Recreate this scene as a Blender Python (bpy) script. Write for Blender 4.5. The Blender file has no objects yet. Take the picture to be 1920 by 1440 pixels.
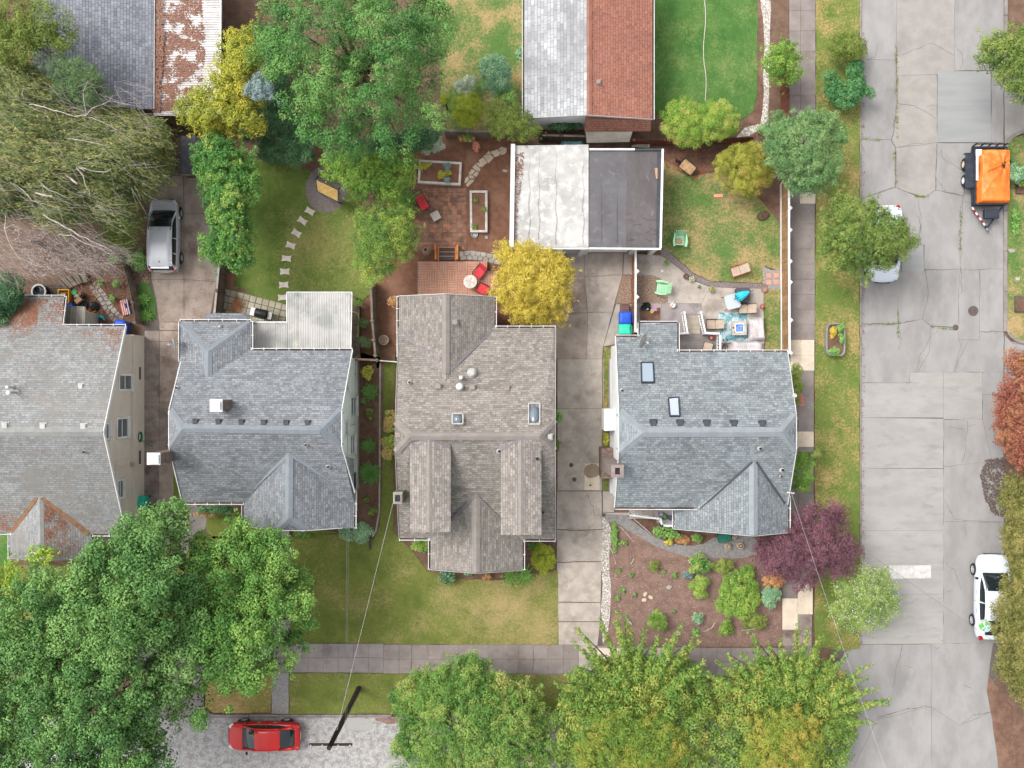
import bpy,bmesh,math,random
import numpy as np
from mathutils import Vector,Matrix
rnd = random.Random(7)
rng = np.random.default_rng(7)
SC = bpy.context.scene
COL = SC.collection
R = math.radians
# ------------------------------------------------------------------ camera, sky, sun, exposure
HC = 60.0          # camera height above the ground, metres
PPM = 31.0         # photo pixels per metre on the ground
cam_d = bpy.data.cameras.new('camera')
cam_d.sensor_width = 36.0
cam_d.lens = 18.0 / (960.0 / PPM / HC)
cam_d.clip_start = 1.0
cam_d.clip_end = 500.0
cam = bpy.data.objects.new('camera',cam_d)
cam.location = (0,0,HC)
COL.objects.link(cam)
SC.camera = cam
SUN_EL,SUN_AZ = 58.0,-62.0        # azimuth: degrees from +Y towards +X
world = bpy.data.worlds.new('World')
SC.world = world
world.use_nodes = True
wn = world.node_tree
bg = wn.nodes['Background']
sky = wn.nodes.new('ShaderNodeTexSky')
sky.sky_type = 'NISHITA'
sky.sun_disc = False
sky.sun_elevation = R(SUN_EL)
sky.sun_rotation = R(SUN_AZ)
sky.dust_density = 4.0
sky.air_density = 1.0
hs = wn.nodes.new('ShaderNodeHueSaturation')      # a grey cloud deck
hs.inputs['Saturation'].default_value = 0.16
wn.links.new(sky.outputs[0],hs.inputs['Color'])
wn.links.new(hs.outputs[0],bg.inputs['Color'])
bg.inputs['Strength'].default_value = 0.15
sun_d = bpy.data.lights.new('sun','SUN')
sun_d.energy = 1.0
sun_d.angle = R(20)
sun_d.color = (1.0,0.965,0.91)
sun = bpy.data.objects.new('sun',sun_d)
az,el = R(SUN_AZ),R(SUN_EL)
sdir = Vector((math.sin(az) * math.cos(el),math.cos(az) * math.cos(el),math.sin(el)))
sun.rotation_euler = sdir.to_track_quat('Z','Y').to_euler()
sun.location = sdir * 80
COL.objects.link(sun)
SC.view_settings.view_transform = 'Standard'
SC.view_settings.look = 'None'
SC.view_settings.exposure = 0.95
SC.view_settings.gamma = 1.0
SC.view_settings.use_curve_mapping = False
try:
 SC.cycles.use_denoising = True
 SC.cycles.max_bounces = 6
 SC.cycles.diffuse_bounces = 2
 SC.cycles.transparent_max_bounces = 4
except Exception:
 pass
# ------------------------------------------------------------------ helpers
def P(px,py,z=0.0):
 """point of the place at height z that the photograph shows at pixel (px, py)"""
 k = (1 - z / HC) / PPM
 return Vector(((px - 960) * k,(720 - py) * k,z))
def lin(c):
 c = c / 255.0
 return c / 12.92 if c <= 0.04045 else ((c + 0.055) / 1.055) ** 2.4
GAIN = 1.18
def C(r,g,b,k=1.0):
 return tuple(min(0.9,lin(v) / GAIN * k) for v in (r,g,b)) + (1.0,)
class MB:
 def __init__(s):
  s.v = []; s.f = []
 def add(s,vs,fs):
  o = len(s.v)
  s.v.extend([tuple(v) for v in vs])
  s.f.extend([tuple(i + o for i in f) for f in fs])
  return s
 def prism(s,pts,z0,z1,inset=0.0):
  """vertical prism over a list of (x, y)"""
  n = len(pts)
  if area2(pts) < 0:
   pts = pts[::-1]
  lo = [(p[0],p[1],z0) for p in pts]
  hi = [(p[0],p[1],z1) for p in pts]
  fs = [tuple(range(n,2 * n))] + [(i,(i + 1) % n,n + (i + 1) % n,n + i) for i in range(n)]
  fs.append(tuple(range(n - 1,-1,-1)))
  return s.add(lo + hi,fs)
 def slab(s,pts,t):
  """polygon in space with thickness t below it"""
  pts = [Vector(p) for p in pts]
  nrm = newell(pts)
  if nrm.z < 0:
   pts = pts[::-1]; nrm = -nrm
  n = len(pts)
  lo = [p - nrm * t for p in pts]
  fs = [tuple(range(n)),tuple(range(2 * n - 1,n - 1,-1))]
  fs += [(i,n + i,n + (i + 1) % n,(i + 1) % n) for i in range(n)]
  return s.add(pts + lo,fs)
 def box(s,c,d,rz=0.0,rot=None):
  hx,hy,hz = d[0] / 2,d[1] / 2,d[2] / 2
  m = rot if rot is not None else Matrix.Rotation(rz,3,'Z')
  c = Vector(c)
  vs = [c + m @ Vector((x * hx,y * hy,z * hz)) for z in (-1,1) for y in (-1,1) for x in (-1,1)]
  return s.add(vs,[(0,2,3,1),(4,5,7,6),(0,1,5,4),(2,6,7,3),(0,4,6,2),(1,3,7,5)])
 def bar(s,a,b,w,h=None,up=(0,0,1)):
  """box section w x h running from a to b"""
  a,b = Vector(a),Vector(b)
  h = w if h is None else h
  d = b - a
  L = d.length
  if L < 1e-6: return s
  x = d / L
  u = Vector(up)
  if abs(x.dot(u)) > 0.98: u = Vector((0,1,0))
  y = u.cross(x).normalized(); z = x.cross(y)
  m = Matrix((x,y,z)).transposed()
  return s.box((a + b) / 2,(L,w,h),rot=m)
 def tube(s,pts,r,n=6,cap=True):
  pts = [Vector(p) for p in pts]
  rs = r if isinstance(r,(list,tuple)) else [r] * len(pts)
  o = len(s.v)
  for i,p in enumerate(pts):
   d = (pts[min(i + 1,len(pts) - 1)] - pts[max(i - 1,0)])
   d = d.normalized() if d.length > 1e-9 else Vector((0,0,1))
   u = Vector((0,0,1)) if abs(d.z) < 0.9 else Vector((1,0,0))
   a = d.cross(u).normalized(); b = d.cross(a)
   for k in range(n):
    t = 2 * math.pi * k / n
    s.v.append(tuple(p + (a * math.cos(t) + b * math.sin(t)) * rs[i]))
  for i in range(len(pts) - 1):
   for k in range(n):
    k2 = (k + 1) % n
    s.f.append((o + i * n + k,o + i * n + k2,o + (i + 1) * n + k2,o + (i + 1) * n + k))
  if cap:
   s.f.append(tuple(o + k for k in range(n)))
   e = o + (len(pts) - 1) * n
   s.f.append(tuple(e + n - 1 - k for k in range(n)))
  return s
 def lathe(s,prof,c=(0,0,0),n=20,axis='Z',close=False,m=None):
  o = len(s.v); c = Vector(c)
  for (r,z) in prof:
   for k in range(n):
    t = 2 * math.pi * k / n
    if axis == 'Z': q = Vector((r * math.cos(t),r * math.sin(t),z))
    elif axis == 'Y': q = Vector((r * math.cos(t),z,r * math.sin(t)))
    else: q = Vector((z,r * math.cos(t),r * math.sin(t)))
    if m is not None: q = m @ q
    s.v.append(tuple(c + q))
  N = len(prof)
  for i in range(N - 1 + (1 if close else 0)):
   j = (i + 1) % N
   for k in range(n):
    k2 = (k + 1) % n
    s.f.append((o + i * n + k,o + i * n + k2,o + j * n + k2,o + j * n + k))
  if not close:
   s.f.append(tuple(o + n - 1 - k for k in range(n)))
   s.f.append(tuple(o + (N - 1) * n + k for k in range(n)))
  return s
 def build(s,name,m,parent=None,local=False,smooth=False,uv=False,sub=0,bevel=0,kind=None,label=None):
  me = bpy.data.meshes.new(name)
  vs = s.v
  if parent is not None and not local:
   L = wloc(parent)
   vs = [(v[0] - L.x,v[1] - L.y,v[2] - L.z) for v in vs]
  me.from_pydata(vs,[],s.f)
  if m is not None: me.materials.append(m)
  if uv: plane_uv(me)
  if smooth:
   me.polygons.foreach_set('use_smooth',[True] * len(me.polygons))
  me.update()
  o = bpy.data.objects.new(name,me)
  COL.objects.link(o)
  if parent is not None: o.parent = parent
  if bevel:
   b = o.modifiers.new('bevel','BEVEL'); b.width = bevel; b.segments = 2; b.limit_method = 'ANGLE'; b.angle_limit = R(40)
  if sub:
   b = o.modifiers.new('sub','SUBSURF'); b.levels = sub; b.render_levels = sub
  if kind: o['kind'] = kind
  if label: o['label'] = label
  return o
def wloc(o):
 v = Vector((0,0,0))
 while o is not None:
  v = v + o.location
  o = o.parent
 return v
def area2(pts):
 return sum(pts[i][0] * pts[(i + 1) % len(pts)][1] - pts[(i + 1) % len(pts)][0] * pts[i][1] for i in range(len(pts)))
def newell(pts):
 n = Vector((0,0,0))
 for i in range(len(pts)):
  a,b = pts[i],pts[(i + 1) % len(pts)]
  n += Vector(((a.y - b.y) * (a.z + b.z),(a.z - b.z) * (a.x + b.x),(a.x - b.x) * (a.y + b.y)))
 return n.normalized()
def plane_uv(me):
 uvl = me.uv_layers.new(name='UVMap')
 for p in me.polygons:
  n = p.normal
  u = Vector((0,0,1)).cross(n)
  u = u.normalized() if u.length > 0.02 else Vector((1,0,0))
  v = n.cross(u)
  for li in p.loop_indices:
   co = me.vertices[me.loops[li].vertex_index].co
   uvl.data[li].uv = (co.dot(u),co.dot(v))
def thing(name,label,cat,loc=(0,0,0),rz=0.0,group=None):
 o = bpy.data.objects.new(name,None)
 o.empty_display_size = 0.2
 COL.objects.link(o)
 o.location = loc; o.rotation_euler = (0,0,rz)
 return tag(o,label,cat,group)
def tag(o,label,cat,group=None):
 o['label'] = label; o['category'] = cat
 if group: o['group'] = group
 return o
def struct(o):
 o['kind'] = 'structure'
 return o
def px2xy(pts,z=0.0):
 return [tuple(P(x,y,z)[:2]) for x,y in pts]
def dup(root,loc,rz=0.0,label=None,scale=None):
 r = root.copy(); COL.objects.link(r); r.location = loc; r.rotation_euler = (0,0,rz)
 if scale is not None: r.scale = (scale,) * 3
 if label: r['label'] = label
 for ch in list(root.children):
  c = ch.copy(); COL.objects.link(c); c.parent = r
  for g in ch.children:
   d = g.copy(); COL.objects.link(d); d.parent = c
 return r
# ------------------------------------------------------------------ materials
def nmat(name):
 m = bpy.data.materials.new(name)
 m.use_nodes = True
 nt = m.node_tree
 return m,nt,nt.nodes['Principled BSDF']
def _noise(nt,vec,scale,detail=5,rough=0.6):
 n = nt.nodes.new('ShaderNodeTexNoise')
 n.inputs['Scale'].default_value = scale
 n.inputs['Detail'].default_value = detail
 n.inputs['Roughness'].default_value = rough
 nt.links.new(vec,n.inputs['Vector'])
 return n.outputs['Fac']
def _ramp(nt,fac,a,b):
 n = nt.nodes.new('ShaderNodeMapRange')
 n.inputs['From Min'].default_value = a
 n.inputs['From Max'].default_value = b
 nt.links.new(fac,n.inputs['Value'])
 return n.outputs['Result']
def _mix(nt,fac,a,b,mode='MIX'):
 n = nt.nodes.new('ShaderNodeMix')
 n.data_type = 'RGBA'; n.blend_type = mode
 if isinstance(fac,(int,float)): n.inputs[0].default_value = fac
 else: nt.links.new(fac,n.inputs[0])
 for k,v in ((6,a),(7,b)):
  if isinstance(v,tuple): n.inputs[k].default_value = v
  else: nt.links.new(v,n.inputs[k])
 return n.outputs[2]
def _finish(nt,bs,col,rough,metal,spec,bump,bscale,pos,grain,objvar,bdist=0.02):
 if grain:
  g = _ramp(nt,_noise(nt,pos,bscale,3,0.7),0.25,0.75)
  lo,hi = 1 - grain,1 + grain
  n = nt.nodes.new('ShaderNodeMapRange')
  n.inputs['To Min'].default_value = lo; n.inputs['To Max'].default_value = hi
  nt.links.new(g,n.inputs['Value'])
  cx = nt.nodes.new('ShaderNodeCombineColor')
  for i in range(3): nt.links.new(n.outputs[0],cx.inputs[i])
  col = _mix(nt,1.0,col,cx.outputs[0],'MULTIPLY')
 if objvar:
  oi = nt.nodes.new('ShaderNodeObjectInfo')
  n = nt.nodes.new('ShaderNodeMapRange')
  n.inputs['To Min'].default_value = 1 - objvar; n.inputs['To Max'].default_value = 1 + objvar
  nt.links.new(oi.outputs['Random'],n.inputs['Value'])
  cx = nt.nodes.new('ShaderNodeCombineColor')
  for i in range(3): nt.links.new(n.outputs[0],cx.inputs[i])
  col = _mix(nt,1.0,col,cx.outputs[0],'MULTIPLY')
 if isinstance(col,tuple): bs.inputs['Base Color'].default_value = col
 else: nt.links.new(col,bs.inputs['Base Color'])
 bs.inputs['Roughness'].default_value = rough
 bs.inputs['Metallic'].default_value = metal
 bs.inputs['Specular IOR Level'].default_value = spec
 if bump:
  b = nt.nodes.new('ShaderNodeBump')
  b.inputs['Strength'].default_value = bump
  b.inputs['Distance'].default_value = bdist
  nt.links.new(_noise(nt,pos,bscale,4,0.7),b.inputs['Height'])
  nt.links.new(b.outputs[0],bs.inputs['Normal'])
def mat(name,c1,c2=None,s2=1.5,r2=(0.4,0.62),c3=None,s3=0.35,r3=(0.5,0.65),c4=None,s4=6,r4=(0.55,0.7),
  rough=0.85,metal=0.0,spec=0.25,bump=0.0,bscale=30.0,grain=0.0,objvar=0.0,bdist=0.02,stretch=None):
 m,nt,bs = nmat(name)
 geo = nt.nodes.new('ShaderNodeNewGeometry')
 pos = geo.outputs['Position']
 if stretch:
  mp = nt.nodes.new('ShaderNodeMapping')
  mp.inputs['Scale'].default_value = stretch
  nt.links.new(pos,mp.inputs['Vector'])
  pos = mp.outputs[0]
 col = c1
 if c2: col = _mix(nt,_ramp(nt,_noise(nt,pos,s2),*r2),col,c2)
 if c3: col = _mix(nt,_ramp(nt,_noise(nt,pos,s3),*r3),col,c3)
 if c4: col = _mix(nt,_ramp(nt,_noise(nt,pos,s4),*r4),col,c4)
 _finish(nt,bs,col,rough,metal,spec,bump,bscale,geo.outputs['Position'],grain,objvar,bdist)
 return m
def shingle(name,ca,cb,cm,bw=0.30,rh=0.135,c2=None,s2=0.5,r2=(0.5,0.7),c3=None,s3=4,r3=(0.55,0.65),mortar=0.013,bias=0.0):
 m,nt,bs = nmat(name)
 uv = nt.nodes.new('ShaderNodeUVMap')
 geo = nt.nodes.new('ShaderNodeNewGeometry')
 pos = geo.outputs['Position']
 bt = nt.nodes.new('ShaderNodeTexBrick')
 nt.links.new(uv.outputs[0],bt.inputs['Vector'])
 bt.offset = 0.37; bt.offset_frequency = 2; bt.squash = 0.72; bt.squash_frequency = 3
 for k,v in (('Color1',ca),('Color2',cb),('Mortar',cm)): bt.inputs[k].default_value = v
 bt.inputs['Scale'].default_value = 1.0
 bt.inputs['Mortar Size'].default_value = mortar
 bt.inputs['Mortar Smooth'].default_value = 0.2
 bt.inputs['Bias'].default_value = bias
 bt.inputs['Brick Width'].default_value = bw
 bt.inputs['Row Height'].default_value = rh
 b2 = nt.nodes.new('ShaderNodeTexBrick')
 nt.links.new(uv.outputs[0],b2.inputs['Vector'])
 b2.offset = 0.61; b2.offset_frequency = 3; b2.squash = 1.0
 b2.inputs['Color1'].default_value = (0.68,0.68,0.69,1); b2.inputs['Color2'].default_value = (1.22,1.22,1.21,1)
 b2.inputs['Mortar'].default_value = (0.95,0.95,0.95,1)
 b2.inputs['Scale'].default_value = 1.0; b2.inputs['Mortar Size'].default_value = 0.004
 b2.inputs['Brick Width'].default_value = bw * 0.7; b2.inputs['Row Height'].default_value = rh
 col = _mix(nt,0.55,bt.outputs['Color'],b2.outputs['Color'],'MULTIPLY')
 if c2: col = _mix(nt,_ramp(nt,_noise(nt,pos,s2),*r2),col,c2)
 if c3: col = _mix(nt,_ramp(nt,_noise(nt,pos,s3,6,0.7),*r3),col,c3)
 wv = _ramp(nt,_noise(nt,pos,0.45,4),0.3,0.7)
 n = nt.nodes.new('ShaderNodeMapRange'); n.inputs['To Min'].default_value = 0.9; n.inputs['To Max'].default_value = 1.1
 nt.links.new(wv,n.inputs['Value'])
 cx = nt.nodes.new('ShaderNodeCombineColor')
 for i in range(3): nt.links.new(n.outputs[0],cx.inputs[i])
 col = _mix(nt,1.0,col,cx.outputs[0],'MULTIPLY')
 _finish(nt,bs,col,0.9,0,0.2,0,60,pos,0.12,0)
 b = nt.nodes.new('ShaderNodeBump'); b.inputs['Strength'].default_value = 0.35; b.inputs['Distance'].default_value = 0.008
 nt.links.new(bt.outputs['Fac'],b.inputs['Height']); b.invert = True
 nt.links.new(b.outputs[0],bs.inputs['Normal'])
 return m
def leafmat(name,cols,transl=0.14,rough=0.55):
 m,nt,bs = nmat(name)
 at = nt.nodes.new('ShaderNodeAttribute'); at.attribute_name = 'tint'
 rp = nt.nodes.new('ShaderNodeValToRGB')
 e = rp.color_ramp.elements
 n = len(cols)
 e[0].position = 0.0; e[0].color = cols[0]
 e[1].position = 1.0; e[1].color = cols[-1]
 for i in range(1,n - 1):
  q = e.new(i / (n - 1)); q.color = cols[i]
 nt.links.new(at.outputs['Fac'],rp.inputs['Fac'])
 nt.links.new(rp.outputs[0],bs.inputs['Base Color'])
 bs.inputs['Roughness'].default_value = rough
 bs.inputs['Specular IOR Level'].default_value = 0.25
 if transl:
  tr = nt.nodes.new('ShaderNodeBsdfTranslucent')
  nt.links.new(rp.outputs[0],tr.inputs['Color'])
  mx = nt.nodes.new('ShaderNodeMixShader'); mx.inputs[0].default_value = transl
  nt.links.new(bs.outputs[0],mx.inputs[1]); nt.links.new(tr.outputs[0],mx.inputs[2])
  nt.links.new(mx.outputs[0],nt.nodes['Material Output'].inputs['Surface'])
 return m
def glassmat(name,col,rough=0.08):
 m,nt,bs = nmat(name)
 bs.inputs['Base Color'].default_value = col
 bs.inputs['Roughness'].default_value = rough
 bs.inputs['Specular IOR Level'].default_value = 0.7
 return m
M = {}
def mm(key,*a,**k):
 M[key] = mat(key,*a,**k)
mm('soil',C(122,98,82),C(104,82,68),2.0,bump=0.4,bscale=14,grain=0.25)
mm('mulch',C(138,98,77),C(118,84,67),3.0,c3=C(148,110,90),s3=0.6,bump=0.35,bscale=22,grain=0.18)
mm('mulch_dark',C(122,92,77),C(102,77,65),3.0,c3=C(136,107,90),s3=0.6,bump=0.35,bscale=22,grain=0.25)
mm('mulch_pale',C(144,117,105),C(124,99,89),2.0,c4=C(178,152,140),s4=9,r4=(0.6,0.7),bump=0.4,bscale=26,grain=0.3)
mm('gravel_brown',C(160,136,118),C(126,100,84),14,c4=C(190,170,154),s4=18,r4=(0.55,0.62),bump=1.0,bscale=20,grain=0.25,bdist=0.03)
mm('gravel_grey',C(162,158,156),C(136,132,132),14,c4=C(190,188,186),s4=18,bump=1.0,bscale=20,grain=0.25,bdist=0.03)
mm('gravel_white',C(190,180,170),C(140,130,122),9,c4=C(232,226,218),s4=12,r4=(0.5,0.58),bump=1.0,bscale=16,grain=0.25,bdist=0.03)
mm('gravel_path',C(150,147,144),C(132,128,126),6,bump=0.7,bscale=30,grain=0.16)
mm('gravel_dark',C(142,130,128),C(112,101,100),16,c4=C(178,168,166),s4=20,bump=1.0,bscale=20,grain=0.25,bdist=0.03)
mm('concrete',C(186,175,165),C(168,157,148),1.3,c3=C(142,130,120),s3=0.7,r3=(.54,.74),c4=C(190,181,170),s4=2.0,bump=0.12,bscale=50,grain=0.07,objvar=0.05)
mm('concrete_old',C(176,161,150),C(156,141,130),1.1,c3=C(130,112,102),s3=0.9,r3=(0.52,0.7),bump=0.15,bscale=45,grain=0.09,objvar=0.05)
mm('concrete_dirty',C(160,148,140),C(136,123,115),1.6,c3=C(110,94,86),s3=0.9,r3=(0.5,0.66),bump=0.15,bscale=45,grain=0.1,objvar=0.06)
mm('concrete_white',C(228,212,192),C(212,196,176),1.3,grain=0.04,bscale=50)
mm('sidewalk',C(154,146,144),C(140,131,129),1.2,c3=C(120,112,112),s3=0.6,r3=(0.55,0.7),bump=0.12,bscale=45,grain=0.08,objvar=0.09)
mm('sidewalk_right',C(148,138,134),C(134,124,120),1.2,c3=C(156,145,140),s3=0.7,r3=(0.55,0.7),bump=0.12,bscale=45,grain=0.1,objvar=0.08)
mm('road',C(159,156,154),C(148,145,143),1.1,c3=C(136,133,131),s3=0.5,r3=(0.5,0.72),c4=C(162,158,155),s4=2.6,r4=(0.58,0.8),bump=0.12,bscale=40,grain=0.12,objvar=0.03,stretch=(1,.5,1))
mm('road_warm',C(162,157,152),C(152,147,142),1.1,c3=C(142,136,132),s3=0.5,r3=(0.5,0.72),bump=0.12,bscale=40,grain=0.11,objvar=0.03)
mm('road_new',C(164,161,157),C(155,152,148),0.9,c3=C(168,165,161),s3=0.4,c4=C(140,138,137),s4=1.1,r4=(.56,.75),bump=0.06,bscale=40,grain=0.08,objvar=0.02,stretch=(0.7,1.8,1))
mm('road_patch',C(154,155,154),C(147,148,147),0.8,bump=0.05,bscale=40,grain=0.06,stretch=(0.5,2.5,1))
mm('asphalt',C(176,174,172),C(142,138,136),3,c4=C(206,204,202),s4=9,bump=0.4,bscale=20,grain=0.15)
mm('kerb',C(150,143,138),C(130,122,118),2,grain=0.12,bscale=30,bump=0.15)
mm('crack',C(92,84,76),C(104,102,72),1.2,grain=0.2)
mm('joint',C(112,103,97),C(98,90,84),1.5,grain=0.2)
mm('stain',C(152,134,114),C(162,144,124),2.5,grain=0.15)
mm('road_stain',C(116,103,100),C(130,118,115),2.0,grain=0.2)
mm('road_paint',C(214,212,208),C(188,184,180),2.5,grain=0.06)
mm('white',C(234,234,233),C(216,216,215),1.5,rough=0.5,grain=0.02)
mm('white_wall',C(252,251,252,1.1),C(247,246,247,1.05),1.2,rough=0.6,grain=0.02)
mm('greige_wall',C(216,208,195),C(207,199,186),1.2,rough=0.7,grain=0.03)
mm('grey_wall',C(196,194,196),C(186,184,186),1.2,rough=0.7,grain=0.03)
mm('green_wall',C(176,196,176),C(166,186,166),1.5,rough=0.7,grain=0.03)
mm('gutter_dirt',C(92,74,66),C(64,52,48),5,grain=0.2)
mm('black',C(34,34,38),C(44,44,48),2,rough=0.5)
mm('rubber',C(48,48,50),C(58,57,58),8,rough=0.75)
mm('dark_metal',C(62,68,80),C(52,56,66),3,rough=0.45,metal=0.2)
mm('vent_dark',C(62,66,72),C(72,76,82),3,rough=0.6)
mm('vent_brown',C(150,140,130),C(136,126,118),3,rough=0.6)
mm('vent_grey',C(186,184,180),C(172,170,166),3,rough=0.6)
mm('galv',C(176,182,182),C(158,166,166),3,rough=0.42,metal=0.35)
mm('steel',C(196,198,202),rough=0.3,metal=0.8)
mm('wood_grey',C(130,118,106),C(108,97,86),2.5,c3=C(146,134,122),s3=0.8,grain=0.12,bscale=25,bump=0.2,objvar=0.12,stretch=(1,1,0.3))
mm('wood_dark',C(112,100,90),C(88,78,70),2.5,grain=0.14,bscale=25,bump=0.2,objvar=0.14)
mm('wood_cedar',C(176,128,94),C(152,106,76),2.5,grain=0.1,bscale=25,bump=0.15,objvar=0.14)
mm('wood_tan',C(178,142,106),C(160,122,88),2.5,grain=0.1,bscale=25,bump=0.15,objvar=0.13)
mm('wood_red',C(122,74,60),C(100,58,48),2.5,grain=0.12,bscale=25,bump=0.15,objvar=0.12)
mm('wood_orange',C(214,140,84),C(192,118,66),3,grain=0.06,bscale=25)
mm('deck_tile',C(214,164,142),C(200,148,126),3,grain=0.06,bscale=30,objvar=0.05)
mm('deck_gap',C(120,84,72),grain=0.1)
mm('deck_dark',C(146,100,84),C(128,86,72),3,grain=0.08,objvar=0.06)  # darker brown wood for the tiles at the house-side corner of the deck
mm('bed_wood',C(222,216,208),C(200,192,184),3,grain=0.05,bscale=25)
mm('bark_grey',C(150,142,134),C(116,106,98),6,grain=0.2,bscale=20)
mm('bark_white',C(206,196,186),C(164,150,142),5,c4=C(110,98,92),s4=7,r4=(0.6,0.68),grain=0.12)
mm('bark_brown',C(104,84,68),C(78,62,52),6,grain=0.25,bscale=20)
mm('twig',C(150,137,131),C(180,168,161),4,grain=0.15)
mm('stone_tan',C(212,196,176),C(194,174,152),3,grain=0.07,bump=0.2,bscale=18,objvar=0.07)
mm('stone_grey',C(176,174,168),C(156,150,142),3,c3=C(168,150,128),s3=1.0,grain=0.08,bump=0.2,bscale=18,objvar=0.1)
mm('stone_pale',C(226,214,204),C(206,192,182),4,grain=0.06,bump=0.2,bscale=20,objvar=0.05)
mm('paver',C(166,124,102),C(140,106,90),3.5,c3=C(118,92,80),s3=1.4,r3=(0.48,0.62),c4=C(188,126,100),s4=2.2,r4=(0.56,0.66),grain=0.14,bump=0.15,objvar=0.05)
mm('paver_grey',C(178,168,152),C(160,150,136),2.2,grain=0.09,bump=0.15,objvar=0.07)
mm('paver_red',C(224,158,134),C(206,142,120),3,grain=0.06,objvar=0.06)
mm('brick',C(142,122,113),C(118,100,93),5,c4=C(172,150,138),s4=9,grain=0.15,objvar=0.15)
mm('stucco_brown',C(152,138,132),C(134,120,114),3,grain=0.08)
mm('cobble',C(142,122,106),C(118,98,86),3,grain=0.14,objvar=0.14)
mm('roof_white',C(196,194,190),C(172,169,165),0.9,c3=C(160,157,154),s3=0.6,r3=(0.52,0.75),c4=C(212,211,209),s4=2.6,r4=(0.5,0.66),rough=0.6,bump=0.2,bscale=3,bdist=0.05,grain=0.04)
mm('roof_dark',C(104,102,106),C(94,91,94),0.8,c4=C(116,112,114),s4=2.2,rough=0.5,bump=0.35,bscale=4,bdist=0.04,grain=0.05)
mm('roof_dark_warm',C(102,96,96),C(90,84,84),0.8,c4=C(120,114,112),s4=2.4,r4=(0.6,0.72),rough=0.5,bump=0.7,bscale=4,bdist=0.05,grain=0.05,stretch=(1,0.45,1))
mm('cover_panel',C(204,201,197),C(182,181,178),0.9,c3=C(160,164,160),s3=0.45,r3=(0.52,0.7),c4=C(228,232,196),s4=1.2,r4=(0.64,0.76),rough=0.4,grain=0.03)
mm('silver',C(206,208,214),rough=0.3,metal=0.12,spec=0.5)
mm('car_white',C(232,238,248),rough=0.25,spec=0.5)
mm('car_pale',C(226,234,244),rough=0.25,metal=0.0,spec=0.5)
mm('car_red',C(196,26,22),rough=0.22,spec=0.5)
mm('lamp_red',C(170,30,34),rough=0.2,spec=0.5)
mm('lamp_clear',C(214,218,224),rough=0.15,spec=0.5)
mm('plate',C(220,222,224),rough=0.4)
mm('tarp',C(240,132,54),C(228,112,38),1.2,c4=C(246,152,82),s4=2.0,rough=0.42,spec=0.35,grain=0.02)
mm('tarp_dirt',C(120,74,48),C(160,90,50),6,grain=0.2)
mm('red_fabric',C(226,76,84),C(212,66,74),5,grain=0.04)
mm('mint',C(176,226,184),C(160,214,170),3,rough=0.45,grain=0.02)
mm('beige_fabric',C(196,176,158),C(182,162,144),4,grain=0.05)
mm('cover_grey',C(206,200,200),C(192,186,187),2.5,grain=0.03)
mm('charcoal',C(92,90,98),C(78,76,84),3,grain=0.05)
mm('aqua',C(72,204,222),C(50,180,204),4,grain=0.05)
mm('teal_bin',C(40,186,160),C(32,172,148),3,rough=0.45)
mm('aqua_bin',C(64,216,178),C(52,202,166),3,rough=0.45)
mm('blue_bin',C(50,96,214),C(42,84,196),3,rough=0.45)
mm('brown_bin',C(124,92,88),C(108,78,76),3,rough=0.5)
mm('yellow_plastic',C(232,172,40),C(214,152,30),3,rough=0.45)
mm('green_plastic',C(46,160,96),rough=0.4)
mm('lime_hose',C(206,216,96),rough=0.5)
mm('green_hose',C(30,112,84),rough=0.5)
mm('terracotta',C(190,138,116),C(172,120,98),5,grain=0.1)
mm('clay',C(170,140,126),C(150,122,110),4,grain=0.08)
mm('barrel',C(196,188,178),C(176,166,156),4,grain=0.1)
mm('red_pot',C(168,40,58),C(150,32,48),4,rough=0.35)
mm('glass_blue',C(64,120,210),C(96,156,230),6,c4=C(180,210,240),s4=12,rough=0.2)
mm('green_bench',C(46,128,108),C(38,112,94),3,rough=0.5)
mm('pole',C(66,50,42),C(50,38,34),4,grain=0.2)
mm('cable',C(196,196,198),rough=0.5)
mm('cable_dark',C(110,116,112),rough=0.5)
mm('iron',C(104,92,86),C(88,78,74),8,rough=0.7,grain=0.1)
mm('straw',C(196,164,122),C(170,130,92),4,grain=0.15)
mm('cardboard',C(190,150,118),C(174,134,104),3,grain=0.05)
mm('gold_fabric',C(182,152,92),C(164,134,76),6,c4=C(204,180,124),s4=16,grain=0.1)
mm('zip_green',C(104,176,92),rough=0.3)
mm('zip_teal',C(140,196,204),rough=0.3)
mm('curtain',C(206,206,206),C(186,186,186),4)
mm('wood_pallet_red',C(212,96,84),C(190,80,70),4,grain=0.12)
mm('wood_pallet_white',C(226,216,210),C(204,192,186),4,grain=0.1)
mm('wood_pallet_blue',C(70,72,120),C(52,54,96),4,grain=0.1)
mm('plastic_sheet',C(222,214,200),C(200,190,174),1.5,rough=0.3,grain=0.03)
mm('bag',C(40,40,44),C(56,56,62),6,rough=0.25,spec=0.5)
M['glass'] = glassmat('window glass',C(96,104,110),0.06)
M['glass_dark'] = glassmat('car glass',C(34,44,46),0.05)
M['glass_sky'] = glassmat('skylight glass',C(150,164,176),0.08)
M['glass_skyb'] = glassmat('skylight dome',C(110,122,134),0.1)
M['glass_table'] = glassmat('table glass',C(190,198,202),0.06)
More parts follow.
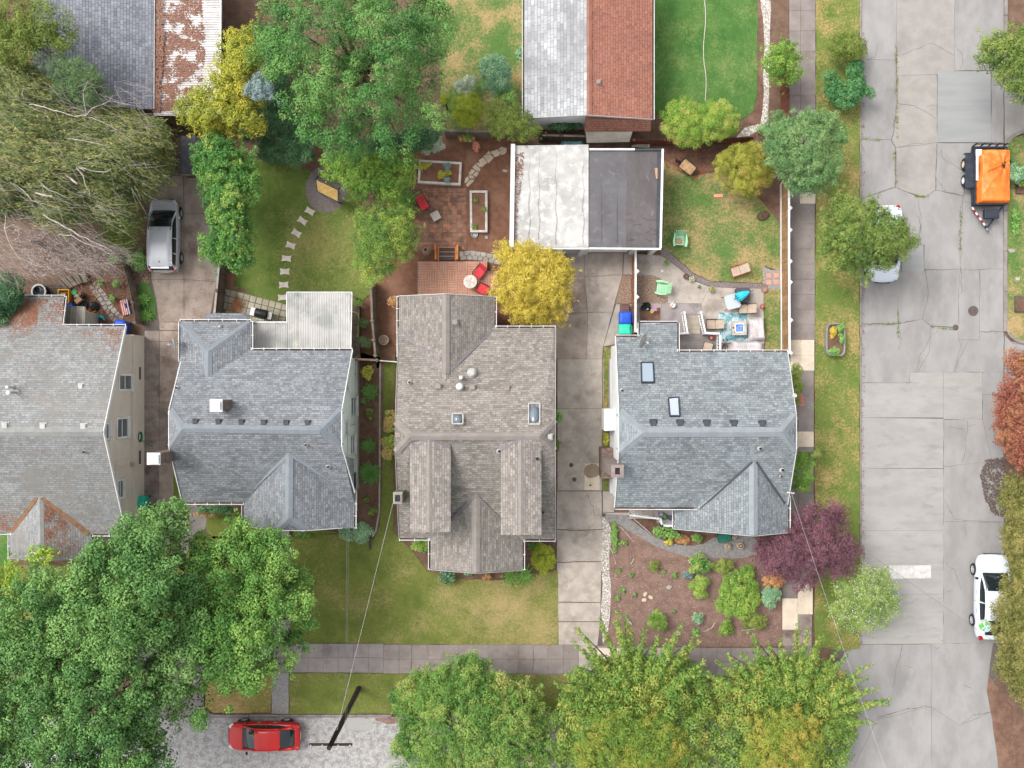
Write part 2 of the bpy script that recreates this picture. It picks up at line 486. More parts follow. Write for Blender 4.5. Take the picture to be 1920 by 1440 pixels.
def rugmat():
 m,nt,bs = nmat('rug print')
 geo = nt.nodes.new('ShaderNodeNewGeometry'); pos = geo.outputs['Position']
 col = _mix(nt,_ramp(nt,_noise(nt,pos,1.6,4),0.42,0.56),C(120,168,176),C(206,220,222))
 col = _mix(nt,_ramp(nt,_noise(nt,pos,3.1,5,0.8),0.52,0.6),col,C(78,132,146))
 col = _mix(nt,_ramp(nt,_noise(nt,pos,2.3,2),0.62,0.68),col,C(232,212,212))
 _finish(nt,bs,col,0.9,0,0.1,0,40,pos,0.08,0)
 return m
M['rug'] = rugmat()
def lawnmat(name,g1,g2,dry,amt,lush=None,s=0.5,patch=None):
 m,nt,bs = nmat(name)
 geo = nt.nodes.new('ShaderNodeNewGeometry'); pos = geo.outputs['Position']
 col = _mix(nt,_ramp(nt,_noise(nt,pos,3.2,7,0.8),0.36,0.64),g1,g2)
 if lush: col = _mix(nt,_ramp(nt,_noise(nt,pos,0.6,5,0.65),0.48,0.66),col,lush)
 f = nt.nodes.new('ShaderNodeMath'); f.operation = 'MULTIPLY_ADD'
 nt.links.new(_noise(nt,pos,s,5,0.65),f.inputs[0]); f.inputs[1].default_value = 0.46
 h = nt.nodes.new('ShaderNodeMath'); h.operation = 'MULTIPLY'; h.inputs[1].default_value = 0.56
 nt.links.new(_noise(nt,pos,8.0,7,0.85),h.inputs[0]); nt.links.new(h.outputs[0],f.inputs[2])
 fo = f.outputs[0]
 if patch:       # a dried-out part of the lawn round (x, y), radius, amount
  d = nt.nodes.new('ShaderNodeVectorMath'); d.operation = 'DISTANCE'; nt.links.new(pos,d.inputs[0]); d.inputs[1].default_value = (patch[0],patch[1],0)
  r_ = nt.nodes.new('ShaderNodeMapRange'); r_.inputs['From Min'].default_value = patch[2]; r_.inputs['From Max'].default_value = 0; r_.inputs['To Max'].default_value = patch[3]
  nt.links.new(d.outputs['Value'],r_.inputs['Value'])
  ad = nt.nodes.new('ShaderNodeMath'); ad.operation = 'ADD'; nt.links.new(fo,ad.inputs[0]); nt.links.new(r_.outputs[0],ad.inputs[1]); fo = ad.outputs[0]
 col = _mix(nt,_ramp(nt,fo,*amt),col,dry)
 _finish(nt,bs,col,0.95,0,0.1,0.35,26,pos,0.34,0,0.04)
 return m
M['lawn_back'] = lawnmat('lawn back',C(114,130,66),C(95,117,56),C(156,148,92),(0.53,0.7),C(84,108,48),patch=(-11.2,8.2,4.6,.13))
M['lawn_front'] = lawnmat('lawn front',C(124,130,66),C(106,119,57),C(172,152,108),(0.52,0.72),C(100,112,54),patch=(.2,-14.2,6.5,.16))
M['lawn_dry'] = lawnmat('lawn dry',C(144,136,78),C(126,126,68),C(190,156,110),(0.46,0.58),C(116,126,68))
M['lawn_strip'] = lawnmat('lawn strip',C(118,131,68),C(100,121,58),C(188,156,108),(0.49,0.63),C(92,116,54))
M['lawn_lush'] = lawnmat('lawn lush',C(92,128,68),C(74,112,56),C(130,146,88),(0.5,0.66),C(66,108,52))
M['lawn_yard'] = lawnmat('lawn yard',C(100,128,70),C(82,115,58),C(180,152,110),(0.48,0.6),C(84,120,60),0.42,patch=(14.0,8.4,5.0,.035))
SH = {
 'h1': shingle('old grey shingles',C(140,142,143),C(154,156,155),C(114,113,112),bw=0.32,c2=C(132,130,126),s2=0.5,r2=(.5,.7),c3=C(146,114,94),s3=5.0,r3=(0.58,0.66)),
 'h2': shingle('blue grey shingles',C(122,126,130),C(147,150,154),C(100,103,107)),
 'h3': shingle('brown grey shingles',C(132,125,119),C(158,151,144),C(114,108,102)),
 'h4': shingle('pale blue grey shingles',C(121,127,130),C(148,154,156),C(100,106,110),c2=C(150,165,170),s2=0.28,r2=(0.56,0.9)),
 'top_left': shingle('slate blue shingles',C(128,130,140),C(148,150,159),C(92,94,104),bw=0.3,rh=0.17),
 'top_pale': shingle('pale worn shingles',C(164,165,168),C(186,187,189),C(118,118,121),bw=0.5,rh=0.2,c2=C(138,138,141),s2=0.35,r2=(0.45,0.7),c3=C(96,96,98),s3=7,r3=(0.68,0.72),mortar=0.012),
 'top_red': shingle('red brown shingles',C(176,120,98),C(160,112,98),C(124,82,72),bw=0.34,rh=0.17,bias=0.1),
 'cap_h1': mat('ridge cap old',C(152,153,150),C(140,141,138),2,grain=0.1),
 'cap_h2': mat('ridge cap blue',C(136,142,148),C(128,134,140),2,grain=0.08),
 'cap_h3': mat('ridge cap brown',C(146,139,133),C(137,130,124),2,grain=0.08),
 'cap_h4': mat('ridge cap pale',C(146,153,157),C(136,143,148),2,grain=0.08),
 'valley': mat('valley metal',C(128,118,126),rough=0.5,grain=0.05),
 'valley_dark': mat('valley metal dark',C(74,78,84),rough=0.5,grain=0.05),
 'moss': mat('roof moss',C(146,110,86),C(122,90,70),6,c3=C(130,118,66),s3=1.2,grain=0.25),
}
# ------------------------------------------------------------------ the ground and everything paved
from mathutils import noise as mnoise
def offset_poly(pts,d):
 """inward offset of a simple polygon (x, y)"""
 if area2(pts) < 0: pts = pts[::-1]
 n = len(pts); out = []
 for i in range(n):
  a,b,c = Vector(pts[i - 1]),Vector(pts[i]),Vector(pts[(i + 1) % n])
  e1 = (b - a); e2 = (c - b)
  if e1.length < 1e-6 or e2.length < 1e-6:
   out.append(tuple(b)); continue
  n1 = Vector((-e1.y,e1.x)).normalized(); n2 = Vector((-e2.y,e2.x)).normalized()
  m = n1 + n2
  k = m.length_squared
  if k < 0.2: out.append(tuple(b + n1 * d)); continue
  out.append(tuple(b + m * (2 * d / k)))
 return out
def jag(pts,step=0.5,amp=0.05,freq=1.3):
 out = []
 n = len(pts)
 for i in range(n):
  a,b = Vector(pts[i]),Vector(pts[(i + 1) % n])
  k = max(1,int((b - a).length / step))
  for j in range(k):
   p = a.lerp(b,j / k)
   v = mnoise.noise_vector(Vector((p.x * freq,p.y * freq,3.3)))
   w = mnoise.noise_vector(Vector((p.x * freq * 4,p.y * freq * 4,7.3)))
   out.append((p.x + v.x * amp + w.x * amp * 0.5,p.y + v.y * amp + w.y * amp * 0.5))
 return out
def smooth_poly(pts,it=2):
 for _ in range(it):
  q = []
  for i in range(len(pts)):
   a,b = pts[i],pts[(i + 1) % len(pts)]
   q.append((a[0] * .75 + b[0] * .25,a[1] * .75 + b[1] * .25))
   q.append((a[0] * .25 + b[0] * .75,a[1] * .25 + b[1] * .75))
  pts = q
 return pts
def sheet(name,pts,z,m,parent=None,t=0.03,smooth=0,jagged=0,kind='structure'):
 if smooth: pts = smooth_poly(pts,smooth)
 q = px2xy(pts,z)
 if jagged: q = jag(q,0.3,jagged,1.1)
 o = MB().prism(q,z - t,z).build(name,m,parent)
 if parent is None and kind: o['kind'] = kind
 return o
def slabs(parent,polys,z,m,name='slab',gap=0.012,t=0.08,amp=0.0,lift=0.004):
 for p in polys:
  mt = m
  if isinstance(p,tuple) and not isinstance(p[0],tuple): pass
  if isinstance(p,dict): mt = M[p['m']]; p = p['p']
  q = px2xy(p,z)
  if amp: q = jag(q,0.45,amp)
  q = offset_poly(q,gap)
  zz = z + rnd.uniform(-lift,lift)
  MB().prism(q,zz - t,zz).build(name,mt,parent)
def grid(x0,x1,y0,y1):
 return [(x0,y0),(x1,y0),(x1,y1),(x0,y1)]
def strips(parent,lines,z,m,name,w=0.03,amp=0.06,kind='stuff'):
 """thin ragged strips along pixel polylines: cracks filled with dirt"""
 mb = MB()
 for ln in lines:
  ww = w
  if isinstance(ln,tuple) and isinstance(ln[0],(int,float)) and not isinstance(ln[1],(int,float)):
   ww,ln = ln
  pts = [P(x,y,z) for x,y in ln]
  q = []
  for i in range(len(pts) - 1):
   k = max(2,int((pts[i + 1] - pts[i]).length / 0.12))
   for j in range(k):
    p = pts[i].lerp(pts[i + 1],j / k)
    v = mnoise.noise_vector(p * 1.7) * amp * 1.3 + mnoise.noise_vector(p * 6.0) * amp * 0.8
    q.append(Vector((p.x + v.x,p.y + v.y,z)))
  q.append(pts[-1])
  L,Rr = [],[]
  for i,p in enumerate(q):
   d = (q[min(i + 1,len(q) - 1)] - q[max(i - 1,0)]).normalized()
   nn = Vector((-d.y,d.x,0))
   h = ww * 0.25 * (0.4 + abs(mnoise.noise(p * 4.7)) * 2.4)
   if i in (0,len(q) - 1): h *= 0.3
   L.append(p + nn * h); Rr.append(p - nn * h)
  n = len(q)
  mb.add(L + Rr,[(i,n + i,n + i + 1,i + 1) for i in range(n - 1)])
 o = mb.build(name,m,parent)
 o['kind'] = kind
 return o
g = MB()
g.add([(-400,-400,0),(400,-400,0),(400,400,0),(-400,400,0)],[(0,1,2,3)])
ground = struct(g.build('ground',M['soil']))
ZS = 0.012
for nm,pts,m,sm in (
 ('bark_mulch',[(690,470),(740,330),(775,240),(850,235),(985,240),(985,470),(945,560),(945,640),(745,640),(745,690),(705,690),(705,540)],'mulch',0),
 ('bark_mulch',[(672,660),(712,670),(716,760),(713,900),(709,985),(700,1010),(672,1012)],'mulch_dark',0),
 ('bark_mulch',[(738,660),(752,660),(748,760),(738,800),(740,1010),(728,1000)],'mulch',1),
 ('bark_mulch',[(760,985),(1045,985),(1048,1060),(1020,1075),(960,1085),(900,1080),(850,1082),(810,1072),(790,1045),(768,1030)],'mulch_dark',1),
 ('bark_mulch',[(1134,975),(1165,985),(1205,1010),(1245,1030),(1300,1045),(1420,1045),(1480,1060),(1480,1212),(1130,1212)],'mulch_pale',0),
 ('bark_mulch',[(1175,965),(1265,985),(1330,1005),(1325,1025),(1260,1020),(1205,1000)],'mulch_dark',0),
 ('bark_mulch',[(400,470),(460,480),(455,530),(440,545),(425,540),(410,520)],'mulch',0),
 ('bark_mulch',[(1232,262),(1465,262),(1465,345),(1400,335),(1345,320),(1300,330),(1245,315)],'mulch_dark',1),
 ('bark_mulch',[(1030,620),(1048,620),(1047,1000),(1030,1000)],'mulch_dark',0),
 ('bark_mulch',[(655,560),(700,560),(708,672),(668,672)],'mulch',0),
 ('bark_mulch',[(1470,655),(1500,655),(1500,955),(1470,955)],'mulch_dark',0),
 ('bark_mulch',[(1400,370),(1464,360),(1464,410),(1410,415)],'mulch_dark',2),
 ('bark_mulch',[(1419,80 - 130),(1433,-50),(1432,205),(1418,232),(1390,236),(1385,226),(1412,210),(1419,180)],'mulch_dark',0),
 ('bark_mulch',[(440,985),(672,985),(690,1000),(640,998),(600,1002),(560,1000)],'mulch_dark',0),
 ('bark_mulch',[(480,275),(640,275),(560,318),(500,300)],'mulch',1),
 ('bark_mulch',[(1840,1250),(1880,1300),(1990,1440),(1990,1640),(1885,1560),(1872,1440),(1856,1330),(1850,1290)],'mulch_dark',0),
):
 sheet(nm,pts,ZS,M[m],smooth=sm,jagged=0.06)
sheet('leaf_litter_ground',[(-200,380),(280,380),(270,500),(250,620),(60,640),(-200,640)],0.008,M['soil'],jagged=0.1)
ZL = 0.04
LAWNS = []
def lawn(pts,m,z=ZL,sm=0,dens=90):
 o = sheet('lawn',pts,z,M[m],smooth=sm,jagged=0.07)
 LAWNS.append((smooth_poly(pts,sm) if sm else pts,m,z,dens))
 return o
lawn([(455,300),(520,300),(570,318),(640,340),(705,420),(702,545),(668,575),(640,560),(560,575),(500,565),(455,540),(438,535),(452,480)],'lawn_back')
lawn([(545,1000),(640,1003),(700,1012),(712,985),(717,900),(720,680),(742,680),(735,780),(738,1000),(770,1030),(800,1070),(850,1085),(935,1088),(1000,1080),(1046,1068),(1047,1210),(460,1206),(450,1000)],'lawn_front')
lawn([(385,1262),(509,1262),(509,1337),(400,1337),(385,1325)],'lawn_dry',0.1)
lawn([(542,1262),(1090,1265),(1090,1330),(740,1338),(542,1338)],'lawn_front',0.1)
lawn([(1243,300),(1300,330),(1345,322),(1400,345),(1462,420),(1462,508),(1434,497),(1434,530),(1335,527),(1300,512),(1266,482),(1243,466)],'lawn_yard')
lawn([(1432,541),(1463,541),(1464,664),(1433,664)],'lawn_yard')
lawn([(1227,-100),(1420,-100),(1420,180),(1412,210),(1390,225),(1240,225),(1227,200)],'lawn_lush')
lawn([(1530,-100),(1612,-100),(1612,1215),(1590,1220),(1527,1212)],'lawn_strip',0.1)
lawn([(1889,275),(1900,258),(1990,240),(1990,640),(1920,642),(1900,636),(1889,622)],'lawn_yard',0.1)
lawn([(820,-60),(985,-60),(985,235),(840,250),(825,180)],'lawn_yard')
lawn([(259,528),(278,528),(292,560),(293,600),(262,605)],'lawn_lush')
lawn([(325,860),(345,880),(350,950),(340,960),(326,940)],'lawn_front')
lawn([(-150,1000),(20,1000),(20,1060),(-150,1060)],'lawn_lush')
lawn([(1132,650),(1146,655),(1146,770),(1132,770)],'lawn_strip')
lawn([(1130,805),(1146,805),(1146,920),(1130,920)],'lawn_strip')
lawn([(-150,1060),(250,1060),(250,1205),(-150,1205)],'lawn_front')
lawn([(330,1000),(400,1005),(505,1005),(505,1205),(250,1205),(280,1090)],'lawn_front')
lawn([(350,945),(640,1000),(545,1003),(470,1000),(400,1010)],'lawn_front')
def grass_blades(pts,m,z,dens):
 q = np.array(px2xy(pts,z))
 a = abs(area2([tuple(v) for v in q])) / 2
 x0,y0 = q.min(0); x1,y1 = q.max(0)
 lim = 34
 n = int((x1 - x0) * (y1 - y0) * dens)
 p = np.stack([rng.uniform(x0,x1,n),rng.uniform(y0,y1,n)],1)
 p = p[inpoly(p,q)]
 p = p[(abs(p[:,0]) < lim) & (abs(p[:,1]) < 25)]
 n = len(p)
 if n == 0: return
 th = rng.uniform(0,2 * np.pi,n); l = rng.uniform(0.05,0.14,n); h = rng.uniform(0.02,0.07,n)
 w = 0.014
 v = np.zeros((n,3,3))
 d = np.stack([np.cos(th),np.sin(th)],1); s = np.stack([-d[:,1],d[:,0]],1)
 v[:,0,:2] = p + s * w; v[:,0,2] = z
 v[:,1,:2] = p - s * w; v[:,1,2] = z
 v[:,2,:2] = p + d * l[:,None]; v[:,2,2] = z + h * .55
 me = np_mesh('grass',v.reshape(-1,3),3)
 me.materials.append(M[m])
 o = bpy.data.objects.new('grass',me); COL.objects.link(o); o['kind'] = 'stuff'
def inpoly(p,q):
 x,y = p[:,0],p[:,1]
 r = np.zeros(len(p),bool)
 n = len(q); j = n - 1
 for i in range(n):
  xi,yi = q[i]; xj,yj = q[j]
  c = ((yi > y) != (yj > y)) & (x < (xj - xi) * (y - yi) / (yj - yi + 1e-12) + xi)
  r ^= c; j = i
 return r
def np_mesh(name,v,k):
 n = len(v); f = n // k
 me = bpy.data.meshes.new(name)
 me.vertices.add(n); me.vertices.foreach_set('co',v.astype(np.float32).ravel())
 me.loops.add(n); me.loops.foreach_set('vertex_index',np.arange(n,dtype=np.int32))
 me.polygons.add(f); me.polygons.foreach_set('loop_start',np.arange(0,n,k,dtype=np.int32))
 try: me.polygons.foreach_set('loop_total',np.full(f,k,dtype=np.int32))
 except Exception: pass
 me.update(calc_edges=True)
 return me
for a in LAWNS: grass_blades(*a)
road = struct(MB().prism(px2xy([(1612,-400),(1884,-400),(1884,1208),(1862,1300),(1875,1380),(1940,1900),(1500,1900),(1560,1215),(1612,1208)]),-0.06,0.009).build('road',M['joint']))
ZR = 0.024
slabs(road,[
 [(1614,-60),(1681,-60),(1681,113),(1614,111)],
 [(1614,111),(1681,113),(1682,193),(1676,250),(1672,262),(1614,262)],
 [(1614,262),(1672,262),(1680,277),(1678,350),(1616,373)],
 {'m': 'road_warm','p': [(1681,-60),(1790,-60),(1790,132),(1758,140),(1681,142),(1681,113)]},
 {'m': 'road_warm','p': [(1681,142),(1757,140),(1757,268),(1680,277),(1672,262),(1676,250),(1682,193)]},
 {'m': 'road_warm','p': [(1680,277),(1757,268),(1754,356),(1734,370),(1704,362),(1678,350)]},
 [(1790,-60),(1882,-60),(1882,132),(1790,132)],
 [(1859,133),(1882,133),(1882,267),(1859,267)],
 [(1757,268),(1825,268),(1812,330),(1806,368),(1754,356)],
 [(1825,268),(1882,268),(1882,505),(1800,505),(1800,440),(1806,368),(1812,330)],
 [(1616,373),(1678,350),(1704,362),(1722,369),(1729,420),(1719,459),(1689,459),(1689,508),(1614,505)],
 [(1722,369),(1734,370),(1754,356),(1806,368),(1800,440),(1800,505),(1733,505),(1733,459),(1719,459),(1729,420)],
 [(1614,505),(1689,508),(1735,508),(1741,550),(1730,598),(1684,607),(1614,607)],
 [(1735,506),(1800,505),(1797,560),(1797,613),(1746,611),(1730,598),(1741,550)],
 [(1800,505),(1837,505),(1837,638),(1797,638),(1797,560)],
 [(1837,505),(1882,505),(1882,622),(1837,622)],
 [(1614,607),(1684,607),(1730,598),(1746,612),(1743,660),(1720,698),(1706,698),(1706,718),(1614,718)],
 [(1746,612),(1797,614),(1797,638),(1802,648),(1788,698),(1720,698),(1743,660)],
 [(1797,638),(1837,638),(1837,622),(1882,622),(1882,698),(1788,698),(1802,648)],
 [(1842,698),(1882,698),(1882,740),(1842,740)],
 [(1842,740),(1882,740),(1882,862),(1860,865),(1842,786)],
 [(1769,786),(1842,786),(1860,865),(1769,875)],
 [(1769,875),(1882,862),(1882,978),(1769,978)],
 [(1769,978),(1882,978),(1882,1206),(1769,1207)],
 [(1540,1300),(1585,1222),(1612,1209),(1747,1207),(1747,1325),(1644,1350),(1600,1440),(1540,1440)],
 [(1747,1207),(1862,1206),(1850,1295),(1858,1335),(1800,1360),(1747,1325)],
 [(1644,1350),(1747,1325),(1747,1560),(1600,1560),(1600,1440)],
 [(1747,1325),(1800,1360),(1858,1335),(1872,1440),(1885,1560),(1747,1560)],
],ZR,M['road'],'road_slab',gap=0.008,amp=0.05)
slabs(road,[
 [(1706,698),(1769,698),(1769,783),(1614,783),(1614,718),(1706,718)],
 [(1769,698),(1842,698),(1842,786),(1769,786)],
 [(1614,783),(1769,785),(1769,878),(1614,878)],
 [(1614,878),(1769,879),(1769,995),(1614,995)],
 [(1614,995),(1769,995),(1769,1114),(1614,1114)],
 [(1614,1114),(1769,1114),(1769,1207),(1614,1208)],
],ZR,M['road_new'],'road_slab',gap=0.006,amp=0.0)
slabs(road,[[(1758,133),(1858,133),(1859,267),(1757,267)],[(1690,459),(1732,459),(1733,509),(1690,509)]],ZR + 0.006,M['road_patch'],'road_patch',gap=0.012)
strips(road,[
 [(1624,112),(1640,106),(1648,80)],[(1690,103),(1712,95),(1735,84),(1750,82),(1768,92),(1790,104)],
 [(1790,82),(1802,98),(1806,118),(1800,130)],[(1683,193),(1714,198),(1734,210),(1756,222)],
 [(1682,278),(1708,270),(1735,268)],[(1660,168),(1676,168),(1682,180)],[(1735,202),(1748,196),(1757,198)],
 [(1764,278),(1768,296),(1790,310),(1812,324)],[(1752,330),(1766,350),(1778,360)],
 [(1806,368),(1800,400),(1804,430)],[(1806,376),(1840,388),(1860,402)],[(1836,418),(1864,446)],
 [(1684,558),(1684,607),(1690,640),(1684,655)],[(1763,612),(1740,640),(1726,665),(1718,698)],
 [(1744,614),(1780,618),(1796,617)],[(1800,455),(1804,545),(1797,560)],[(1837,505),(1838,545)],
 (0.06,[(1838,622),(1850,623),(1862,620),(1878,622)]),[(1816,640),(1804,663),(1790,692)],
 [(1814,787),(1812,820),(1810,850),(1803,870)],[(1776,800),(1796,804),(1812,806)],[(1812,800),(1830,796)],
 [(1769,936),(1782,958),(1792,976)],[(1808,985),(1812,1008)],[(1785,975),(1830,977),(1875,980)],
 [(1768,1048),(1778,1062),(1790,1068),(1798,1095),(1804,1108)],[(1772,1110),(1788,1106)],
 [(1690,1208),(1690,1232),(1680,1252),(1676,1285)],[(1690,1248),(1712,1252)],
 (0.05,[(1645,1345),(1690,1332),(1732,1324),(1746,1326)]),(0.05,[(1800,1358),(1825,1342),(1860,1335)]),
 [(1750,1210),(1756,1216),(1766,1213)],[(1804,1282),(1822,1290),(1826,1300)],
 (0.06,[(1680,80),(1683,190),(1672,262),(1680,277),(1678,350)]),(0.05,[(1616,373),(1678,350),(1704,362),(1734,370),(1754,356)]),
 (0.05,[(1757,268),(1754,356),(1768,358),(1806,368)]),(0.05,[(1825,268),(1812,330),(1806,368)]),
 (0.05,[(1722,404),(1728,424),(1720,458)]),(0.06,[(1800,440),(1802,470)]),(0.05,[(1614,607),(1684,607),(1722,600)]),
],ZR + 0.009,M['crack'],'crack',w=0.032)
def blotch(parent,pts,z,m,name='stain',amp=0.12):
 q = jag(px2xy(smooth_poly(pts,2),z),0.12,amp,2.3)
 return MB().prism(q,z - 0.003,z).build(name,m,parent)
0 and blotch(road,[(1845,865),(1872,862),(1890,905),(1885,960),(1862,950),(1846,930),(1838,890)],ZR + 0.008,M['road_stain'],amp=0.45)
blotch(road,[(1612,880),(1617,892),(1615,930),(1617,985),(1612,990)],ZR + 0.008,M['road_stain'],amp=0.1)
sheet('road_marking',[(1667,1060),(1745,1060),(1746,1084),(1668,1085)],ZR + 0.010,M['road_paint'],road,t=0.003,jagged=0.012)
def disc(parent,px,py,r,z,m,name,t=0.012):
 c = P(px,py,z)
 mb = MB().lathe([(r,-t),(r,0),(r * 0.92,0.002),(r * 0.86,-0.003),(0.02,-0.003)],c,20)
 for k in range(5):
  a = (k - 2) * r * 0.3
  mb.box((c.x,c.y + a,z),(1.5 * math.sqrt(max(0.01,r * r * .7 - a * a)),r * 0.1,0.006))
 return mb.build(name,m,parent)
disc(road,1825,583,0.31,ZR + 0.012,M['iron'],'manhole_cover')
disc(road,1792,614,0.18,ZR + 0.012,M['iron'],'valve_cover')
street = struct(MB().prism(px2xy([(-900,1345),(1560,1345),(1600,1440),(1600,1900),(-900,1900)]),-0.06,0.016).build('street',M['asphalt']))
blotch(street,[(700,1345),(745,1345),(760,1352),(735,1358),(705,1352)],0.022,M['mulch_pale'],'dirt_patch')
blotch(street,[(640,1348),(680,1346),(702,1354),(700,1372),(650,1372)],0.021,M['road_new'],'repair_patch')
def kerb(pts,w=0.15,z=0.12,joint=2.4):
 root = struct(MB().bar(P(*pts[0],0.03),P(*pts[-1],0.03) if len(pts) == 2 else P(*pts[1],0.03),w * 0.8,0.02).build('kerb',M['joint']))
 for i in range(len(pts) - 1):
  a,b = P(*pts[i]),P(*pts[i + 1])
  L = (b - a).length; k = max(1,round(L / joint)); d = (b - a) / L
  for j in range(k):
   p0 = a + d * (L * j / k + (0.008 if k > 1 else -0.02)); p1 = a + d * (L * (j + 1) / k - (0.008 if k > 1 else -0.02))
   zz = z + rnd.uniform(-.005,.005)
   MB().bar(p0 + Vector((0,0,zz / 2)),p1 + Vector((0,0,zz / 2)),w,zz).build('kerb_stone',M['kerb'],root,bevel=0.02)
kerb([(1613,-60),(1613,1208)],0.1)
kerb([(1884,320),(1884,622)],0.22)
def arc(cx,cy,r,a0,a1,n=7):
 return [(cx + r * math.cos(R(a0 + (a1 - a0) * i / n)),cy - r * math.sin(R(a0 + (a1 - a0) * i / n))) for i in range(n + 1)]
kerb(arc(1925,290,43,180,95),0.2)
kerb(arc(1926,600,43,215,270,5),0.2)
kerb([(400,1341),(735,1341)],0.14)
kerb(arc(400,1321,20,180,270,5),0.2)
kerb([(1885,-60),(1885,120)],0.2)
slabs(struct(sheet('side_driveway',[(1882,120),(1990,120),(1990,235),(1900,250),(1883,275)],0.02,M['joint'])),[
 [(1883,130),(1990,130),(1990,180),(1883,182)],[(1883,182),(1990,180),(1990,240),(1905,249),(1884,280)]],0.05,M['road_warm'],'slab')
slabs(struct(sheet('side_path',[(1883,640),(1990,646),(1990,720),(1883,720)],0.02,M['kerb'])),[
 [(1884,628),(1900,645),(1990,652),(1990,700),(1884,698)],[(1884,698),(1990,700),(1990,760),(1884,760)]],0.05,M['road'],'slab')
walk_b = struct(sheet('pavement',[(250,1208),(719,1208),(1085,1211),(1486,1217),(1521,1217),(1521,1266),(1085,1266),(719,1262),(250,1259)],0.07,M['kerb'],t=0.06))
pol = []
xs = [250,280,308,336,364,392,420,449,478,507,536,550,578,606,634,663,691,719]
for i in range(len(xs) - 1):
 for (y0,y1) in ((1207,1233),(1233,1260)):
  pol.append(grid(xs[i],xs[i + 1],y0,y1))
slabs(walk_b,pol,0.115,M['sidewalk'],'slab',gap=0.006)
xs = [719,748,772,803,832,860,887,915,943,972,1000,1028,1056,1085]
pol = []
for i in range(len(xs) - 1):
 for (y0,y1) in ((1209,1236),(1236,1263)): pol.append(grid(xs[i],xs[i + 1],y0,y1))
slabs(walk_b,pol,0.115,M['sidewalk_right'],'slab',gap=0.008)
xs = [1085,1118,1150,1190,1225,1257,1286,1315,1344,1372,1401,1430,1458,1482]
pol = []
for i in range(len(xs) - 1):
 if 1 <= i <= 4: pol.append({'m': 'concrete_white' if i != 3 else 'sidewalk','p': grid(xs[i],xs[i + 1],1215,1268)}); continue
 if i == 0: pol.append({'m': 'concrete','p': grid(xs[i],xs[i + 1],1211,1268)}); continue
 for (y0,y1) in ((1215,1241),(1241,1268)): pol.append(grid(xs[i],xs[i + 1],y0,y1))
slabs(walk_b,pol,0.115,M['sidewalk_right'],'slab',gap=0.008)
strips(walk_b,[(0.05,[(771,1210),(772,1235),(770,1258)]),[(999,1212),(1000,1240),(997,1262)]],0.124,M['crack'],'crack',amp=0.04)
walk_r = struct(sheet('pavement',[(1483,-100),(1527,-100),(1522,1215),(1470,1215),(1471,700),(1483,690)],0.07,M['sidewalk_right'],t=0.06))
ys = [-60,-20,20,58,97,180,212,250,290,335,382,420,467,495,524,552,580,608,637]
pol = []
for i in range(len(ys) - 1):
 if ys[i + 1] < 215:
  pol.append(grid(1480,1501,ys[i],ys[i + 1])); pol.append(grid(1501,1529,ys[i],ys[i + 1]))
 elif ys[i + 1] == 382:
  pol.append({'m': 'concrete_white','p': grid(1500,1529,360,382)}); pol.append(grid(1482,1500,335,382)); pol.append(grid(1500,1529,335,360))
 else: pol.append(grid(1482,1528,ys[i],ys[i + 1]))
for a,b in ((637,666),(666,695)):
 for x0,x1 in ((1482,1500),(1500,1527)): pol.append({'m': 'concrete_white','p': grid(x0,x1,a,b)})
ys = [695,724,752,780,809,838,868,897,925,955,984,1013,1042,1070,1095]
for i in range(len(ys) - 1):
 for x0,x1 in ((1469,1497),(1497,1526)):
  w = ys[i] == 809
  pol.append({'m': 'concrete_white' if w else 'sidewalk_right','p': grid(x0,x1,ys[i],ys[i + 1])})
pol += [{'m': 'sidewalk_right','p': grid(1467,1495,1095,1122)},{'m': 'concrete_white','p': grid(1496,1524,1095,1152)},
  {'m': 'concrete_white','p': grid(1467,1496,1122,1181)},{'m': 'concrete_dirty','p': grid(1496,1523,1152,1180)},
  {'m': 'concrete_dirty','p': grid(1467,1495,1181,1211)},{'m': 'concrete_dirty','p': grid(1496,1522,1181,1211)},
  {'m': 'concrete_dirty','p': grid(1482,1522,1212,1268)}]
slabs(walk_r,pol,0.115,M['sidewalk_right'],'slab',gap=0.007)
drive1 = struct(sheet('driveway',[(268,330),(390,330),(416,490),(395,600),(388,625),(345,650),(345,1090),(264,1090),(264,640),(283,520)],0.015,M['joint']))
slabs(drive1,[
 [(280,330),(344,330),(345,400),(278,400)],[(345,330),(385,330),(400,400),(345,400)],
 [(278,400),(345,400),(345,524),(284,524)],[(345,400),(400,400),(416,480),(406,528),(345,524)],
 [(284,524),(345,524),(345,606),(322,603),(298,604),(292,560)],[(345,524),(406,528),(392,604),(380,640),(345,640)],
 [(298,604),(322,603),(345,608),(345,619),(299,619)],
 {'m': 'concrete_dirty','p': [(271,620),(299,620),(299,640),(271,640)]},[(299,620),(345,620),(345,640),(299,640)],
 {'m': 'concrete_dirty','p': [(268,640),(299,640),(299,754),(267,754)]},[(299,640),(345,640),(338,754),(299,754)],
 {'m': 'concrete_dirty','p': [(267,754),(299,754),(298,868),(266,868)]},{'m': 'concrete_dirty','p': [(299,754),(338,754),(330,868),(298,868)]},
 {'m': 'concrete_dirty','p': [(266,868),(298,868),(298,980),(266,980)]},[(298,868),(328,868),(326,950),(320,980),(298,980)],
 [(266,980),(298,980),(298,1090),(266,1090)],[(298,980),(325,980),(330,1090),(298,1090)],
],0.035,M['concrete_old'],'slab',gap=0.012)
kerbl = MB()
drive2 = struct(sheet('driveway',[(1034,474),(1186,474),(1185,570),(1150,590),(1132,650),(1130,1212),(1045,1212),(1045,640)],0.015,M['joint']))
